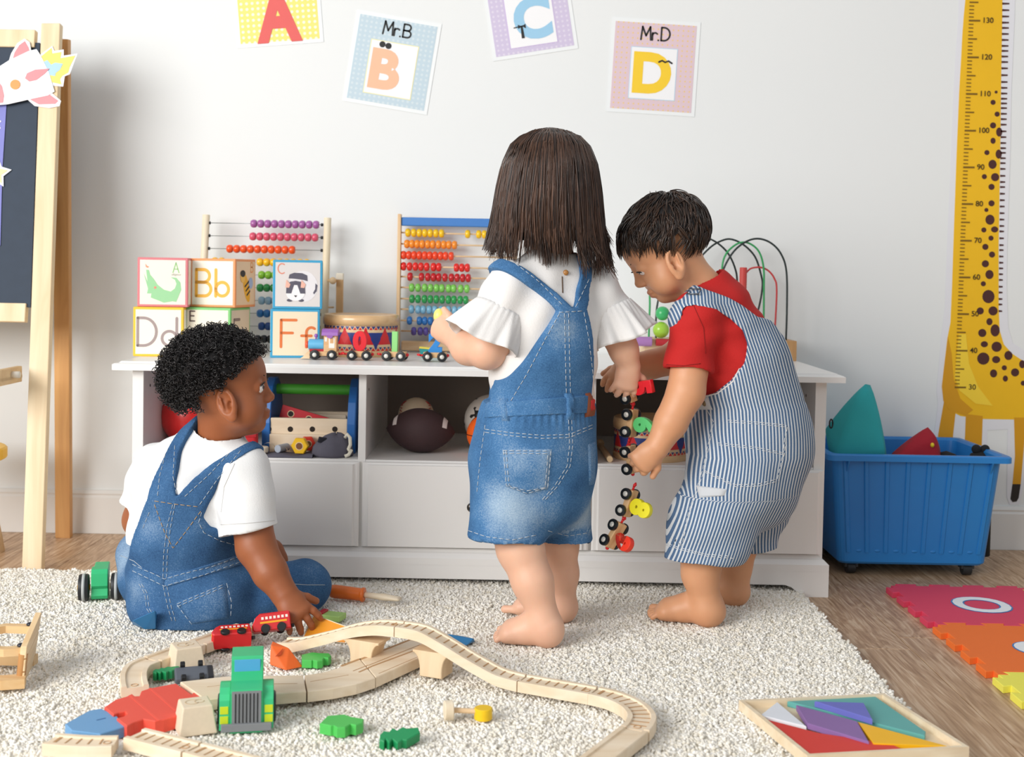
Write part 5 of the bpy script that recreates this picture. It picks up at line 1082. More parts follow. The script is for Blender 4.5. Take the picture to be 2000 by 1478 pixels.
bar('top_rail', [(a.x, a.y, a.z), (a.x-.03, a.y-.01, a.z), (a.x-.1, a.y-.004, a.z), (a.x-.2, a.y+.01, a.z)], .017, .013)
bar('top_rail', [(b.x, b.y, a.z+.01), (b.x-.05, b.y+.002, a.z+.01), (b.x-.085, b.y-.03, a.z+.01), (b.x-.2, b.y-.03, a.z+.01)], .017, .013)
bar('bottom_rail', [(nb.x+.004, nb.y-.002, zl+.004), (nb.x-.03, nb.y-.012, zl+.004), (nb.x-.09, nb.y-.02, zl+.004), (nb.x-.2, nb.y-.015, zl+.004)], .03, .016)
bar('bottom_rail', [(fb_.x+.006, fb_.y-.008, zl+.004), (fb_.x-.1, fb_.y-.008, zl+.004), (fb_.x-.2, fb_.y-.008, zl+.004)], .02, .016)
q = atz(38, 1338, RZ); MB().cyl(.0075, (q.x, nb.y+.006, zl), (q.x+.004, nb.y+.006, a.z-.010), 14).build('upright', WOOD('#B07C48', '#C8955E', 2, 14, .5), sl_, True, world=True, auto=True)
for qq, zz in ((at(41, 1257, nb.y+.015), a.z), (at(59, 1217, fb_.y-.015), a.z+.010)): MB().sphere(.0066, (qq.x, qq.y, zz+.002), (1, 1, .6), u=14, v=10).build('black_peg', M('#1C2230', .25), sl_, True, world=True)
for k in range(3): MB().box((.013, .006, .085), (nb.x-.07-k*.02, nb.y-.006, RZ+.045), (0, .25, .1), bevel=.001).build('side_slat', LB, sl_, world=True)
# ================================================================== people: implicit-surface modelling
def V3(p): return np.array(p, dtype=np.float32)
def unit(v): v = np.array(v, dtype=np.float64); return v/np.linalg.norm(v)
class SDF:
    def __init__(s, lo, hi, res):
        s.lo = np.array(lo, float); s.res = res; n = np.ceil((np.array(hi)-s.lo)/res).astype(int)+1; s.n = n
        s.ax = [(s.lo[i]+np.arange(n[i])*res).astype(np.float32) for i in range(3)]
        s.v = np.full(tuple(n), .08, np.float32)
    def win(s, lo, hi, pad):
        a = np.clip(np.floor((np.array(lo)-pad-s.lo)/s.res).astype(int), 0, s.n-1); b = np.clip(np.ceil((np.array(hi)+pad-s.lo)/s.res).astype(int)+1, 1, s.n)
        sl = tuple(slice(a[i], b[i]) for i in range(3))
        return sl, s.ax[0][sl[0]][:, None, None], s.ax[1][sl[1]][None, :, None], s.ax[2][sl[2]][None, None, :]
    def mix(s, sl, d, k, sub=False):
        a = s.v[sl]
        if sub:
            d = -d
            if k > 0: h = np.maximum(k-np.abs(a-d), 0)/k; s.v[sl] = np.maximum(a, d)+h*h*k*.25
            else: s.v[sl] = np.maximum(a, d)
        else:
            if k > 0: h = np.maximum(k-np.abs(a-d), 0)/k; s.v[sl] = np.minimum(a, d)-h*h*k*.25
            else: s.v[sl] = np.minimum(a, d)
    def cone(s, a, ra, b, rb, k=.01, sub=False, pad=.03):
        a = np.array(a, float); b = np.array(b, float); r = max(ra, rb)
        sl, X, Y, Z = s.win(np.minimum(a, b)-r, np.maximum(a, b)+r, pad); d = b-a; L2 = max(float(d@d), 1e-12)
        px, py, pz = X-np.float32(a[0]), Y-np.float32(a[1]), Z-np.float32(a[2])
        t = np.clip((px*np.float32(d[0])+py*np.float32(d[1])+pz*np.float32(d[2]))/np.float32(L2), 0, 1)
        q = np.sqrt((px-t*np.float32(d[0]))**2+(py-t*np.float32(d[1]))**2+(pz-t*np.float32(d[2]))**2)-(np.float32(ra)+t*np.float32(rb-ra))
        s.mix(sl, q, k, sub); return s
    def chain(s, pts, rs, k=.01, sub=False):
        for i in range(len(pts)-1): s.cone(pts[i], rs[i], pts[i+1], rs[i+1], k, sub)
        return s
    def ell(s, c, r, R=None, k=.01, sub=False, pad=.03):
        c = np.array(c, float); r = np.array(r, float); m = r.max(); R = np.eye(3) if R is None else np.array(R, float)   # rows: local axes
        sl, X, Y, Z = s.win(c-m, c+m, pad); px, py, pz = X-np.float32(c[0]), Y-np.float32(c[1]), Z-np.float32(c[2]); q = 0; g = 0
        for i in range(3):
            e = (px*np.float32(R[i][0])+py*np.float32(R[i][1])+pz*np.float32(R[i][2])); q = q+(e/np.float32(r[i]))**2; g = g+(e/np.float32(r[i]**2))**2
        q = np.sqrt(q); g = np.sqrt(g)+1e-9
        s.mix(sl, q*(q-1)/g, k, sub); return s
    def loft(s, st, u, k=.02):
        """stations (centre, half-width along u, half-depth)"""
        u = np.array(u, float)
        for (a, ax, ay), (b, bx, by) in zip(st[:-1], st[1:]):
            a = np.array(a, float); b = np.array(b, float); r = max(ax, ay, bx, by); sl, X, Y, Z = s.win(np.minimum(a, b)-r, np.maximum(a, b)+r, .04); d = b-a; L2 = float(d@d)
            px, py, pz = X-np.float32(a[0]), Y-np.float32(a[1]), Z-np.float32(a[2])
            t = np.clip((px*np.float32(d[0])+py*np.float32(d[1])+pz*np.float32(d[2]))/np.float32(L2), 0, 1)
            qx, qy, qz = px-t*np.float32(d[0]), py-t*np.float32(d[1]), pz-t*np.float32(d[2]); e = qx*np.float32(u[0])+qy*np.float32(u[1])+qz*np.float32(u[2])
            o2 = np.maximum(qx*qx+qy*qy+qz*qz-e*e, 0); rx = np.float32(ax)+t*np.float32(bx-ax); ry = np.float32(ay)+t*np.float32(by-ay)
            qq = np.sqrt((e/rx)**2+o2/ry**2); g = np.sqrt((e/rx**2)**2+o2/ry**4)+1e-9
            s.mix(sl, qq*(qq-1)/g, k)
        return s
    def sleeve(s, pts, rs, hem, nd, ri, k=.02):
        """tube sleeve, open at the hem, merged smoothly"""
        lo = np.min(pts, 0)-.07; hi = np.max(pts, 0)+.07; a = np.clip(np.floor((lo-s.lo)/s.res).astype(int), 0, s.n-1); b = np.clip(np.ceil((hi-s.lo)/s.res).astype(int), 1, s.n)
        T_ = SDF(s.lo+a*s.res, s.lo+(b-1)*s.res, s.res); T_.v = np.full(tuple(b-a), .08, np.float32); T_.n = b-a; T_.ax = [s.ax[i][a[i]:b[i]] for i in range(3)]
        T_.chain(pts, rs, .01); T_.cut(hem, nd); d = unit(np.array(pts[-1])-np.array(pts[0])); hem = np.array(hem); T_.cone(hem-d*.03, ri-.002, hem+d*.06, ri, .002, True, .01)
        s.mix(tuple(slice(a[i], b[i]) for i in range(3)), T_.v, k); return s
    def clip_poly(s, base, c, R_, poly, fwd=None, poly2=None):
        """add the part of base that lies under a 2d panel (R_ sideways, z up)"""
        ii = np.nonzero(base.v < .012); u = (s.ax[0][ii[0]]-c[0])*R_[0]+(s.ax[1][ii[1]]-c[1])*R_[1]; z = s.ax[2][ii[2]]
        d = poly_sd(u.astype(np.float32), z, poly)
        if poly2 is not None: w_ = (s.ax[0][ii[0]]-c[0])*fwd[0]+(s.ax[1][ii[1]]-c[1])*fwd[1]; d = np.where(w_ > .01, poly_sd(u.astype(np.float32), z, poly2), d)
        s.v[ii] = np.minimum(s.v[ii], np.maximum(base.v[ii], d)); return s
    def cut(s, p, n):
        """keep the side the normal points away from"""
        n = unit(n); sl = (slice(None),)*3
        d = (s.ax[0][:, None, None]-np.float32(p[0]))*np.float32(n[0])+(s.ax[1][None, :, None]-np.float32(p[1]))*np.float32(n[1])+(s.ax[2][None, None, :]-np.float32(p[2]))*np.float32(n[2])
        s.v = np.maximum(s.v, d); return s
    def mesh(s, name):
        v = s.v; n = v.shape; ins = v < 0
        c = np.zeros(tuple(k-1 for k in n), np.uint8)
        for dx in (0, 1):
            for dy in (0, 1):
                for dz in (0, 1): c += ins[dx:n[0]-1+dx, dy:n[1]-1+dy, dz:n[2]-1+dz]
        act = (c > 0) & (c < 8); idx = np.argwhere(act); ids = np.full(c.shape, -1, np.int32); ids[act] = np.arange(len(idx))
        acc = np.zeros((len(idx), 3)); cnt = np.zeros(len(idx)); i, j, k = idx.T; corner = {(a, b, e): v[i+a, j+b, k+e] for a in (0, 1) for b in (0, 1) for e in (0, 1)}
        for ax in range(3):
            for o in [(0, 0), (0, 1), (1, 0), (1, 1)]:
                a = list(o); a.insert(ax, 0); b = list(o); b.insert(ax, 1); va, vb = corner[tuple(a)], corner[tuple(b)]; m = (va < 0) != (vb < 0)
                t = np.where(m, va/np.where(m, va-vb, 1), 0); p = np.tile(np.array(a, float), (len(idx), 1)); p[:, ax] += t; acc[m] += p[m]; cnt[m] += 1
        P = (idx+acc/np.maximum(cnt, 1)[:, None])*s.res+s.lo
        F_ = []
        for ax in range(3):
            sa = [slice(1, n[0]-1), slice(1, n[1]-1), slice(1, n[2]-1)]; sa[ax] = slice(0, n[ax]-1); sb = list(sa); sb[ax] = slice(1, n[ax])
            A_, B_ = ins[tuple(sa)], ins[tuple(sb)]; e = np.argwhere(A_ != B_)
            if len(e) == 0: continue
            fl_ = A_[tuple(e.T)]; base = e+1; base[:, ax] -= 1; o1, o2 = [(1, 2), (2, 0), (0, 1)][ax]
            q = []
            for d1, d2 in ((0, 0), (-1, 0), (-1, -1), (0, -1)):
                w_ = base.copy(); w_[:, o1] += d1; w_[:, o2] += d2; q.append(ids[tuple(w_.T)])
            q = np.stack(q, 1); q[~fl_] = q[~fl_][:, ::-1]; F_.append(q)
        Fc = np.concatenate(F_); Fc = Fc[(Fc >= 0).all(1)]
        return P, Fc
def vnormals(P, Fc):
    n = np.cross(P[Fc[:, 2]]-P[Fc[:, 0]], P[Fc[:, 3]]-P[Fc[:, 1]]); N_ = np.zeros_like(P)
    ix = Fc.T.ravel()
    for c_ in range(3): N_[:, c_] = np.bincount(ix, np.tile(n[:, c_], 4), len(P))
    return N_/(np.linalg.norm(N_, axis=1)[:, None]+1e-12)
def relax(P, Fc, it=2, lam=.5):
    E_ = np.concatenate([Fc[:, [0, 1]], Fc[:, [1, 2]], Fc[:, [2, 3]], Fc[:, [3, 0]]])
    for _ in range(it):
        a_ = np.concatenate([E_[:, 0], E_[:, 1]]); b_ = np.concatenate([E_[:, 1], E_[:, 0]]); c = np.maximum(np.bincount(a_, minlength=len(P)), 1)
        A_ = np.stack([np.bincount(a_, P[b_, i], len(P)) for i in range(3)], 1); P = P*(1-lam)+lam*A_/c[:, None]
    return P
def fbm(P, scale, seed, octs=3):
    r = np.random.RandomState(seed); o = 0
    for i in range(octs):
        for _ in range(4):
            k = r.normal(size=3); k = k/np.linalg.norm(k)*scale*(2**i); o = o+np.sin(P@k+r.uniform(0, 6.28)+1.5*np.sin(P@r.normal(size=3)*scale*.5))/(2**i)
    return o/4
def poly_sd(u, z, poly):
    """signed distance to a 2d polygon, negative inside"""
    poly = [np.array(p, np.float32) for p in poly]; d = np.full(np.broadcast(u, z).shape, 1e9, np.float32); ins = np.zeros(d.shape, bool); n = len(poly)
    for i in range(n):
        a, b = poly[i], poly[(i+1) % n]; e = b-a; wx, wy = u-a[0], z-a[1]; t = np.clip((wx*e[0]+wy*e[1])/(e@e+1e-12), 0, 1); d = np.minimum(d, (wx-e[0]*t)**2+(wy-e[1]*t)**2)
        cnd = ((a[1] > z) != (b[1] > z)); xi = a[0]+(z-a[1])*(e[0]/(e[1] if abs(e[1]) > 1e-9 else 1e-9)); ins ^= (cnd & (u < xi))
    d = np.sqrt(d); return np.where(ins, -d, d)
# ---- materials of people
def skin_mat(c, c2, lip):
    m = bpy.data.materials.new('skin'); m.use_nodes = True; nt = m.node_tree; N = nt.nodes; L = nt.links; b = N['Principled BSDF']; b.inputs['Roughness'].default_value = .48
    b.inputs['Subsurface Weight'].default_value = .22; b.inputs['Subsurface Radius'].default_value = (.010, .004, .002); b.inputs['Subsurface Scale'].default_value = .8
    tc = N.new('ShaderNodeTexCoord'); n = N.new('ShaderNodeTexNoise'); n.inputs['Scale'].default_value = 22; n.inputs['Detail'].default_value = 3; L.new(tc.outputs['Object'], n.inputs['Vector'])
    mx = N.new('ShaderNodeMix'); mx.data_type = 'RGBA'; mx.inputs[6].default_value = (*lin(c), 1); mx.inputs[7].default_value = (*lin(c2), 1); L.new(n.outputs['Fac'], mx.inputs[0])
    at_ = N.new('ShaderNodeAttribute'); at_.attribute_name = 'lip'; m2 = N.new('ShaderNodeMix'); m2.data_type = 'RGBA'; m2.inputs[7].default_value = (*lin(lip), 1); L.new(mx.outputs[2], m2.inputs[6]); L.new(at_.outputs['Fac'], m2.inputs[0])
    L.new(m2.outputs[2], b.inputs['Base Color'])
    n2 = N.new('ShaderNodeTexNoise'); n2.inputs['Scale'].default_value = 900; L.new(tc.outputs['Object'], n2.inputs['Vector']); bp = N.new('ShaderNodeBump'); bp.inputs['Strength'].default_value = .06; bp.inputs['Distance'].default_value = .001; L.new(n2.outputs['Fac'], bp.inputs['Height']); L.new(bp.outputs[0], b.inputs['Normal'])
    return m
def denim_mat(dark, mid, light, stripes=False):
    m = bpy.data.materials.new('denim'); m.use_nodes = True; nt = m.node_tree; N = nt.nodes; L = nt.links; b = N['Principled BSDF']; b.inputs['Roughness'].default_value = .85; b.inputs['Specular IOR Level'].default_value = .2
    tc = N.new('ShaderNodeTexCoord'); n = N.new('ShaderNodeTexNoise'); n.inputs['Scale'].default_value = 420; n.inputs['Detail'].default_value = 2; L.new(tc.outputs['Object'], n.inputs['Vector'])
    n3 = N.new('ShaderNodeTexNoise'); n3.inputs['Scale'].default_value = 16; n3.inputs['Detail'].default_value = 5; L.new(tc.outputs['Object'], n3.inputs['Vector'])
    at_ = N.new('ShaderNodeAttribute'); at_.attribute_name = 'wear'
    def op(o, a, v, c=None):
        q = N.new('ShaderNodeMath'); q.operation = o
        for i_, x in enumerate((a, v, c)):
            if x is None: continue
            if isinstance(x, (int, float)): q.inputs[i_].default_value = x
            else: L.new(x, q.inputs[i_])
        return q.outputs[0]
    if stripes:
        sa = N.new('ShaderNodeAttribute'); sa.attribute_name = 'stripe'; wob = op('MULTIPLY_ADD', n3.outputs['Fac'], .25, sa.outputs['Fac'])
        f = op('FRACT', wob, 0); tri = op('ABSOLUTE', op('SUBTRACT', f, .5), 0); msk = op('GREATER_THAN', tri, .285)
        mx = N.new('ShaderNodeMix'); mx.data_type = 'RGBA'; mx.inputs[6].default_value = (*lin(dark), 1); mx.inputs[7].default_value = (*lin(light), 1); L.new(msk, mx.inputs[0])
        m3 = N.new('ShaderNodeMix'); m3.data_type = 'RGBA'; m3.inputs[7].default_value = (*lin(mid), 1); L.new(mx.outputs[2], m3.inputs[6]); L.new(op('MULTIPLY', n.outputs['Fac'], .35), m3.inputs[0]); L.new(m3.outputs[2], b.inputs['Base Color'])
    else:
        v = op('ADD', op('MULTIPLY', n.outputs['Fac'], .45), op('MULTIPLY', n3.outputs['Fac'], .42)); v = op('ADD', v, op('MULTIPLY', at_.outputs['Fac'], .42)); v = op('SUBTRACT', v, .02)
        r = N.new('ShaderNodeValToRGB'); e = r.color_ramp.elements; e[0].position = .22; e[0].color = (*lin(dark), 1); e[1].position = .85; e[1].color = (*lin(light), 1); q = e.new(.48); q.color = (*lin(mid), 1); L.new(v, r.inputs[0]); L.new(r.outputs[0], b.inputs['Base Color'])
    bp = N.new('ShaderNodeBump'); bp.inputs['Strength'].default_value = .35; bp.inputs['Distance'].default_value = .0012; L.new(n.outputs['Fac'], bp.inputs['Height']); L.new(bp.outputs[0], b.inputs['Normal'])
    return m
def attr(me, name, vals):
    a = me.attributes.new(name, 'FLOAT', 'POINT'); a.data.foreach_set('value', np.asarray(vals, np.float32))
THREAD = M('#D9D2BE', .8, .05); THREAD2 = M('#C9975A', .8, .05)
# ---- body parts
def frame(f, up=(0, 0, 1)):
    f = unit(f); r = unit(np.cross(f, up)); u = np.cross(r, f); return r, f, u      # right, forward, up
def head(S_, C, f, up, k=1.0, eye=(.0015, .0060)):
    r, f, u = frame(f, up); C = np.array(C, float); Rm = [r, f, u]
    def p(a, b, c): return C+k*(a*r+b*f+c*u)
    E = lambda c, rr, kk=.012, sub=False, R=Rm: S_.ell(p(*c), [x*k for x in rr], R, kk, sub)
    E((0, -.012, .030), (.069, .081, .066)); E((0, .018, -.018), (.056, .056, .064), .03)
    E((0, .040, .030), (.052, .035, .042), .02)
    for s_ in (-1, 1):
        E((s_*.035, .038, -.038), (.031, .032, .031), .02)
    E((0, .049, -.068), (.022, .020, .016), .02)
    S_.cone(p(0, .070, .004), .005*k, p(0, .081, -.019), .0078*k, .012); E((0, .081, -.0215), (.0088, .0075, .0070), .006)
    for s_ in (-1, 1): E((s_*.0085, .077, -.0255), (.0058, .0065, .005), .005)
    E((0, .0718, -.046), (.015, .0080, .0056), .006); E((0, .0700, -.0545), (.0128, .0080, .0056), .006); S_.cone(p(-.014, .0805, -.0502), .0012*k, p(.014, .0805, -.0502), .0012*k, .003, True)
    for s_ in (-1, 1):
        E((s_*.028, .084, .004), (.019, .014, .012), .012, True)
        E((s_*.028, .0615, .003), (.0145, .0145, .0138), .004)
        E((s_*.0285, .080, eye[0]), (.0130, .016, eye[1]), .0015, True)
        # ear
        er = unit(np.array(r)*s_-np.array(f)*.42); eu = unit(np.array(u)*.96-np.array(f)*.26); ef = np.cross(eu, er); R_ = [er, ef, eu]; ec = p(s_*.0685, .015, -.020)
        S_.ell(ec+k*er*.004, [.0085*k, .0190*k, .0300*k], R_, .004)
        fw = 1 if ef@f > 0 else -1
        S_.ell(ec+k*(er*.0130+eu*.003+fw*ef*.001), [.0105*k, .0140*k, .0220*k], R_, .0015, True)
        S_.ell(ec+k*(er*.0065+fw*ef*.005-eu*.004), [.0095*k, .0062*k, .0085*k], R_, .0015, True)
        S_.cone(ec+k*(er*.0075-fw*ef*.006+eu*.013), .0022*k, ec+k*(er*.0075-fw*ef*.0075-eu*.010), .0026*k, .003)
        S_.ell(ec+k*(er*.0065+fw*ef*.0115-eu*.005), [.0035*k, .0035*k, .0050*k], R_, .003)
        S_.ell(ec+k*(er*.006+fw*ef*.002-eu*.0255), [.0062*k, .0095*k, .0085*k], R_, .004)
    return r, f, u, p
def face_bits(par, P_, p, r, f, u, k, brow='#1d1411', eye=(.0015, .0060), iris='#2a170e'):
    for s_ in (-1, 1):
        c = p(s_*.028, .0618, .002); m_ = Matrix((Vector(r), Vector(f), Vector(u))).transposed().to_4x4(); m_.translation = Vector(c)
        ey = link('eye', MB().sphere(.0137*k, u=20, v=14).mesh('eye'), M('#F1EDEA', .2, .02, coat=.5), par, True, world=True, mtx=m_)
        link('iris', MB().sphere(.0092*k, (0, .0066*k, 0), (1, .85, 1), u=16, v=10).mesh('iris'), M(iris, .15, .2, 200, coat=.6), par, True, world=True, mtx=m_)
        pts = [p(s_*(.0285+.0135*math.cos(a)), .0775-.0065*abs(math.cos(a))**2, eye[0]+(eye[1]+.0018)*math.sin(a)) for a in [PI*(.05+.9*q/8) for q in range(9)]]
        MB().tube(pts, [.0006]+[.0014]*7+[.0006], 5).build('eyelash', M('#120c0a', .6), par, True, world=True)
        pts = [p(s_*(.013+.032*q/8), .0765-.0016*q-.0001*q*q*1.2, .0195+.0042*math.sin(q/8*2.6)) for q in range(9)]
        MB().tube(pts, [.0010, .0018, .0021, .0022, .0021, .0019, .0016, .0012, .0006], 6).build('eyebrow', M(brow, .8), par, True, world=True)
def lip_attr(P_, p):
    c1 = p(0, .079, -.0465); c2 = p(0, .077, -.0545); d = np.minimum(np.linalg.norm((P_-c1)/.0145, axis=1), np.linalg.norm((P_-c2)/.0125, axis=1)); return np.clip((1-d)*2.2, 0, 1)*.75
def hand(S_, W, Fd, Nd, side, curls, k=1.0, spread=.14, thumb=(.75, .5, -.25), tc=.5, lens=(.030, .034, .031, .025)):
    """W wrist, Fd finger direction, Nd back of the hand, side +1/-1: which way the thumb leaves"""
    Fd = unit(Fd); Nd = np.array(Nd, float); Nd = unit(Nd-Fd*(Nd@Fd)); T = np.cross(Fd, Nd)*side; W = np.array(W, float)
    S_.loft([(W, .0205*k, .0165*k), (W+Fd*.022*k, .024*k, .0145*k), (W+Fd*.043*k, .0265*k, .0125*k)], T, .012)
    tips = []
    for i, (o, ln) in enumerate(zip((.0195, .0068, -.0062, -.0185), lens)):
        b = W+k*(Fd*(.041-.0028*abs(i-1.2))+T*o); d = unit(Fd+T*spread*(1.4-i)*.9); c = curls[i]; pt = b; rad = .0071 if i < 3 else .0062
        pts = [pt-d*.010*k, pt]; ang = 0
        for j, (sl, ca) in enumerate(((.46, .75), (.30, 1.0), (.24, .8))):
            ang += c*ca; dd = d*math.cos(ang)-Nd*math.sin(ang); pt = pt+dd*ln*sl*k*1.12; pts.append(pt)
        S_.chain(pts, [rad*k, rad*k*1.02, rad*k*.98, rad*k*.92, rad*k*.8], .0022); tips.append(pt)
    b = W+k*(Fd*.014+T*.018-Nd*.004); d = unit(T*thumb[0]+Fd*thumb[1]+Nd*thumb[2]); d2 = unit(d+(Fd*.6-T*.6-Nd*.25)*tc)
    S_.chain([W+k*(Fd*.012+T*.008), b, b+d*.019*k, b+d*.019*k+d2*.020*k], [.0125*k, .0098*k, .0082*k, .0066*k], .004); tips.append(b+d*.019*k+d2*.02*k)
    return tips
def foot(S_, ank, heel, toe, side, k=1.0):
    """heel & toe on the ground; side +1: big toe to the left of the walking direction"""
    heel = np.array(heel, float); toe = np.array(toe, float); ank = np.array(ank, float); d = toe-heel; d[2] = 0; L_ = np.linalg.norm(d); d /= L_; w_ = np.cross([0, 0, 1], d)*side; z = np.array([0, 0, 1.])
    S_.ell(heel+d*.024*k+z*.022*k, (.025*k, .022*k, .024*k), [d, w_, z], .015)
    S_.loft([(heel+d*.03*k+z*.026*k, .022*k, .026*k), (heel+d*L_*.5+z*.0225*k, .025*k, .0225*k), (heel+d*L_*.72+z*.0170*k, .0305*k, .0170*k), (heel+d*L_*.78+z*.0130*k, .0290*k, .0130*k)], w_, .015)
    S_.cone(ank, .0255*k, heel+d*.034*k+z*.040*k, .0245*k, .02); S_.cone(heel+d*.045*k+z*.041*k, .019*k, heel+d*L_*.66+z*.021*k, .015*k, .02)
    for i in range(5):
        o = (.0235, .0085, -.0035, -.0145, -.0245)[i]*k; ln = L_*(1.0, .995, .975, .945, .905)[i]; rt = (.0086, .0058, .0055, .0052, .0051)[i]*k
        b = heel+d*L_*.78+w_*o*.95; t_ = heel+d*(ln-rt)+w_*o*1.06; S_.chain([b+z*.0125*k, (b+t_)/2+z*.0115*k, t_+z*(rt+.0015)], [rt*1.1, rt*.95, rt], .0008)
# ---- fabric helpers
def cloth_obj(name, S_, mat, par, amp=.0, scale=30, seed=1, wear=None, stripe=None, it=2, extra=None, inset=0.0):
    P_, Fc = S_.mesh(name); P_ = relax(P_, Fc, it)
    N_ = vnormals(P_, Fc); d = amp*fbm(P_, scale, seed)
    if extra is not None: d = d+extra(P_)
    d = d-inset
    P_ = P_+N_*d[:, None] if amp or extra is not None else P_
    me = npmesh(name, P_, Fc)
    if wear is not None: attr(me, 'wear', wear(P_))
    if stripe is not None: attr(me, 'stripe', stripe(P_))
    o = link(name, me, mat, par, world=True)
    return o, P_, Fc
def bvh_of(P_, Fc): return BVHTree.FromPolygons([tuple(p) for p in P_], [tuple(f) for f in Fc])
def hit(bvh, px, py, off=.0015):
    d = ray(px, py).normalized(); h = bvh.ray_cast(CAM, d)
    if h[0] is None: return None
    n = h[1]; n = n if n.dot(d) < 0 else -n
    return h[0]+n*off, n
def stitch(bvh, px, name, mat, par, r=.0007, off=.0006, step=5, dash=None, seg=5):
    """sewn line laid on the cloth under the given picture points"""
    pts = []
    for (x0_, y0_), (x1_, y1_) in zip(px[:-1], px[1:]):
        n = max(int(math.hypot(x1_-x0_, y1_-y0_)/step), 1)
        for i in range(n): pts.append((x0_+(x1_-x0_)*i/n, y0_+(y1_-y0_)*i/n))
    pts.append(px[-1]); P_ = [hit(bvh, x, y, off) for x, y in pts]; run = []; mb = MB(); any_ = False
    for q in P_+[None]:
        if q is not None and (not run or (q[0]-run[-1]).length < .03): run.append(q[0])
        else:
            if len(run) > 2:
                any_ = True
                if dash:
                    for i in range(0, len(run)-dash, dash+1): mb.tube(run[i:i+dash+1], r, seg)
                else: mb.tube(run, r, seg)
            run = [q[0]] if q is not None else []
    if any_: return mb.build(name, mat, par, True, world=True)
    mb.bm.free()
def patch(bvh, quad, name, mat, par, off=.003, n=12, wear=0.0):
    """cloth panel laid on a garment; quad picture corners tl,tr,br,bl (bl..br may bow)"""
    tl, tr, br, bl = quad[:4]; bow = quad[4] if len(quad) > 4 else 0; G = []
    for j in range(n+1):
        row = []
        for i in range(n+1):
            u, v = i/n, j/n; x = (tl[0]*(1-u)+tr[0]*u)*(1-v)+(bl[0]*(1-u)+br[0]*u)*v; y = (tl[1]*(1-u)+tr[1]*u)*(1-v)+(bl[1]*(1-u)+br[1]*u)*v+bow*v*(1-abs(2*u-1))
            e = min(i, j, n-i, n-j); h = hit(bvh, x, y, off if e > 0 else .0002); row.append(h[0] if h else None)
        G.append(row)
    V_ = []; ix = {}; Fc = []
    for j in range(n+1):
        for i in range(n+1):
            if G[j][i] is not None: ix[(j, i)] = len(V_); V_.append(tuple(G[j][i]))
    for j in range(n):
        for i in range(n):
            q = [(j, i), (j+1, i), (j+1, i+1), (j, i+1)]
            if all(a in ix for a in q): Fc.append([ix[a] for a in q])
    if not Fc: return None
    me = npmesh(name, V_, Fc); attr(me, 'wear', np.full(len(V_), wear)); return link(name, me, mat, par, world=True)
def strands(name, curves, radii, mat, par, seg=3, mats=None):
    """many hairs as one mesh; curves: list of (n,3) arrays of equal length"""
    C = np.asarray(curves, float); m, n, _ = C.shape; T = np.gradient(C, axis=1); T /= np.linalg.norm(T, axis=2, keepdims=True)+1e-9
    ref = np.array([.31, .27, .91]); A_ = np.cross(T, ref); A_ /= np.linalg.norm(A_, axis=2, keepdims=True)+1e-9; B_ = np.cross(T, A_)
    rad = np.asarray(radii, float)
    rad = rad[None, :, None] if rad.ndim == 1 else rad[:, :, None]
    V_ = np.stack([C+rad*(A_*math.cos(2*PI*k/seg)+B_*math.sin(2*PI*k/seg)) for k in range(seg)], 2).reshape(-1, 3)
    base = (np.arange(m)[:, None, None]*n+np.arange(n-1)[None, :, None])*seg; k0 = np.arange(seg)[None, None, :]; k1 = (k0+1) % seg
    Fc = np.stack([base+k0, base+k1, base+seg+k1, base+seg+k0], -1).reshape(-1, 4)
    me = npmesh(name, V_, Fc); rnd_ = np.repeat(np.random.RandomState(5).rand(m), n*seg); attr(me, 'tone', rnd_)
    return link(name, me, mat, par, world=True, kind='stuff')
def hair_mat(c1, c2, rough=.38):
    m = bpy.data.materials.new('hair'); m.use_nodes = True; nt = m.node_tree; N = nt.nodes; L = nt.links; b = N['Principled BSDF']; b.inputs['Roughness'].default_value = rough; b.inputs['Specular IOR Level'].default_value = .55
    a = N.new('ShaderNodeAttribute'); a.attribute_name = 'tone'; r = N.new('ShaderNodeValToRGB'); r.color_ramp.elements[0].color = (*lin(c1), 1); r.color_ramp.elements[1].color = (*lin(c2), 1); L.new(a.outputs['Fac'], r.inputs[0]); L.new(r.outputs[0], b.inputs['Base Color']); return m
def W(px, py, Y): return np.array(at(px, py, Y))
# ================================================================== long-haired child standing
t_g = thing('person', 'standing child with long dark hair, white ruffle top and denim overall shorts', 'person', (.085, 2.40, RZ))
GF = unit((-.5, .866, 0)); GR, GF, GU = frame(GF)
SK1 = skin_mat('#EDC0A4', '#E4B093', '#CE8074')
S1 = SDF((-.19, 2.22, .012), (.30, 2.62, 1.14), .0023)
sh_l, sh_r = W(1000, 566, 2.375), W(1160, 566, 2.47)
spine = [(W(1042, 905, 2.42), .095, .08), (W(1055, 790, 2.42), .085, .075), (W(1062, 700, 2.42), .084, .072), (W(1068, 610, 2.42), .082, .064), (W(1075, 550, 2.425), .07, .05)]
S1.loft(spine, GR, .03)
S1.cone(W(1078, 545, 2.43), .045, W(1077, 455, 2.44), .040, .03)
hr, hf, hu, hp = head(S1, W(1074, 392, 2.445), (-.42, .9, -.12), (0, 0, 1), 1.02)
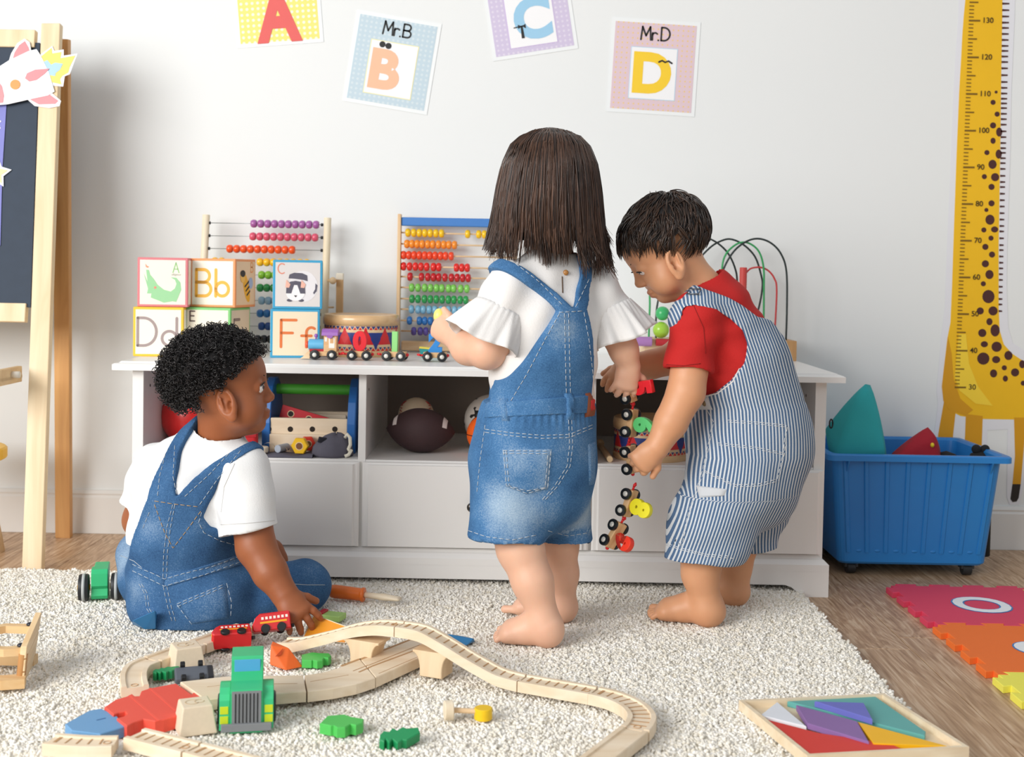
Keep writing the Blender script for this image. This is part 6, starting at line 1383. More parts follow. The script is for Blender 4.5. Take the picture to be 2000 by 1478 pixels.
# arms
S1.chain([sh_l, W(952, 682, 2.355)], [.040, .036], .02); S1.chain([W(952, 682, 2.355), W(915, 678, 2.40), W(884, 655, 2.445)], [.037, .033, .0235], .015)
S1.chain([sh_r, W(1207, 655, 2.455)], [.039, .031], .02); S1.chain([W(1207, 655, 2.455), W(1219, 685, 2.455), W(1229, 716, 2.46)], [.031, .028, .021], .012)
egg = W(858, 617, 2.475)
hand(S1, W(882, 655, 2.448), unit(W(852, 632, 2.475)-W(884, 655, 2.445)), (-.1, -1, -.15), 1, (.75, .8, .85, .9), .98, .06, (.55, .7, .1), .5)
hand(S1, W(1229, 714, 2.46), unit(W(1222, 752, 2.455)-W(1229, 716, 2.46)), (.25, -1, .25), -1, (.55, .5, .42, .35), .95, .22, (.95, .35, -.2), .2)
# legs and feet
heL, toL = np.array(atz(1097, 1263, RZ-.004)), np.array(atz(961, 1247, RZ-.004)); heR, toR = np.array(atz(1117, 1213, RZ-.004)), np.array(atz(990, 1192, RZ-.004))
S1.chain([W(1000, 960, 2.385), W(1016, 1070, 2.36), W(1040, 1135, 2.345), W(1066, 1215, 2.335)], [.060, .043, .037, .0265], .02); S1.chain([W(1085, 950, 2.46), W(1092, 1062, 2.49), W(1098, 1120, 2.50), W(1101, 1180, 2.502)], [.053, .037, .031, .0235], .02)
foot(S1, W(1066, 1222, 2.335), heL, toL, -1, 1.08); foot(S1, W(1101, 1186, 2.502), heR, toR, 1, 1.0)
P_, Fc = S1.mesh('body'); P_ = relax(P_, Fc, 1, .4)
me = npmesh('body', P_, Fc); attr(me, 'lip', lip_attr(P_, hp)); link('body', me, SK1, t_g, world=True); face_bits(t_g, None, hp, hr, hf, hu, 1.02)
del S1
# white top
WC = M('#E6E4E2', .9, .02, 40, .25, bscale=350)
WC.node_tree.nodes['Principled BSDF'].inputs['Specular IOR Level'].default_value = .15
shirt_st = [(W(1046, 870, 2.42), .094, .082), (W(1055, 800, 2.42), .099, .088), (W(1062, 700, 2.42), .105, .093), (W(1068, 620, 2.42), .106, .086), (W(1074, 560, 2.425), .092, .068)]
def shirt_field(S_, off=0.0):
    S_.loft([(c, a+off, b+off) for c, a, b in shirt_st], GR, .03); S_.cone(W(1076, 548, 2.427), .056+off, W(1078, 512, 2.43), .046+off, .03)
    S_.cone(W(1040, 548, 2.40), .046+off, sh_l, .050+off, .03); S_.cone(W(1110, 552, 2.445), .046+off, sh_r, .050+off, .03)
    S_.cone(sh_l, .051+off, W(977, 615, 2.366), .056+off, .02); S_.cone(sh_r, .050+off, W(1187, 612, 2.46), .053+off, .02)
Sg = SDF((-.16, 2.23, .42), (.27, 2.60, 1.0), .0028); shirt_field(Sg)
Sg.cone(W(1077, 520, 2.43), .040, W(1077, 490, 2.43), .046, .004, True)
dl = unit(W(962, 650, 2.36)-sh_l); Sg_cut = [(W(979, 612, 2.366), dl), (W(1186, 610, 2.46), unit(W(1200, 650, 2.457)-sh_r))]
for k_, (pc, nd) in enumerate(Sg_cut):     # trim the sleeve stumps where the ruffles begin
    sl, X, Y, Z = Sg.win(pc-.075, pc+.075, 0); d = (X-np.float32(pc[0]))*np.float32(nd[0])+(Y-np.float32(pc[1]))*np.float32(nd[1])+(Z-np.float32(pc[2]))*np.float32(nd[2]); lat = np.sqrt(np.maximum((X-np.float32(pc[0]))**2+(Y-np.float32(pc[1]))**2+(Z-np.float32(pc[2]))**2-d*d, 0)); inside = (lat < .072) & (d > 0) & (np.abs(X-np.float32(pc[0])) < .075)
    tor = ((X-np.float32(W(1068, 640, 2.42)[0]))*np.float32(GR[0])+(Y-np.float32(2.42))*np.float32(GR[1])); inside &= (np.abs(tor) > .098)
    a = Sg.v[sl]; a[inside] = np.maximum(a, d)[inside]
def gfold(P_):
    a = (P_-W(1068, 640, 2.42))@GR; z = P_[:, 2]; return .0034*np.sin(a*85+3*np.sin(z*14))*np.clip((.86-z)/.2, 0, 1)+.0026*np.sin(a*55+z*60+2*np.sin(z*25))*np.clip(fbm(P_, 14, 6)+.4, 0, 1)
o, PS, FS = cloth_obj('shirt', Sg, WC, t_g, .0016, 34, 3, extra=gfold, inset=.001)
vS, fS = [], []
def ruffle(c0, axis, r0, ln, flare, nw, amp, seed, squash=(1, 1)):
    """gathered ruffle: flaring tube with waves growing to the hem"""
    ax_ = unit(axis); e1 = unit(np.cross(ax_, (0, 0, 1))); e2 = np.cross(ax_, e1); n = 120; rows = 12; r_ = np.random.RandomState(seed); ph = r_.uniform(0, 6.28, 6); R1, R2 = [], []
    for j in range(rows+1):
        v = j/rows; ring, ring2 = [], []
        for i in range(n):
            a = 2*PI*i/n; w_ = amp*v**1.2*(math.sin(nw*a+ph[0])+.6*math.sin((nw*2+1)*a+ph[1])+.3*math.sin((nw*3+2)*a+ph[2]))+.0010*math.sin(31*a)*(1-v)
            rr_ = r0+flare*(v**.85)+w_; lz = ln*v*(1+.07*math.sin(3*a+ph[3])); q = c0+ax_*lz+e1*rr_*math.cos(a)*squash[0]+e2*rr_*math.sin(a)*squash[1]; ring.append(q); ring2.append(c0+ax_*lz+(e1*math.cos(a)*squash[0]+e2*math.sin(a)*squash[1])*(rr_-.0022))
        R1.append(ring); R2.append(ring2)
    mb = MB(); mb.rings([[Vector(p) for p in r] for r in R1]+[[Vector(p) for p in r] for r in R2[::-1]], loop=True); return mb
ruffle(W(981, 606, 2.366), unit(W(945, 668, 2.352)-W(981, 600, 2.366)), .054, .074, .024, 6, .0065, 2).build('sleeve_ruffle', WC, t_g, True, world=True)
ruffle(W(1185, 602, 2.46), unit(W(1211, 662, 2.455)-W(1183, 598, 2.46)), .051, .072, .020, 6, .0065, 8).build('sleeve_ruffle', WC, t_g, True, world=True)
bvS = bvh_of(PS, FS)
h = hit(bvS, 1104, 533, .002); MB().sphere(.0055, h[0], (1, .6, 1), u=14, v=10).build('button', M('#A8743A', .35), t_g, True, world=True)
stitch(bvS, [(1098, 540), (1099, 572)], 'keyhole', M('#5A4636', .8), t_g, .0014, .0, 4)
# denim overall shorts
DEN = denim_mat('#2C527C', '#4A78A6', '#A9BFD2'); 
So = SDF((-.16, 2.24, .19), (.27, 2.62, .99), .0028)
hips = [(W(1056, 782, 2.42), .112, .099), (W(1050, 830, 2.42), .118, .104), (W(1042, 900, 2.42), .128, .108), (W(1038, 950, 2.42), .126, .104)]
So.loft(hips, GR, .02)
legL = [W(1000, 935, 2.385), W(986, 1062, 2.365)]; legR = [W(1086, 930, 2.46), W(1103, 1060, 2.49)]
So.cone(legL[0], .074, legL[1], .0735, .018); So.cone(legR[0], .066, legR[1], .0565, .018)
# flat waist top, then bib from the shirt surface
topw = W(1056, 783, 2.42); So.cut(topw, (0, 0, 1))
for (a, b), ri, hem in ((legL, .068, W(985, 1052, 2.365)), (legR, .051, W(1103, 1052, 2.49))):
    nd = unit(b-a); nd = unit(nd+np.array([0, 0, -1.2])); sl, X, Y, Z = So.win(hem-.1, hem+.1, 0); d = (X-np.float32(hem[0]))*np.float32(nd[0])+(Y-np.float32(hem[1]))*np.float32(nd[1])+(Z-np.float32(hem[2]))*np.float32(nd[2])
    ax = unit(b-a); ok = np.sqrt(np.maximum((X-np.float32(hem[0]))**2+(Y-np.float32(hem[1]))**2, 0)) < .095
    So.v[sl] = np.where(ok, np.maximum(So.v[sl], d), So.v[sl])
    So.cone(b-ax*.055, ri, b+ax*.05, ri+.002, .002, True, .0)
Sb = SDF((-.16, 2.24, .19), (.27, 2.62, .99), .0028); shirt_field(Sb, .0085)
bc = W(1068, 640, 2.42)
def up_(px, py):
    d = ray(px, py); q = CAM+d*((Vector(bc-GF*.088)-CAM).dot(Vector(GF))/d.dot(Vector(GF))); return ((np.array(q)-bc)@GR, q.z)
bib = [up_(*p) for p in [(992, 800), (1025, 725), (1062, 655), (1090, 607), (1060, 570), (1010, 527), (980, 506), (960, 480), (990, 470), (1012, 497), (1050, 530), (1090, 572), (1112, 601), (1120, 601), (1130, 572), (1145, 538), (1155, 500), (1185, 500), (1172, 545), (1156, 580), (1142, 604), (1152, 660), (1160, 720), (1164, 800)]]
bib2 = [up_(1040, 800), up_(1045, 725), up_(1066, 655)]+bib[3:21]+[up_(1146, 660), up_(1146, 720), up_(1146, 800)]
So.clip_poly(Sb, bc, GR, bib, GF, bib2); del Sb
wc = [(W(1010, 990, 2.31), .055, .95), (W(1130, 1000, 2.44), .04, .9), (W(1005, 900, 2.31), .03, .3), (W(1000, 1050, 2.3), .03, .3), (W(1100, 640, 2.33), .035, .5)]
def gwear(P_):
    w_ = .12*fbm(P_, 25, 9)
    for c, r, a in wc: w_ = w_+a*np.exp(-(np.linalg.norm(P_-c, axis=1)/r)**2)
    hem = np.exp(-((P_[:, 2]-W(985, 1052, 2.365)[2]-.004)/.006)**2); return w_+.25*hem*np.sign(fbm(P_, 220, 4))
def gpuck(P_): z = P_[:, 2]; wb = W(1056, 800, 2.42)[2]; return .0012*np.sin(np.arctan2(P_[:, 1]-2.42, P_[:, 0]-W(1056, 800, 2.42)[0])*46)*np.exp(-((z-wb)/.02)**2)+.004*np.clip((W(0, 960, 2.4)[2]-z)/.08, 0, 1)*np.sin(P_[:, 0]*42+P_[:, 1]*25+z*14)
o, PO, FO = cloth_obj('overalls', So, DEN, t_g, .0030, 30, 5, wear=gwear, extra=gpuck)
bvO = bvh_of(PO, FO); del So
LT = M('#C9CFD3', .8, .05)
# waistband, loops, pockets, seams, patch
def band(bvh, top, bot, name, mat, par, off, wear=.1): return patch(bvh, (top[0], top[1], bot[1], bot[0]), name, mat, par, off, 24, wear)
patch(bvO, ((949, 787), (1162, 770), (1160, 806), (946, 816)), 'waistband', DEN, t_g, .0045, 26, .12)
bv2 = bvO
for q in ((976, 778, 995, 822), (1102, 768, 1122, 820)): patch(bvO, ((q[0], q[1]), (q[2]-3, q[1]), (q[2], q[3]), (q[0]+4, q[3])), 'belt_loop', DEN, t_g, .0085, 6, .15)
pk = patch(bvO, ((981, 877), (1078, 877), (1070, 955), (986, 950), 12), 'back_pocket', DEN, t_g, .0045, 14, .4); patch(bvO, ((1148, 868), (1163, 862), (1160, 945), (1150, 948)), 'back_pocket', DEN, t_g, .0035, 8, .3)
for dx in (0, 5): stitch(bvO, [(985+dx, 880), (990+dx, 947), (1028, 962-dx), (1068-dx, 950), (1074-dx, 880)], 'pocket_stitch', LT, t_g, .0006, .0055, 4, 2)
for dy in (0, 5): stitch(bvO, [(984, 880+dy), (1075, 880+dy)], 'pocket_stitch', LT, t_g, .0006, .0055, 4, 2)
for dx in (-4, 4): stitch(bvO, [(1106+dx, 612), (1108+dx, 700), (1110+dx, 775)], 'bib_seam_stitch', LT, t_g, .0006, .0008, 4, 2)
for dx in (-3, 3): stitch(bvO, [(1113+dx, 820), (1115+dx, 870), (1110+dx, 910), (1085+dx, 950), (1062+dx, 975)], 'seat_seam_stitch', LT, t_g, .0006, .0008, 4, 2)
stitch(bvO, [(1093, 612), (1066, 660), (1028, 732), (996, 786)], 'bib_edge_stitch', LT, t_g, .0006, .0008, 4, 2); stitch(bvO, [(1140, 610), (1150, 665), (1157, 725), (1159, 765)], 'bib_edge_stitch', LT, t_g, .0006, .0008, 4, 2)
stitch(bvO, [(1092, 610), (1140, 607)], 'bib_top_stitch', LT, t_g, .0006, .0008, 4, 2)
for dy in (0, 6): stitch(bvO, [(948, 838+dy), (1000, 845+dy), (1060, 850+dy), (1112, 848+dy), (1160, 828+dy)], 'yoke_stitch', LT, t_g, .0006, .0008, 4, 2)
stitch(bvO, [(915, 1036), (950, 1048), (1000, 1054), (1050, 1044)], 'hem_stitch', LT, t_g, .0006, .0008, 4, 2); stitch(bvO, [(1070, 1036), (1110, 1046), (1150, 1040)], 'hem_stitch', LT, t_g, .0006, .0008, 4, 2)
for s_ in (0, 1): stitch(bvO, [((1000, 510), (1050, 548), (1103, 600))[k] for k in range(3)] if s_ else [(1150, 545), (1136, 575), (1124, 600)], 'strap_stitch', LT, t_g, .0006, .0008, 4, 2)
stitch(bvO, [(948, 830), (938, 900), (932, 960)], 'side_seam', LT, t_g, .0006, .0008, 4, 2)
patch(bvO, ((1143, 768), (1162, 765), (1161, 812), (1142, 815)), 'leather_patch', M('#8A4A30', .6), t_g, .0065, 6); patch(bvO, ((1147, 777), (1159, 775), (1158, 803), (1147, 805)), 'patch_print', M('#C82A2E', .6), t_g, .0078, 6)
# pale yellow egg in the fist
eg = thing('toy_egg', 'pale yellow toy egg held in the long-haired child\'s left hand', 'toy', egg); link('egg_shell', MB().sphere(.0125, (0, 0, 0), (.95, .95, 1.25), u=20, v=14).mesh('egg'), M('#E9E67E', .35, .03), eg, True)
# long straight hair
HM = hair_mat('#17100D', '#5E4334', .34)
prof = [(250, 1076, 2, 2), (256, 1076, 34, 32), (266, 1076, 56, 54), (285, 1075, 76, 74), (320, 1074, 91, 89), (370, 1072, 100, 94), (420, 1070, 107, 92), (460, 1070, 111, 88), (490, 1071, 114, 86), (520, 1072, 114, 86), (545, 1073, 112, 84)]
zz_ = np.array([p[0] for p in prof], float); cx_ = np.array([p[1] for p in prof], float); ax_ = np.array([p[2] for p in prof], float); bx_ = np.array([p[3] for p in prof], float)
sc_ = 2.445/F
def hpos(y, th, off=0.0):
    """th measured from straight back; + towards her right"""
    x = np.interp(y, zz_, cx_); a = np.interp(y, zz_, ax_)*sc_+off; b = np.interp(y, zz_, bx_)*sc_+off; Wc = W(float(x), float(y), 2.445); Wc = Wc+np.array([0, 0, 0]); return Wc+GR*0+np.array([1, 0, 0])*a*math.sin(th)*1.0+np.array([0, -1, 0])*(b+.008)*math.cos(th)+np.array([0, .002, 0])
cap = MB(); rows = []
ths = [math.radians(-205+t*8.2) for t in range(41)]; 
for y in list(range(252, 482, 11)): rows.append([Vector(hpos(y, th, -.007)) for th in [math.radians(-140+280*k/40) for k in range(41)]])
cap.rings(rows, closed=False); 
for v in list(cap.bm.verts): pass
cap.build('hair_cap', M('#150E0C', .5), t_g, True, world=True, label='dark under-layer of the hair')
r_ = np.random.RandomState(11); cur = []; rad = []
NS = 2600; n = 16; NC = 170; cth = r_.uniform(-150, 150, NC); clen = r_.normal(0, 1, NC); ccl = r_.normal(.000, .009, NC); cdr = r_.normal(0, .05, NC)
for i in range(NS):
    ci = r_.randint(NC); th = math.radians(cth[ci]+r_.normal(0, 2.2)); ye = 492+clen[ci]*16+r_.normal(0, 6)
    if abs(math.degrees(th)) > 100: ye = 486+clen[ci]*16+r_.normal(0, 8)
    if 35 < math.degrees(th) < 80: ye += 18
    if -95 < math.degrees(th) < -55: ye -= 8
    y0_ = 251+abs(r_.normal(0, 3))+ (r_.uniform(0, 90) if r_.rand() < .35 else 0); off = r_.uniform(-.004, .003); ph = r_.uniform(0, 6.28); wv = r_.uniform(.0, .003); cl = ccl[ci]+r_.normal(0, .003)
    drift = cdr[ci]+r_.normal(0, .015); pts = []
    for k in range(n):
        u = k/(n-1); y = y0_+(ye-y0_)*u; q = hpos(y, th+drift*u+.02*math.sin(5*u+ph), off+wv*math.sin(6*u+ph)*u)
        if u > .8: q = hpos(y, th+drift*u+cl*6*(u-.8), off+max(cl, -.006)*((u-.8)/.2)**2)
        pts.append(q)
    cur.append(pts); b = r_.uniform(.0008, .0017); rad.append([b*(1.0 if k < n-4 else (n-k)/4.2) for k in range(n)])
# flicked and loose hairs
for i in range(150):
    th = math.radians(r_.choice([-1, 1])*r_.uniform(60, 120)); y0_ = r_.uniform(330, 420); pts = []
    for k in range(n):
        u = k/(n-1); y = y0_+(r_.uniform(0, .1)+470+r_.uniform(0, 1)-y0_+(60 if th > 0 else 20))*u; pts.append(hpos(y, th, .002+.014*u**3*(1 if i % 3 else .3)))
    cur.append(pts); rad.append([.0006]*(n-3)+[.0004, .0003, .0002])
strands('hair', cur, rad, HM, t_g)
# ================================================================== scalp hair for short cuts
def scalp(C, r, f, u, k, mask, N, seed):
    """points and normals on the skull where hair grows"""
    rs_ = np.random.RandomState(seed); d = rs_.normal(size=(N*6, 3)); d /= np.linalg.norm(d, axis=1)[:, None]
    d = d[mask(d)][:N]; loc = d*np.array([.0715, .0835, .069])*k; n = d/np.array([.0715, .0835, .069]); n /= np.linalg.norm(n, axis=1)[:, None]
    B_ = np.array([r, f, u]); return np.array(C)+k*(-.012*np.array(f)+.030*np.array(u))+loc@B_, n@B_, d
def cap_mesh(C, r, f, u, k, mask, off):
    n, m = 72, 48; th = np.linspace(0, 2*PI, n, endpoint=False); ph = np.linspace(.02, PI-.02, m); d = np.array([[(math.sin(p)*math.cos(t), math.sin(p)*math.sin(t), math.cos(p)) for t in th] for p in ph]).reshape(-1, 3)
    loc = d*(np.array([.0715, .0835, .069])*k+off); P_ = np.array(C)+k*(-.012*np.array(f)+.030*np.array(u))+loc@np.array([r, f, u]); mk = mask(d).reshape(m, n); Fc = []
    for i in range(m-1):
        for j in range(n):
            if mk[i, j] and mk[i+1, j] and mk[i, (j+1) % n] and mk[i+1, (j+1) % n]: Fc.append((i*n+j, (i+1)*n+j, (i+1)*n+(j+1) % n, i*n+(j+1) % n))
    Fc.append((0, n//4, n//2, 3*n//4)); return P_, Fc
# ================================================================== seated curly-haired child
t_b = thing('person', 'seated curly-haired child in a white T-shirt and denim overalls', 'person', (-.62, 2.48, RZ))
BF = unit((.34, .94, 0)); BR, BF, BU = frame(BF)
SK2 = skin_mat('#A5633C', '#955431', '#9A5546')
S2 = SDF((-.86, 2.24, .010), (-.28, 2.82, .66), .0023)
HC = W(436, 761, 2.445); 
S2.loft([(W(360, 1130, 2.50), .10, .09), (W(358, 1040, 2.495), .092, .082), (W(375, 950, 2.485), .092, .078), (W(402, 905, 2.47), .066, .048)], BR, .03)
S2.cone(W(424, 885, 2.46), .040, W(430, 815, 2.452), .043, .02)
bhr, bhf, bhu, bhp = head(S2, HC, (.985, .10, .10), (-.06, 0, 1), 1.11)
bsr, bsl = W(476, 918, 2.435), W(306, 915, 2.53)
S2.chain([bsr, W(500, 1068, 2.405), W(528, 1118, 2.385), W(556, 1160, 2.37)], [.041, .039, .034, .0255], .008)
S2.chain([bsl, W(276, 1015, 2.555), W(300, 1070, 2.63)], [.042, .036, .028], .015)
hand(S2, W(556, 1162, 2.37), unit(W(592, 1208, 2.345)-W(556, 1160, 2.37)), (.1, -.75, .66), -1, (.35, .42, .46, .5), 1.08, .30, (.8, .5, -.5), .2, (.034, .038, .036, .030))
hand(S2, W(302, 1072, 2.635), (.5, .8, -.2), (0, -.3, 1), 1, (.5, .5, .5, .5), 1.0)
S2.chain([W(500, 1170, 2.62), W(530, 1130, 2.66)], [.032, .028], .02); foot(S2, W(528, 1130, 2.655), W(508, 1112, 2.66), W(550, 1090, 2.72), 1, .9)
P_, Fc = S2.mesh('body'); P_ = relax(P_, Fc, 1, .4)
me = npmesh('body', P_, Fc); attr(me, 'lip', lip_attr(P_, bhp)*.7); link('body', me, SK2, t_b, world=True); face_bits(t_b, None, bhp, bhr, bhf, bhu, 1.11); del S2
# T-shirt
WC2 = M('#E6E7E7', .9, .02, 40, .2, bscale=350); WC2.node_tree.nodes['Principled BSDF'].inputs['Specular IOR Level'].default_value = .15
bst = [(W(358, 1120, 2.50), .104, .092), (W(357, 1040, 2.495), .106, .095), (W(370, 960, 2.485), .106, .09), (W(392, 905, 2.475), .092, .072)]
def bshirt(S_, off=0.0):
    S_.loft([(c, a+off, b+off) for c, a, b in bst], BR, .03); S_.cone(W(408, 900, 2.468), .060+off, W(426, 856, 2.458), .051+off, .03)
    S_.cone(W(440, 905, 2.455), .046+off, bsr, .050+off, .03); S_.cone(W(345, 905, 2.51), .046+off, bsl, .049+off, .03)
Sg = SDF((-.86, 2.30, .17), (-.36, 2.72, .66), .0028); bshirt(Sg)
hemR = W(486, 1036, 2.41); hemL = W(281, 985, 2.55)
Sg.sleeve([bsr, W(490, 1070, 2.405)], [.050, .062], hemR, (.22, -.1, -.97), .049); Sg.sleeve([bsl, W(272, 1010, 2.555)], [.049, .052], hemL, (-.2, .1, -.97), .045)
Sg.cone(W(427, 862, 2.458), .045, W(430, 830, 2.453), .050, .003, True)
def bfold(P_): return .0035*np.sin(P_[:, 2]*70+P_[:, 0]*40)*np.exp(-((P_[:, 2]-W(0, 960, 2.4)[2])/.06)**2)+.0026*np.sin((P_@BR)*75+P_[:, 2]*45+2*np.sin(P_[:, 2]*30))*np.clip(fbm(P_, 14, 3)+.4, 0, 1)
o, PS, FS = cloth_obj('shirt', Sg, WC2, t_b, .0028, 30, 7, extra=bfold, inset=.0005); bvS = bvh_of(PS, FS)
stitch(bvS, [(432, 1024), (480, 1022), (536, 1016)], 'sleeve_hem', M('#D8D8D6', .9), t_b, .0006, .0006, 4); stitch(bvS, [(458, 905), (438, 950), (432, 1000)], 'shoulder_seam', M('#D8D8D6', .9), t_b, .0006, .0006, 4)

_c = W(426, 862, 2.458); _a = unit(W(430, 830, 2.453)-W(424, 880, 2.463)); _e = unit(np.cross(_a, (0, 1, .2))); _f = np.cross(_a, _e); MB().tube([Vector(_c+.0475*(_e*math.cos(k*PI/24)+_f*math.sin(k*PI/24))) for k in range(48)], .0052, 8, True).build('collar', WC2, t_b, True, world=True)
# overalls
DEN2 = denim_mat('#26466E', '#416994', '#9BB3CB')
So = SDF((-.90, 2.26, .012), (-.22, 2.84, .66), .003)
So.loft([(W(360, 1092, 2.50), .112, .104), (W(362, 1130, 2.50), .116, .110), (W(366, 1165, 2.50), .118, .114)], BR, .02)
So.ell(W(408, 1168, 2.45), (.085, .075, .062), None, .03); So.ell(W(326, 1167, 2.49), (.062, .066, .056), None, .03)
kR, kL = W(594, 1143, 2.55), W(281, 1086, 2.62)
So.chain([W(430, 1165, 2.48), W(530, 1160, 2.52), kR, W(560, 1160, 2.62), W(500, 1165, 2.655)], [.075, .060, .050, .046, .044], .03)
So.chain([W(310, 1162, 2.53), W(288, 1128, 2.575), kL, W(330, 1130, 2.69), W(420, 1150, 2.69)], [.062, .054, .052, .046, .044], .03)
So.cut((0, 0, .014), (0, 0, -1)); So.cut(W(356, 1088, 2.5), (0, 0, 1)) if False else None
Sb = SDF((-.90, 2.26, .012), (-.22, 2.84, .66), .003); bshirt(Sb, .0085)
bc = W(358, 1020, 2.495)
def up2(px, py):
    d = ray(px, py); q = CAM+d*((Vector(bc-BF*.088)-CAM).dot(Vector(BF))/d.dot(Vector(BF))); return ((np.array(q)-bc)@BR, q.z)
bib = [up2(*p) for p in [(245, 1130), (262, 1070), (272, 1030), (285, 1000), (300, 973), (305, 930), (315, 885), (322, 850), (330, 800), (362, 800), (350, 850), (344, 885), (346, 930), (351, 968), (372, 940), (400, 912), (430, 885), (448, 868), (450, 830), (500, 830), (480, 872), (462, 885), (432, 918), (410, 950), (396, 985), (385, 1012), (392, 1035), (420, 1052), (460, 1062), (476, 1085), (500, 1130)]]
So.clip_poly(Sb, bc, BR, bib); del Sb
bw = [(W(300, 1030, 2.39), .03, .5), (W(390, 1030, 2.38), .03, .4), (W(262, 1080, 2.58), .06, .75), (W(430, 1185, 2.38), .05, .2), (W(275, 1150, 2.42), .035, .35)]
def bwear(P_):
    w_ = .15*fbm(P_, 26, 19)
    for c, r, a in bw: w_ = w_+a*np.exp(-(np.linalg.norm(P_-c, axis=1)/r)**2)
    return w_
def bpuck(P_): return .0035*np.sin(P_[:, 0]*55-P_[:, 2]*60)*np.exp(-(np.linalg.norm(P_-W(530, 1170, 2.45), axis=1)/.07)**2)+.003*np.sin(P_[:, 2]*90+P_[:, 0]*60)*np.exp(-(np.linalg.norm(P_-W(270, 1120, 2.5), axis=1)/.06)**2)
o, PO, FO = cloth_obj('overalls', So, DEN2, t_b, .0034, 30, 8, wear=bwear, extra=bpuck); bvO = bvh_of(PO, FO); del So
LT2 = M('#B9C3CB', .8, .05); GT = M('#C8A06A', .8)
for dx in (-4, 3): stitch(bvO, [(340+dx*.6, 985), (330+dx, 1030), (324+dx, 1080), (322+dx, 1140), (332+dx, 1185), (340+dx, 1212)], 'centre_seam', LT2, t_b, .0006, .0008, 4, 2)
patch(bvO, ((262, 1100), (322, 1128), (320, 1146), (258, 1118)), 'waistband', DEN2, t_b, .0035, 14, .15); patch(bvO, ((322, 1128), (476, 1080), (482, 1100), (322, 1147)), 'waistband', DEN2, t_b, .0035, 20, .15)
for dy in (2, 16): stitch(bvO, [(262, 1098+dy), (322, 1128+dy), (400, 1107+dy), (478, 1080+dy)], 'waistband_stitch', LT2, t_b, .0006, .004, 4, 2)
patch(bvO, ((346, 1176), (442, 1138), (448, 1208), (376, 1218)), 'back_pocket', DEN2, t_b, .004, 14, .15)
for d in (0, 5): stitch(bvO, [(348, 1178+d), (441, 1141+d)], 'pocket_stitch', LT2, t_b, .0006, .005, 4, 2)
stitch(bvO, [(348, 1180), (376, 1216)], 'pocket_stitch', LT2, t_b, .0006, .005, 4, 2); stitch(bvO, [(441, 1141), (450, 1175), (448, 1208)], 'pocket_stitch', LT2, t_b, .0006, .005, 4, 2)
for dx in (0, 5): stitch(bvO, [(272+dx, 1140), (283+dx, 1158), (287+dx, 1188), (300+dx, 1208)], 'side_pocket_stitch', LT2, t_b, .0006, .0008, 4, 2)
stitch(bvO, [(302, 978), (340, 984), (394, 990)], 'bib_top_stitch', GT, t_b, .0006, .0008, 4, 2); stitch(bvO, [(302, 985), (322, 1040), (338, 1070), (365, 1035), (392, 998)], 'yoke_stitch', GT, t_b, .0006, .0008, 4, 2)
stitch(bvO, [(393, 1000), (388, 1020), (398, 1040), (430, 1056), (466, 1066)], 'bib_edge_stitch', LT2, t_b, .0006, .0008, 4, 2); stitch(bvO, [(292, 1000), (278, 1035)], 'bib_edge_stitch', LT2, t_b, .0006, .0008, 4, 2)
for l in ([(328, 870), (312, 930), (308, 968)], [(342, 870), (338, 930), (344, 965)], [(458, 874), (410, 925), (358, 972)], [(470, 880), (425, 935), (390, 985)]): stitch(bvO, l, 'strap_stitch', LT2, t_b, .0006, .0008, 4, 2)
stitch(bvO, [(236, 1085), (262, 1095), (280, 1110)], 'knee_seam', LT2, t_b, .0006, .0008, 4); stitch(bvO, [(570, 1140), (600, 1142), (634, 1142)], 'knee_seam', LT2, t_b, .0006, .0008, 4)
# tight curls
def afro(d): return (d[:, 2] > np.where(d[:, 1] > .1, -.42+.95*np.maximum(d[:, 1]-.1, 0)**.9, np.where(d[:, 1] > -.25, -.42-.5*(.1-d[:, 1]), -.72))) & ~((np.abs(d[:, 0]) > .55) & (d[:, 2] < -.30) & (d[:, 1] > -.22))
cp_, cf = cap_mesh(HC, bhr, bhf, bhu, 1.11, afro, .009); link('hair_cap', npmesh('cap', cp_, cf[:-1]), M('#0C0A0B', .8), t_b, world=True, label='dark under-layer of the curls')
B0, N0, D0 = scalp(HC, bhr, bhf, bhu, 1.11, afro, 2600, 21); r_ = np.random.RandomState(22); cur = []; n = 15
for b, nn in zip(B0, N0):
    e1 = unit(np.cross(nn, r_.normal(size=3))); e2 = np.cross(nn, e1); ax = unit(nn+.55*r_.normal(size=3)*.6); e1 = unit(np.cross(ax, e1)); e2 = np.cross(ax, e1); ln = r_.uniform(.012, .020); R_ = r_.uniform(.0022, .0042); st_ = b+nn*r_.uniform(.003, .012); w0 = r_.uniform(0, 6.28); tw = r_.choice([-1, 1])*r_.uniform(9, 13)
    cur.append([st_+ax*ln*k/(n-1)+R_*(e1*math.cos(w0+tw*k/(n-1))+e2*math.sin(w0+tw*k/(n-1))) for k in range(n)])
strands('hair', cur, [.00095]*(n-1)+[.0006], hair_mat('#0A090A', '#2A2627', .33), t_b)
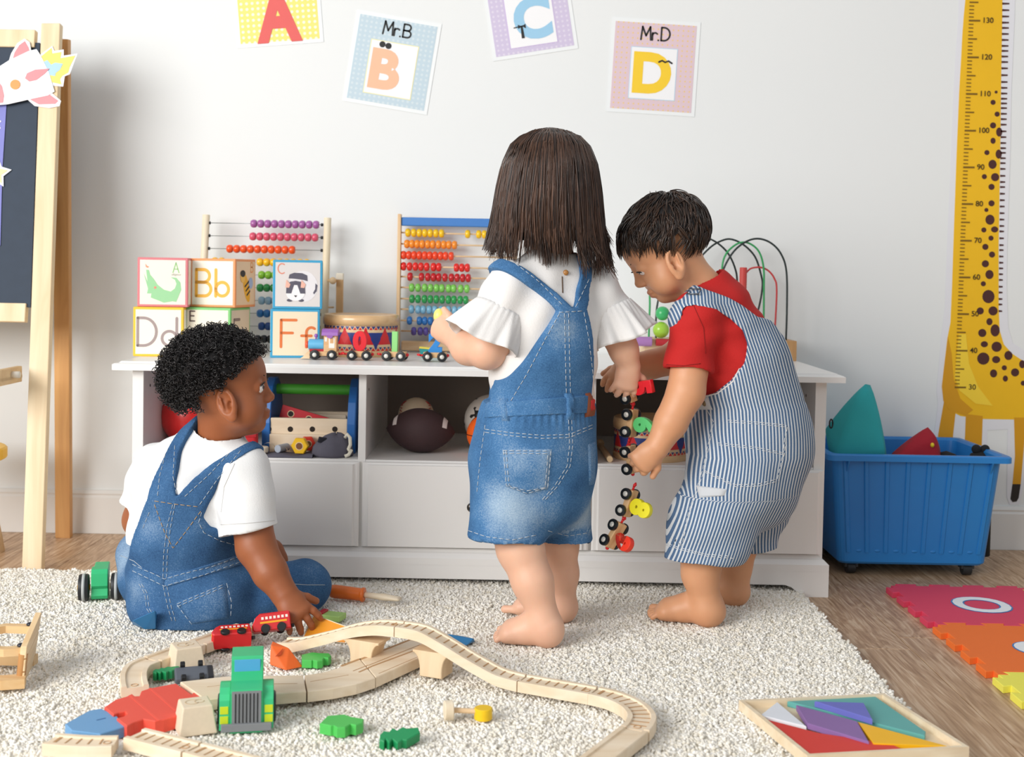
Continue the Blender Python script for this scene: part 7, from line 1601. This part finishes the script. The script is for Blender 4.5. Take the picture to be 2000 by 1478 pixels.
# ================================================================== child in striped overalls bending forward
t_c = thing('person', 'child in a red T-shirt and striped overalls bending towards the cabinet', 'person', (.47, 2.58, RZ))
CFd = unit((-1, .1, 0)); CR, CFd, CU = frame(CFd)          # faces left, lateral axis along depth
SK3 = skin_mat('#DFA67E', '#D2976F', '#C0746402'[:7])
S3 = SDF((.12, 2.33, .010), (.70, 2.80, 1.02), .0023)
H3 = W(1304, 489, 2.55)
pf_ = math.radians(36); yw = math.radians(-4); f3 = np.array([-math.cos(yw)*math.cos(pf_), math.sin(yw)*math.cos(pf_), -math.sin(pf_)])
r3, f3, u3, p3 = head(S3, H3, f3, (0, 0, 1), 1.08, (-.0030, .0036))
lat = np.array([0, 1, 0])
S3.loft([(W(1460, 880, 2.565), .085, .09), (W(1458, 790, 2.56), .08, .08), (W(1436, 690, 2.555), .076, .066), (W(1410, 625, 2.55), .07, .052)], lat, .03)
S3.cone(W(1400, 600, 2.55), .050, W(1338, 528, 2.55), .043, .03)
csl, csr = W(1362, 618, 2.475), W(1392, 612, 2.62)
S3.chain([csl, W(1340, 765, 2.44), W(1310, 825, 2.435), W(1284, 872, 2.43)], [.040, .0375, .033, .024], .008)
S3.chain([csr, W(1318, 700, 2.60), W(1270, 712, 2.575), W(1226, 712, 2.545)], [.038, .034, .030, .022], .008)
hand(S3, W(1282, 874, 2.43), unit(W(1240, 912, 2.43)-W(1284, 872, 2.43)), (.35, -.85, .4), -1, (.75, .72, .7, .7), 1.0, .1, (.7, .65, -.2), .5)
hand(S3, W(1228, 713, 2.545), unit(W(1196, 742, 2.52)-W(1226, 712, 2.545)), (-.2, -.6, .75), 1, (.35, .4, .45, .5), .95, .16, (.8, .5, -.3), .3)
hN, tN = np.array(atz(1414, 1220, RZ-.004)), np.array(atz(1261, 1203, RZ-.004)); hF, tF = np.array(atz(1456, 1180, RZ-.004)), np.array(atz(1330, 1168, RZ-.004))
S3.chain([W(1440, 930, 2.51), W(1372, 1080, 2.50), W(1368, 1120, 2.50), W(1380, 1185, 2.495)], [.06, .041, .0355, .028], .02); S3.chain([W(1478, 930, 2.63), W(1446, 1060, 2.655), W(1436, 1105, 2.66), W(1437, 1150, 2.66)], [.055, .036, .033, .027], .02)
foot(S3, W(1380, 1192, 2.495), hN, tN, -1, 1.1); foot(S3, W(1437, 1154, 2.66), hF, tF, 1, 1.0)
P_, Fc = S3.mesh('body'); P_ = relax(P_, Fc, 1, .4)
me = npmesh('body', P_, Fc); attr(me, 'lip', lip_attr(P_, p3)*.8); link('body', me, SK3, t_c, world=True); face_bits(t_c, None, p3, r3, f3, u3, 1.08, eye=(-.0030, .0036)); del S3
# red T-shirt
RCL = M('#BE1B19', .85, .03, 40, .2, bscale=350)
cst = [(W(1460, 860, 2.565), .098, .10), (W(1460, 800, 2.56), .098, .098), (W(1436, 710, 2.555), .098, .090), (W(1412, 640, 2.55), .092, .076), (W(1400, 606, 2.55), .080, .06)]
def cshirt(S_, off=0.0):
    S_.loft([(c, a+off, b+off) for c, a, b in cst], lat, .03); S_.cone(W(1402, 600, 2.55), .060+off, W(1385, 566, 2.55), .052+off, .03)
    S_.cone(W(1395, 606, 2.52), .048+off, csl, .050+off, .03); S_.cone(W(1400, 604, 2.59), .048+off, csr, .050+off, .03)
Sg = SDF((.24, 2.36, .30), (.70, 2.76, .96), .0028); cshirt(Sg)
hemN = W(1344, 722, 2.45); hemF = W(1352, 668, 2.61)
Sg.sleeve([csl, W(1338, 760, 2.443)], [.050, .050], hemN, (-.1, -.15, -1), .044); Sg.sleeve([csr, W(1334, 690, 2.605)], [.048, .046], hemF, unit(hemF-csr), .041)
Sg.cone(W(1384, 566, 2.55), .044, W(1355, 530, 2.55), .054, .003, True)
def cfold(P_): return .0035*np.sin(P_[:, 0]*60+P_[:, 2]*75)*np.exp(-(np.linalg.norm(P_-W(1420, 720, 2.46), axis=1)/.06)**2)+.0022*np.sin(P_[:, 0]*45-P_[:, 2]*70+2*np.sin(P_[:, 2]*25))*np.clip(fbm(P_, 14, 5)+.4, 0, 1)
o, PS, FS = cloth_obj('shirt', Sg, RCL, t_c, .0016, 30, 17, extra=cfold, inset=.0005); bvS = bvh_of(PS, FS)
stitch(bvS, [(1302, 712), (1335, 714), (1368, 710)], 'sleeve_hem', M('#8E1512', .9), t_c, .0007, .0005, 4); stitch(bvS, [(1352, 590), (1374, 640), (1378, 690)], 'armhole_seam', M('#8E1512', .9), t_c, .0007, .0005, 4)

_c = W(1383, 566, 2.55); _a = unit(W(1355, 530, 2.55)-W(1398, 586, 2.55)); _e = unit(np.cross(_a, (0, 1, .2))); _f = np.cross(_a, _e); MB().tube([Vector(_c+.0475*(_e*math.cos(k*PI/24)+_f*math.sin(k*PI/24))) for k in range(48)], .0052, 8, True).build('collar', RCL, t_c, True, world=True)
# striped overalls
STR_ = denim_mat('#3E5F86', '#8496AC', '#D9DDE0', True)
So = SDF((.24, 2.34, .14), (.74, 2.82, .96), .003)
So.loft([(W(1455, 770, 2.56), .112, .108), (W(1462, 830, 2.565), .118, .122), (W(1462, 880, 2.565), .122, .124), (W(1450, 930, 2.565), .118, .122)], lat, .03)
lN = [W(1440, 930, 2.515), W(1388, 1030, 2.505), W(1366, 1092, 2.495)]; lF = [W(1480, 930, 2.62), W(1476, 1000, 2.64), W(1472, 1066, 2.655)]
So.chain(lN, [.098, .082, .074], .03); So.chain(lF, [.085, .064, .052], .02)
for pc, nd, ri, rc in ((W(1366, 1092, 2.495), (-.0, -.05, -1), .069, .11), (W(1474, 1070, 2.655), (.1, 0, -1), .046, .085)):
    nd = unit(nd); sl, X, Y, Z = So.win(pc-.12, pc+.12, 0); d = (X-np.float32(pc[0]))*np.float32(nd[0])+(Y-np.float32(pc[1]))*np.float32(nd[1])+(Z-np.float32(pc[2]))*np.float32(nd[2]); So.v[sl] = np.where(((X-np.float32(pc[0]))**2+(Y-np.float32(pc[1]))**2+0*Z < rc**2), np.maximum(So.v[sl], d), So.v[sl]); So.cone(pc+np.array([0, 0, .035]), ri-.004, pc-np.array([0, 0, .05]), ri, .002, True, 0)
sl, X, Y, Z = So.win((.24, 2.34, .5), (.74, 2.82, .96), 0)
Sb = SDF((.24, 2.34, .14), (.74, 2.82, .96), .003); cshirt(Sb, .007)
Sb.loft([(W(1438, 700, 2.555), .105, .1), (W(1462, 800, 2.56), .108, .113)], lat, .02)
def up3(px, py): q = at(px, py, 2.465); return (q.x, q.z)
pl_ = [up3(*p) for p in [(1335, 800), (1372, 776), (1400, 768), (1430, 744), (1449, 708), (1455, 670), (1448, 645), (1425, 622), (1392, 604), (1350, 596), (1332, 600), (1318, 640), (1300, 640), (1316, 585), (1340, 570), (1360, 556), (1376, 566), (1420, 584), (1450, 600), (1482, 622), (1560, 640), (1640, 800), (1640, 960), (1335, 960)]]
Xg, Yg, Zg = Sb.ax[0][:, None, None], Sb.ax[1][None, :, None], Sb.ax[2][None, None, :]
psd = poly_sd(Xg+0*Zg, Zg+0*Xg, pl_)
shy = np.abs(Yg-np.float32(2.552)); neck_gap = np.maximum(np.float32(.030)-shy, -1)+0*Xg+0*Zg      # between the straps the back stays open above
zb_ = np.float32(W(0, 628, 2.5)[2]); gap = np.minimum(neck_gap, (Zg-zb_)+0*Xg+0*Yg)
hipcut = np.maximum(So.v, (Zg-np.float32(W(0, 764, 2.47)[2]))+0*Xg+0*Yg)
So.v = np.minimum(hipcut, np.maximum(np.maximum(Sb.v, psd), gap)); del Sb, psd, gap, hipcut
axp = [W(1400, 590, 2.555), W(1436, 690, 2.555), W(1460, 790, 2.56), W(1462, 880, 2.565), W(1452, 940, 2.565)]
def axx(z, pts, i): zs = np.array([p[2] for p in pts]); o_ = np.argsort(zs); return np.interp(z, zs[o_], np.array([p[i] for p in pts])[o_])
def cstripe(P_):
    """warp lines run down the garment: angle round the trunk or leg axis, in thread pairs"""
    z = P_[:, 2]; zl = W(0, 940, 2.5)[2]; near = P_[:, 1] < axx(z, [axp[-1], lN[2]*.5+lF[2]*.5], 1)
    ax1 = np.where(z > zl, axx(z, axp, 0), np.where(near, axx(z, [axp[-1], W(1412, 1095, 2.5)], 0), axx(z, [axp[-1], W(1466, 1080, 2.65)], 0))); ay1 = axx(z, axp, 1)
    # side panels: plain horizontal distance from the axis keeps neighbouring stripes parallel
    return (P_[:, 0]-ax1)/.0068+np.where(P_[:, 1] < ay1, 0, .5)+.8*fbm(P_, 14, 3)
def cpuck(P_):
    z = P_[:, 2]; return .004*np.sin(P_[:, 0]*50+z*65)*np.exp(-(np.linalg.norm(P_-W(1365, 860, 2.48), axis=1)/.05)**2)+.003*np.sin(z*55-P_[:, 0]*30)*np.exp(-((z-W(0, 1040, 2.5)[2])/.06)**2)+.003*np.sin(P_[:, 0]*30+z*38)
o, PO, FO = cloth_obj('overalls', So, STR_, t_c, .0026, 24, 12, stripe=cstripe, extra=cpuck); bvO = bvh_of(PO, FO); del So
LT3 = M('#DDDFE0', .8, .05)
stitch(bvO, [(1372, 776), (1402, 768), (1431, 746), (1450, 710), (1457, 670), (1450, 646), (1427, 624), (1394, 607)], 'armhole_binding', LT3, t_c, .0016, .0005, 4)
for l in ([(1422, 820), (1480, 824), (1535, 830), (1530, 880), (1518, 935), (1480, 945), (1435, 946), (1375, 918)], [(1376, 790), (1392, 820), (1385, 860), (1372, 920), (1345, 1000), (1328, 1070)], [(1300, 1060), (1330, 1070), (1380, 1082), (1432, 1086)], [(1402, 865), (1470, 872), (1530, 884)]): 
    for d in (0, 4): stitch(bvO, [(x+d*.5, y+d) for x, y in l], 'seam_stitch', LT3, t_c, .0006, .0007, 4, 2)
patch(bvO, ((1360, 948), (1420, 955), (1414, 968), (1366, 972)), 'hammer_loop', M('#C9CDD2', .85), t_c, .005, 10); 
patch(bvO, ((1350, 762), (1378, 768), (1392, 800), (1362, 800)), 'side_tab', STR_, t_c, .004, 8)
h = hit(bvO, 1379, 787, .003)
if h: MB().sphere(.006, h[0], (1, .6, 1), u=14, v=10).build('side_button', M('#7C6A4E', .35, metal=.6), t_c, True, world=True)
for px, py, sx in ((1356, 572, 1),):
    h = hit(bvO, px, py, .004)
    if h:
        n_ = h[1]; q = n_.to_track_quat('Z', 'Y').to_matrix().to_4x4(); q.translation = h[0]
        link('strap_buckle', MB().tube([(.012*cx, .008*cy, 0) for cx, cy in ((-1, -1), (1, -1), (1, 1), (-1, 1))], .0016, 6, True).mesh('buckle'), M('#6A6E74', .35, metal=.8), t_c, True, world=True, mtx=q)
# short tousled hair
def crop(d): return (d[:, 2] > np.where(d[:, 1] > .1, -.30+.98*np.maximum(d[:, 1]-.1, 0)**.9, np.where(d[:, 1] > -.3, -.30-.6*(.1-d[:, 1]), -.60))) & ~((np.abs(d[:, 0]) > .6) & (d[:, 2] < -.16) & (d[:, 1] > -.2))
cp_, cf = cap_mesh(H3, r3, f3, u3, 1.08, crop, .007); link('hair_cap', npmesh('cap', cp_, cf[:-1]), M('#120D0C', .6), t_c, world=True, label='dark under-layer of the hair')
B0, N0, D0 = scalp(H3, r3, f3, u3, 1.08, crop, 2600, 31); r_ = np.random.RandomState(32); cur = []; n = 9; crown = H3+1.08*(-.055*f3+.085*u3)
cl_i = r_.randint(0, 260, len(B0)); cl_d = r_.normal(size=(260, 3))
seeds = B0[r_.choice(len(B0), 260)]
for b, nn, dd in zip(B0, N0, D0):
    j = int(np.argmin(((seeds-b)**2).sum(1))); fl = b-crown; fl = fl-nn*(fl@nn); fl = unit(fl+1e-6)*1.0+.40*cl_d[j]+.15*r_.normal(size=3); fl = fl+f3*.25; fl = unit(fl-nn*(fl@nn)*.9); ln = r_.uniform(.026, .046); p = b+nn*r_.uniform(.003, .010); q = [p]; dv = unit(fl+nn*.35)
    for k in range(n-1): dv = unit(dv-nn*.10+fl*.06-np.array([0, 0, .035])); p = p+dv*ln/(n-1); q.append(p)
    cur.append(q)
strands('hair', cur, [.0012, .0014, .0015, .0015, .0014, .0012, .001, .0007, .0003], hair_mat('#110C0B', '#4B3629', .3), t_c)
# ================================================================== number train held up by the two standing children
hy = 2.485
ht = thing('number_train', 'number train dangling from the hands of the two standing children', 'toy train', at(1225, 760, hy))
zt3 = Vector((.80, -.60, .02)).normalized()
def hang(px0, px1, digit, col, zt=zt3, Yd=hy):
    a = at(*px0, Yd); b = at(*px1, Yd); x_ = (b-a).normalized(); z_ = (zt-x_*zt.dot(x_)).normalized(); y_ = z_.cross(x_); m_ = Matrix((x_, y_, z_)).transposed().to_4x4(); m_.translation = (a+b)/2-Vector(ht.location)
    return number_car(ht, m_, digit, col)
hang((1212, 735), (1222, 785), '5', '#E3202C'); hang((1224, 796), (1219, 852), '6', '#5FCB78'); hang((1218, 868), (1224, 925), '7', '#3E8EDC'); hang((1226, 950), (1208, 1004), '8', '#EDE21E', Vector((.75, -.62, -.1)).normalized()); hang((1205, 1016), (1180, 1060), '9', '#EE3B22', Vector((.55, -.8, -.2)).normalized())
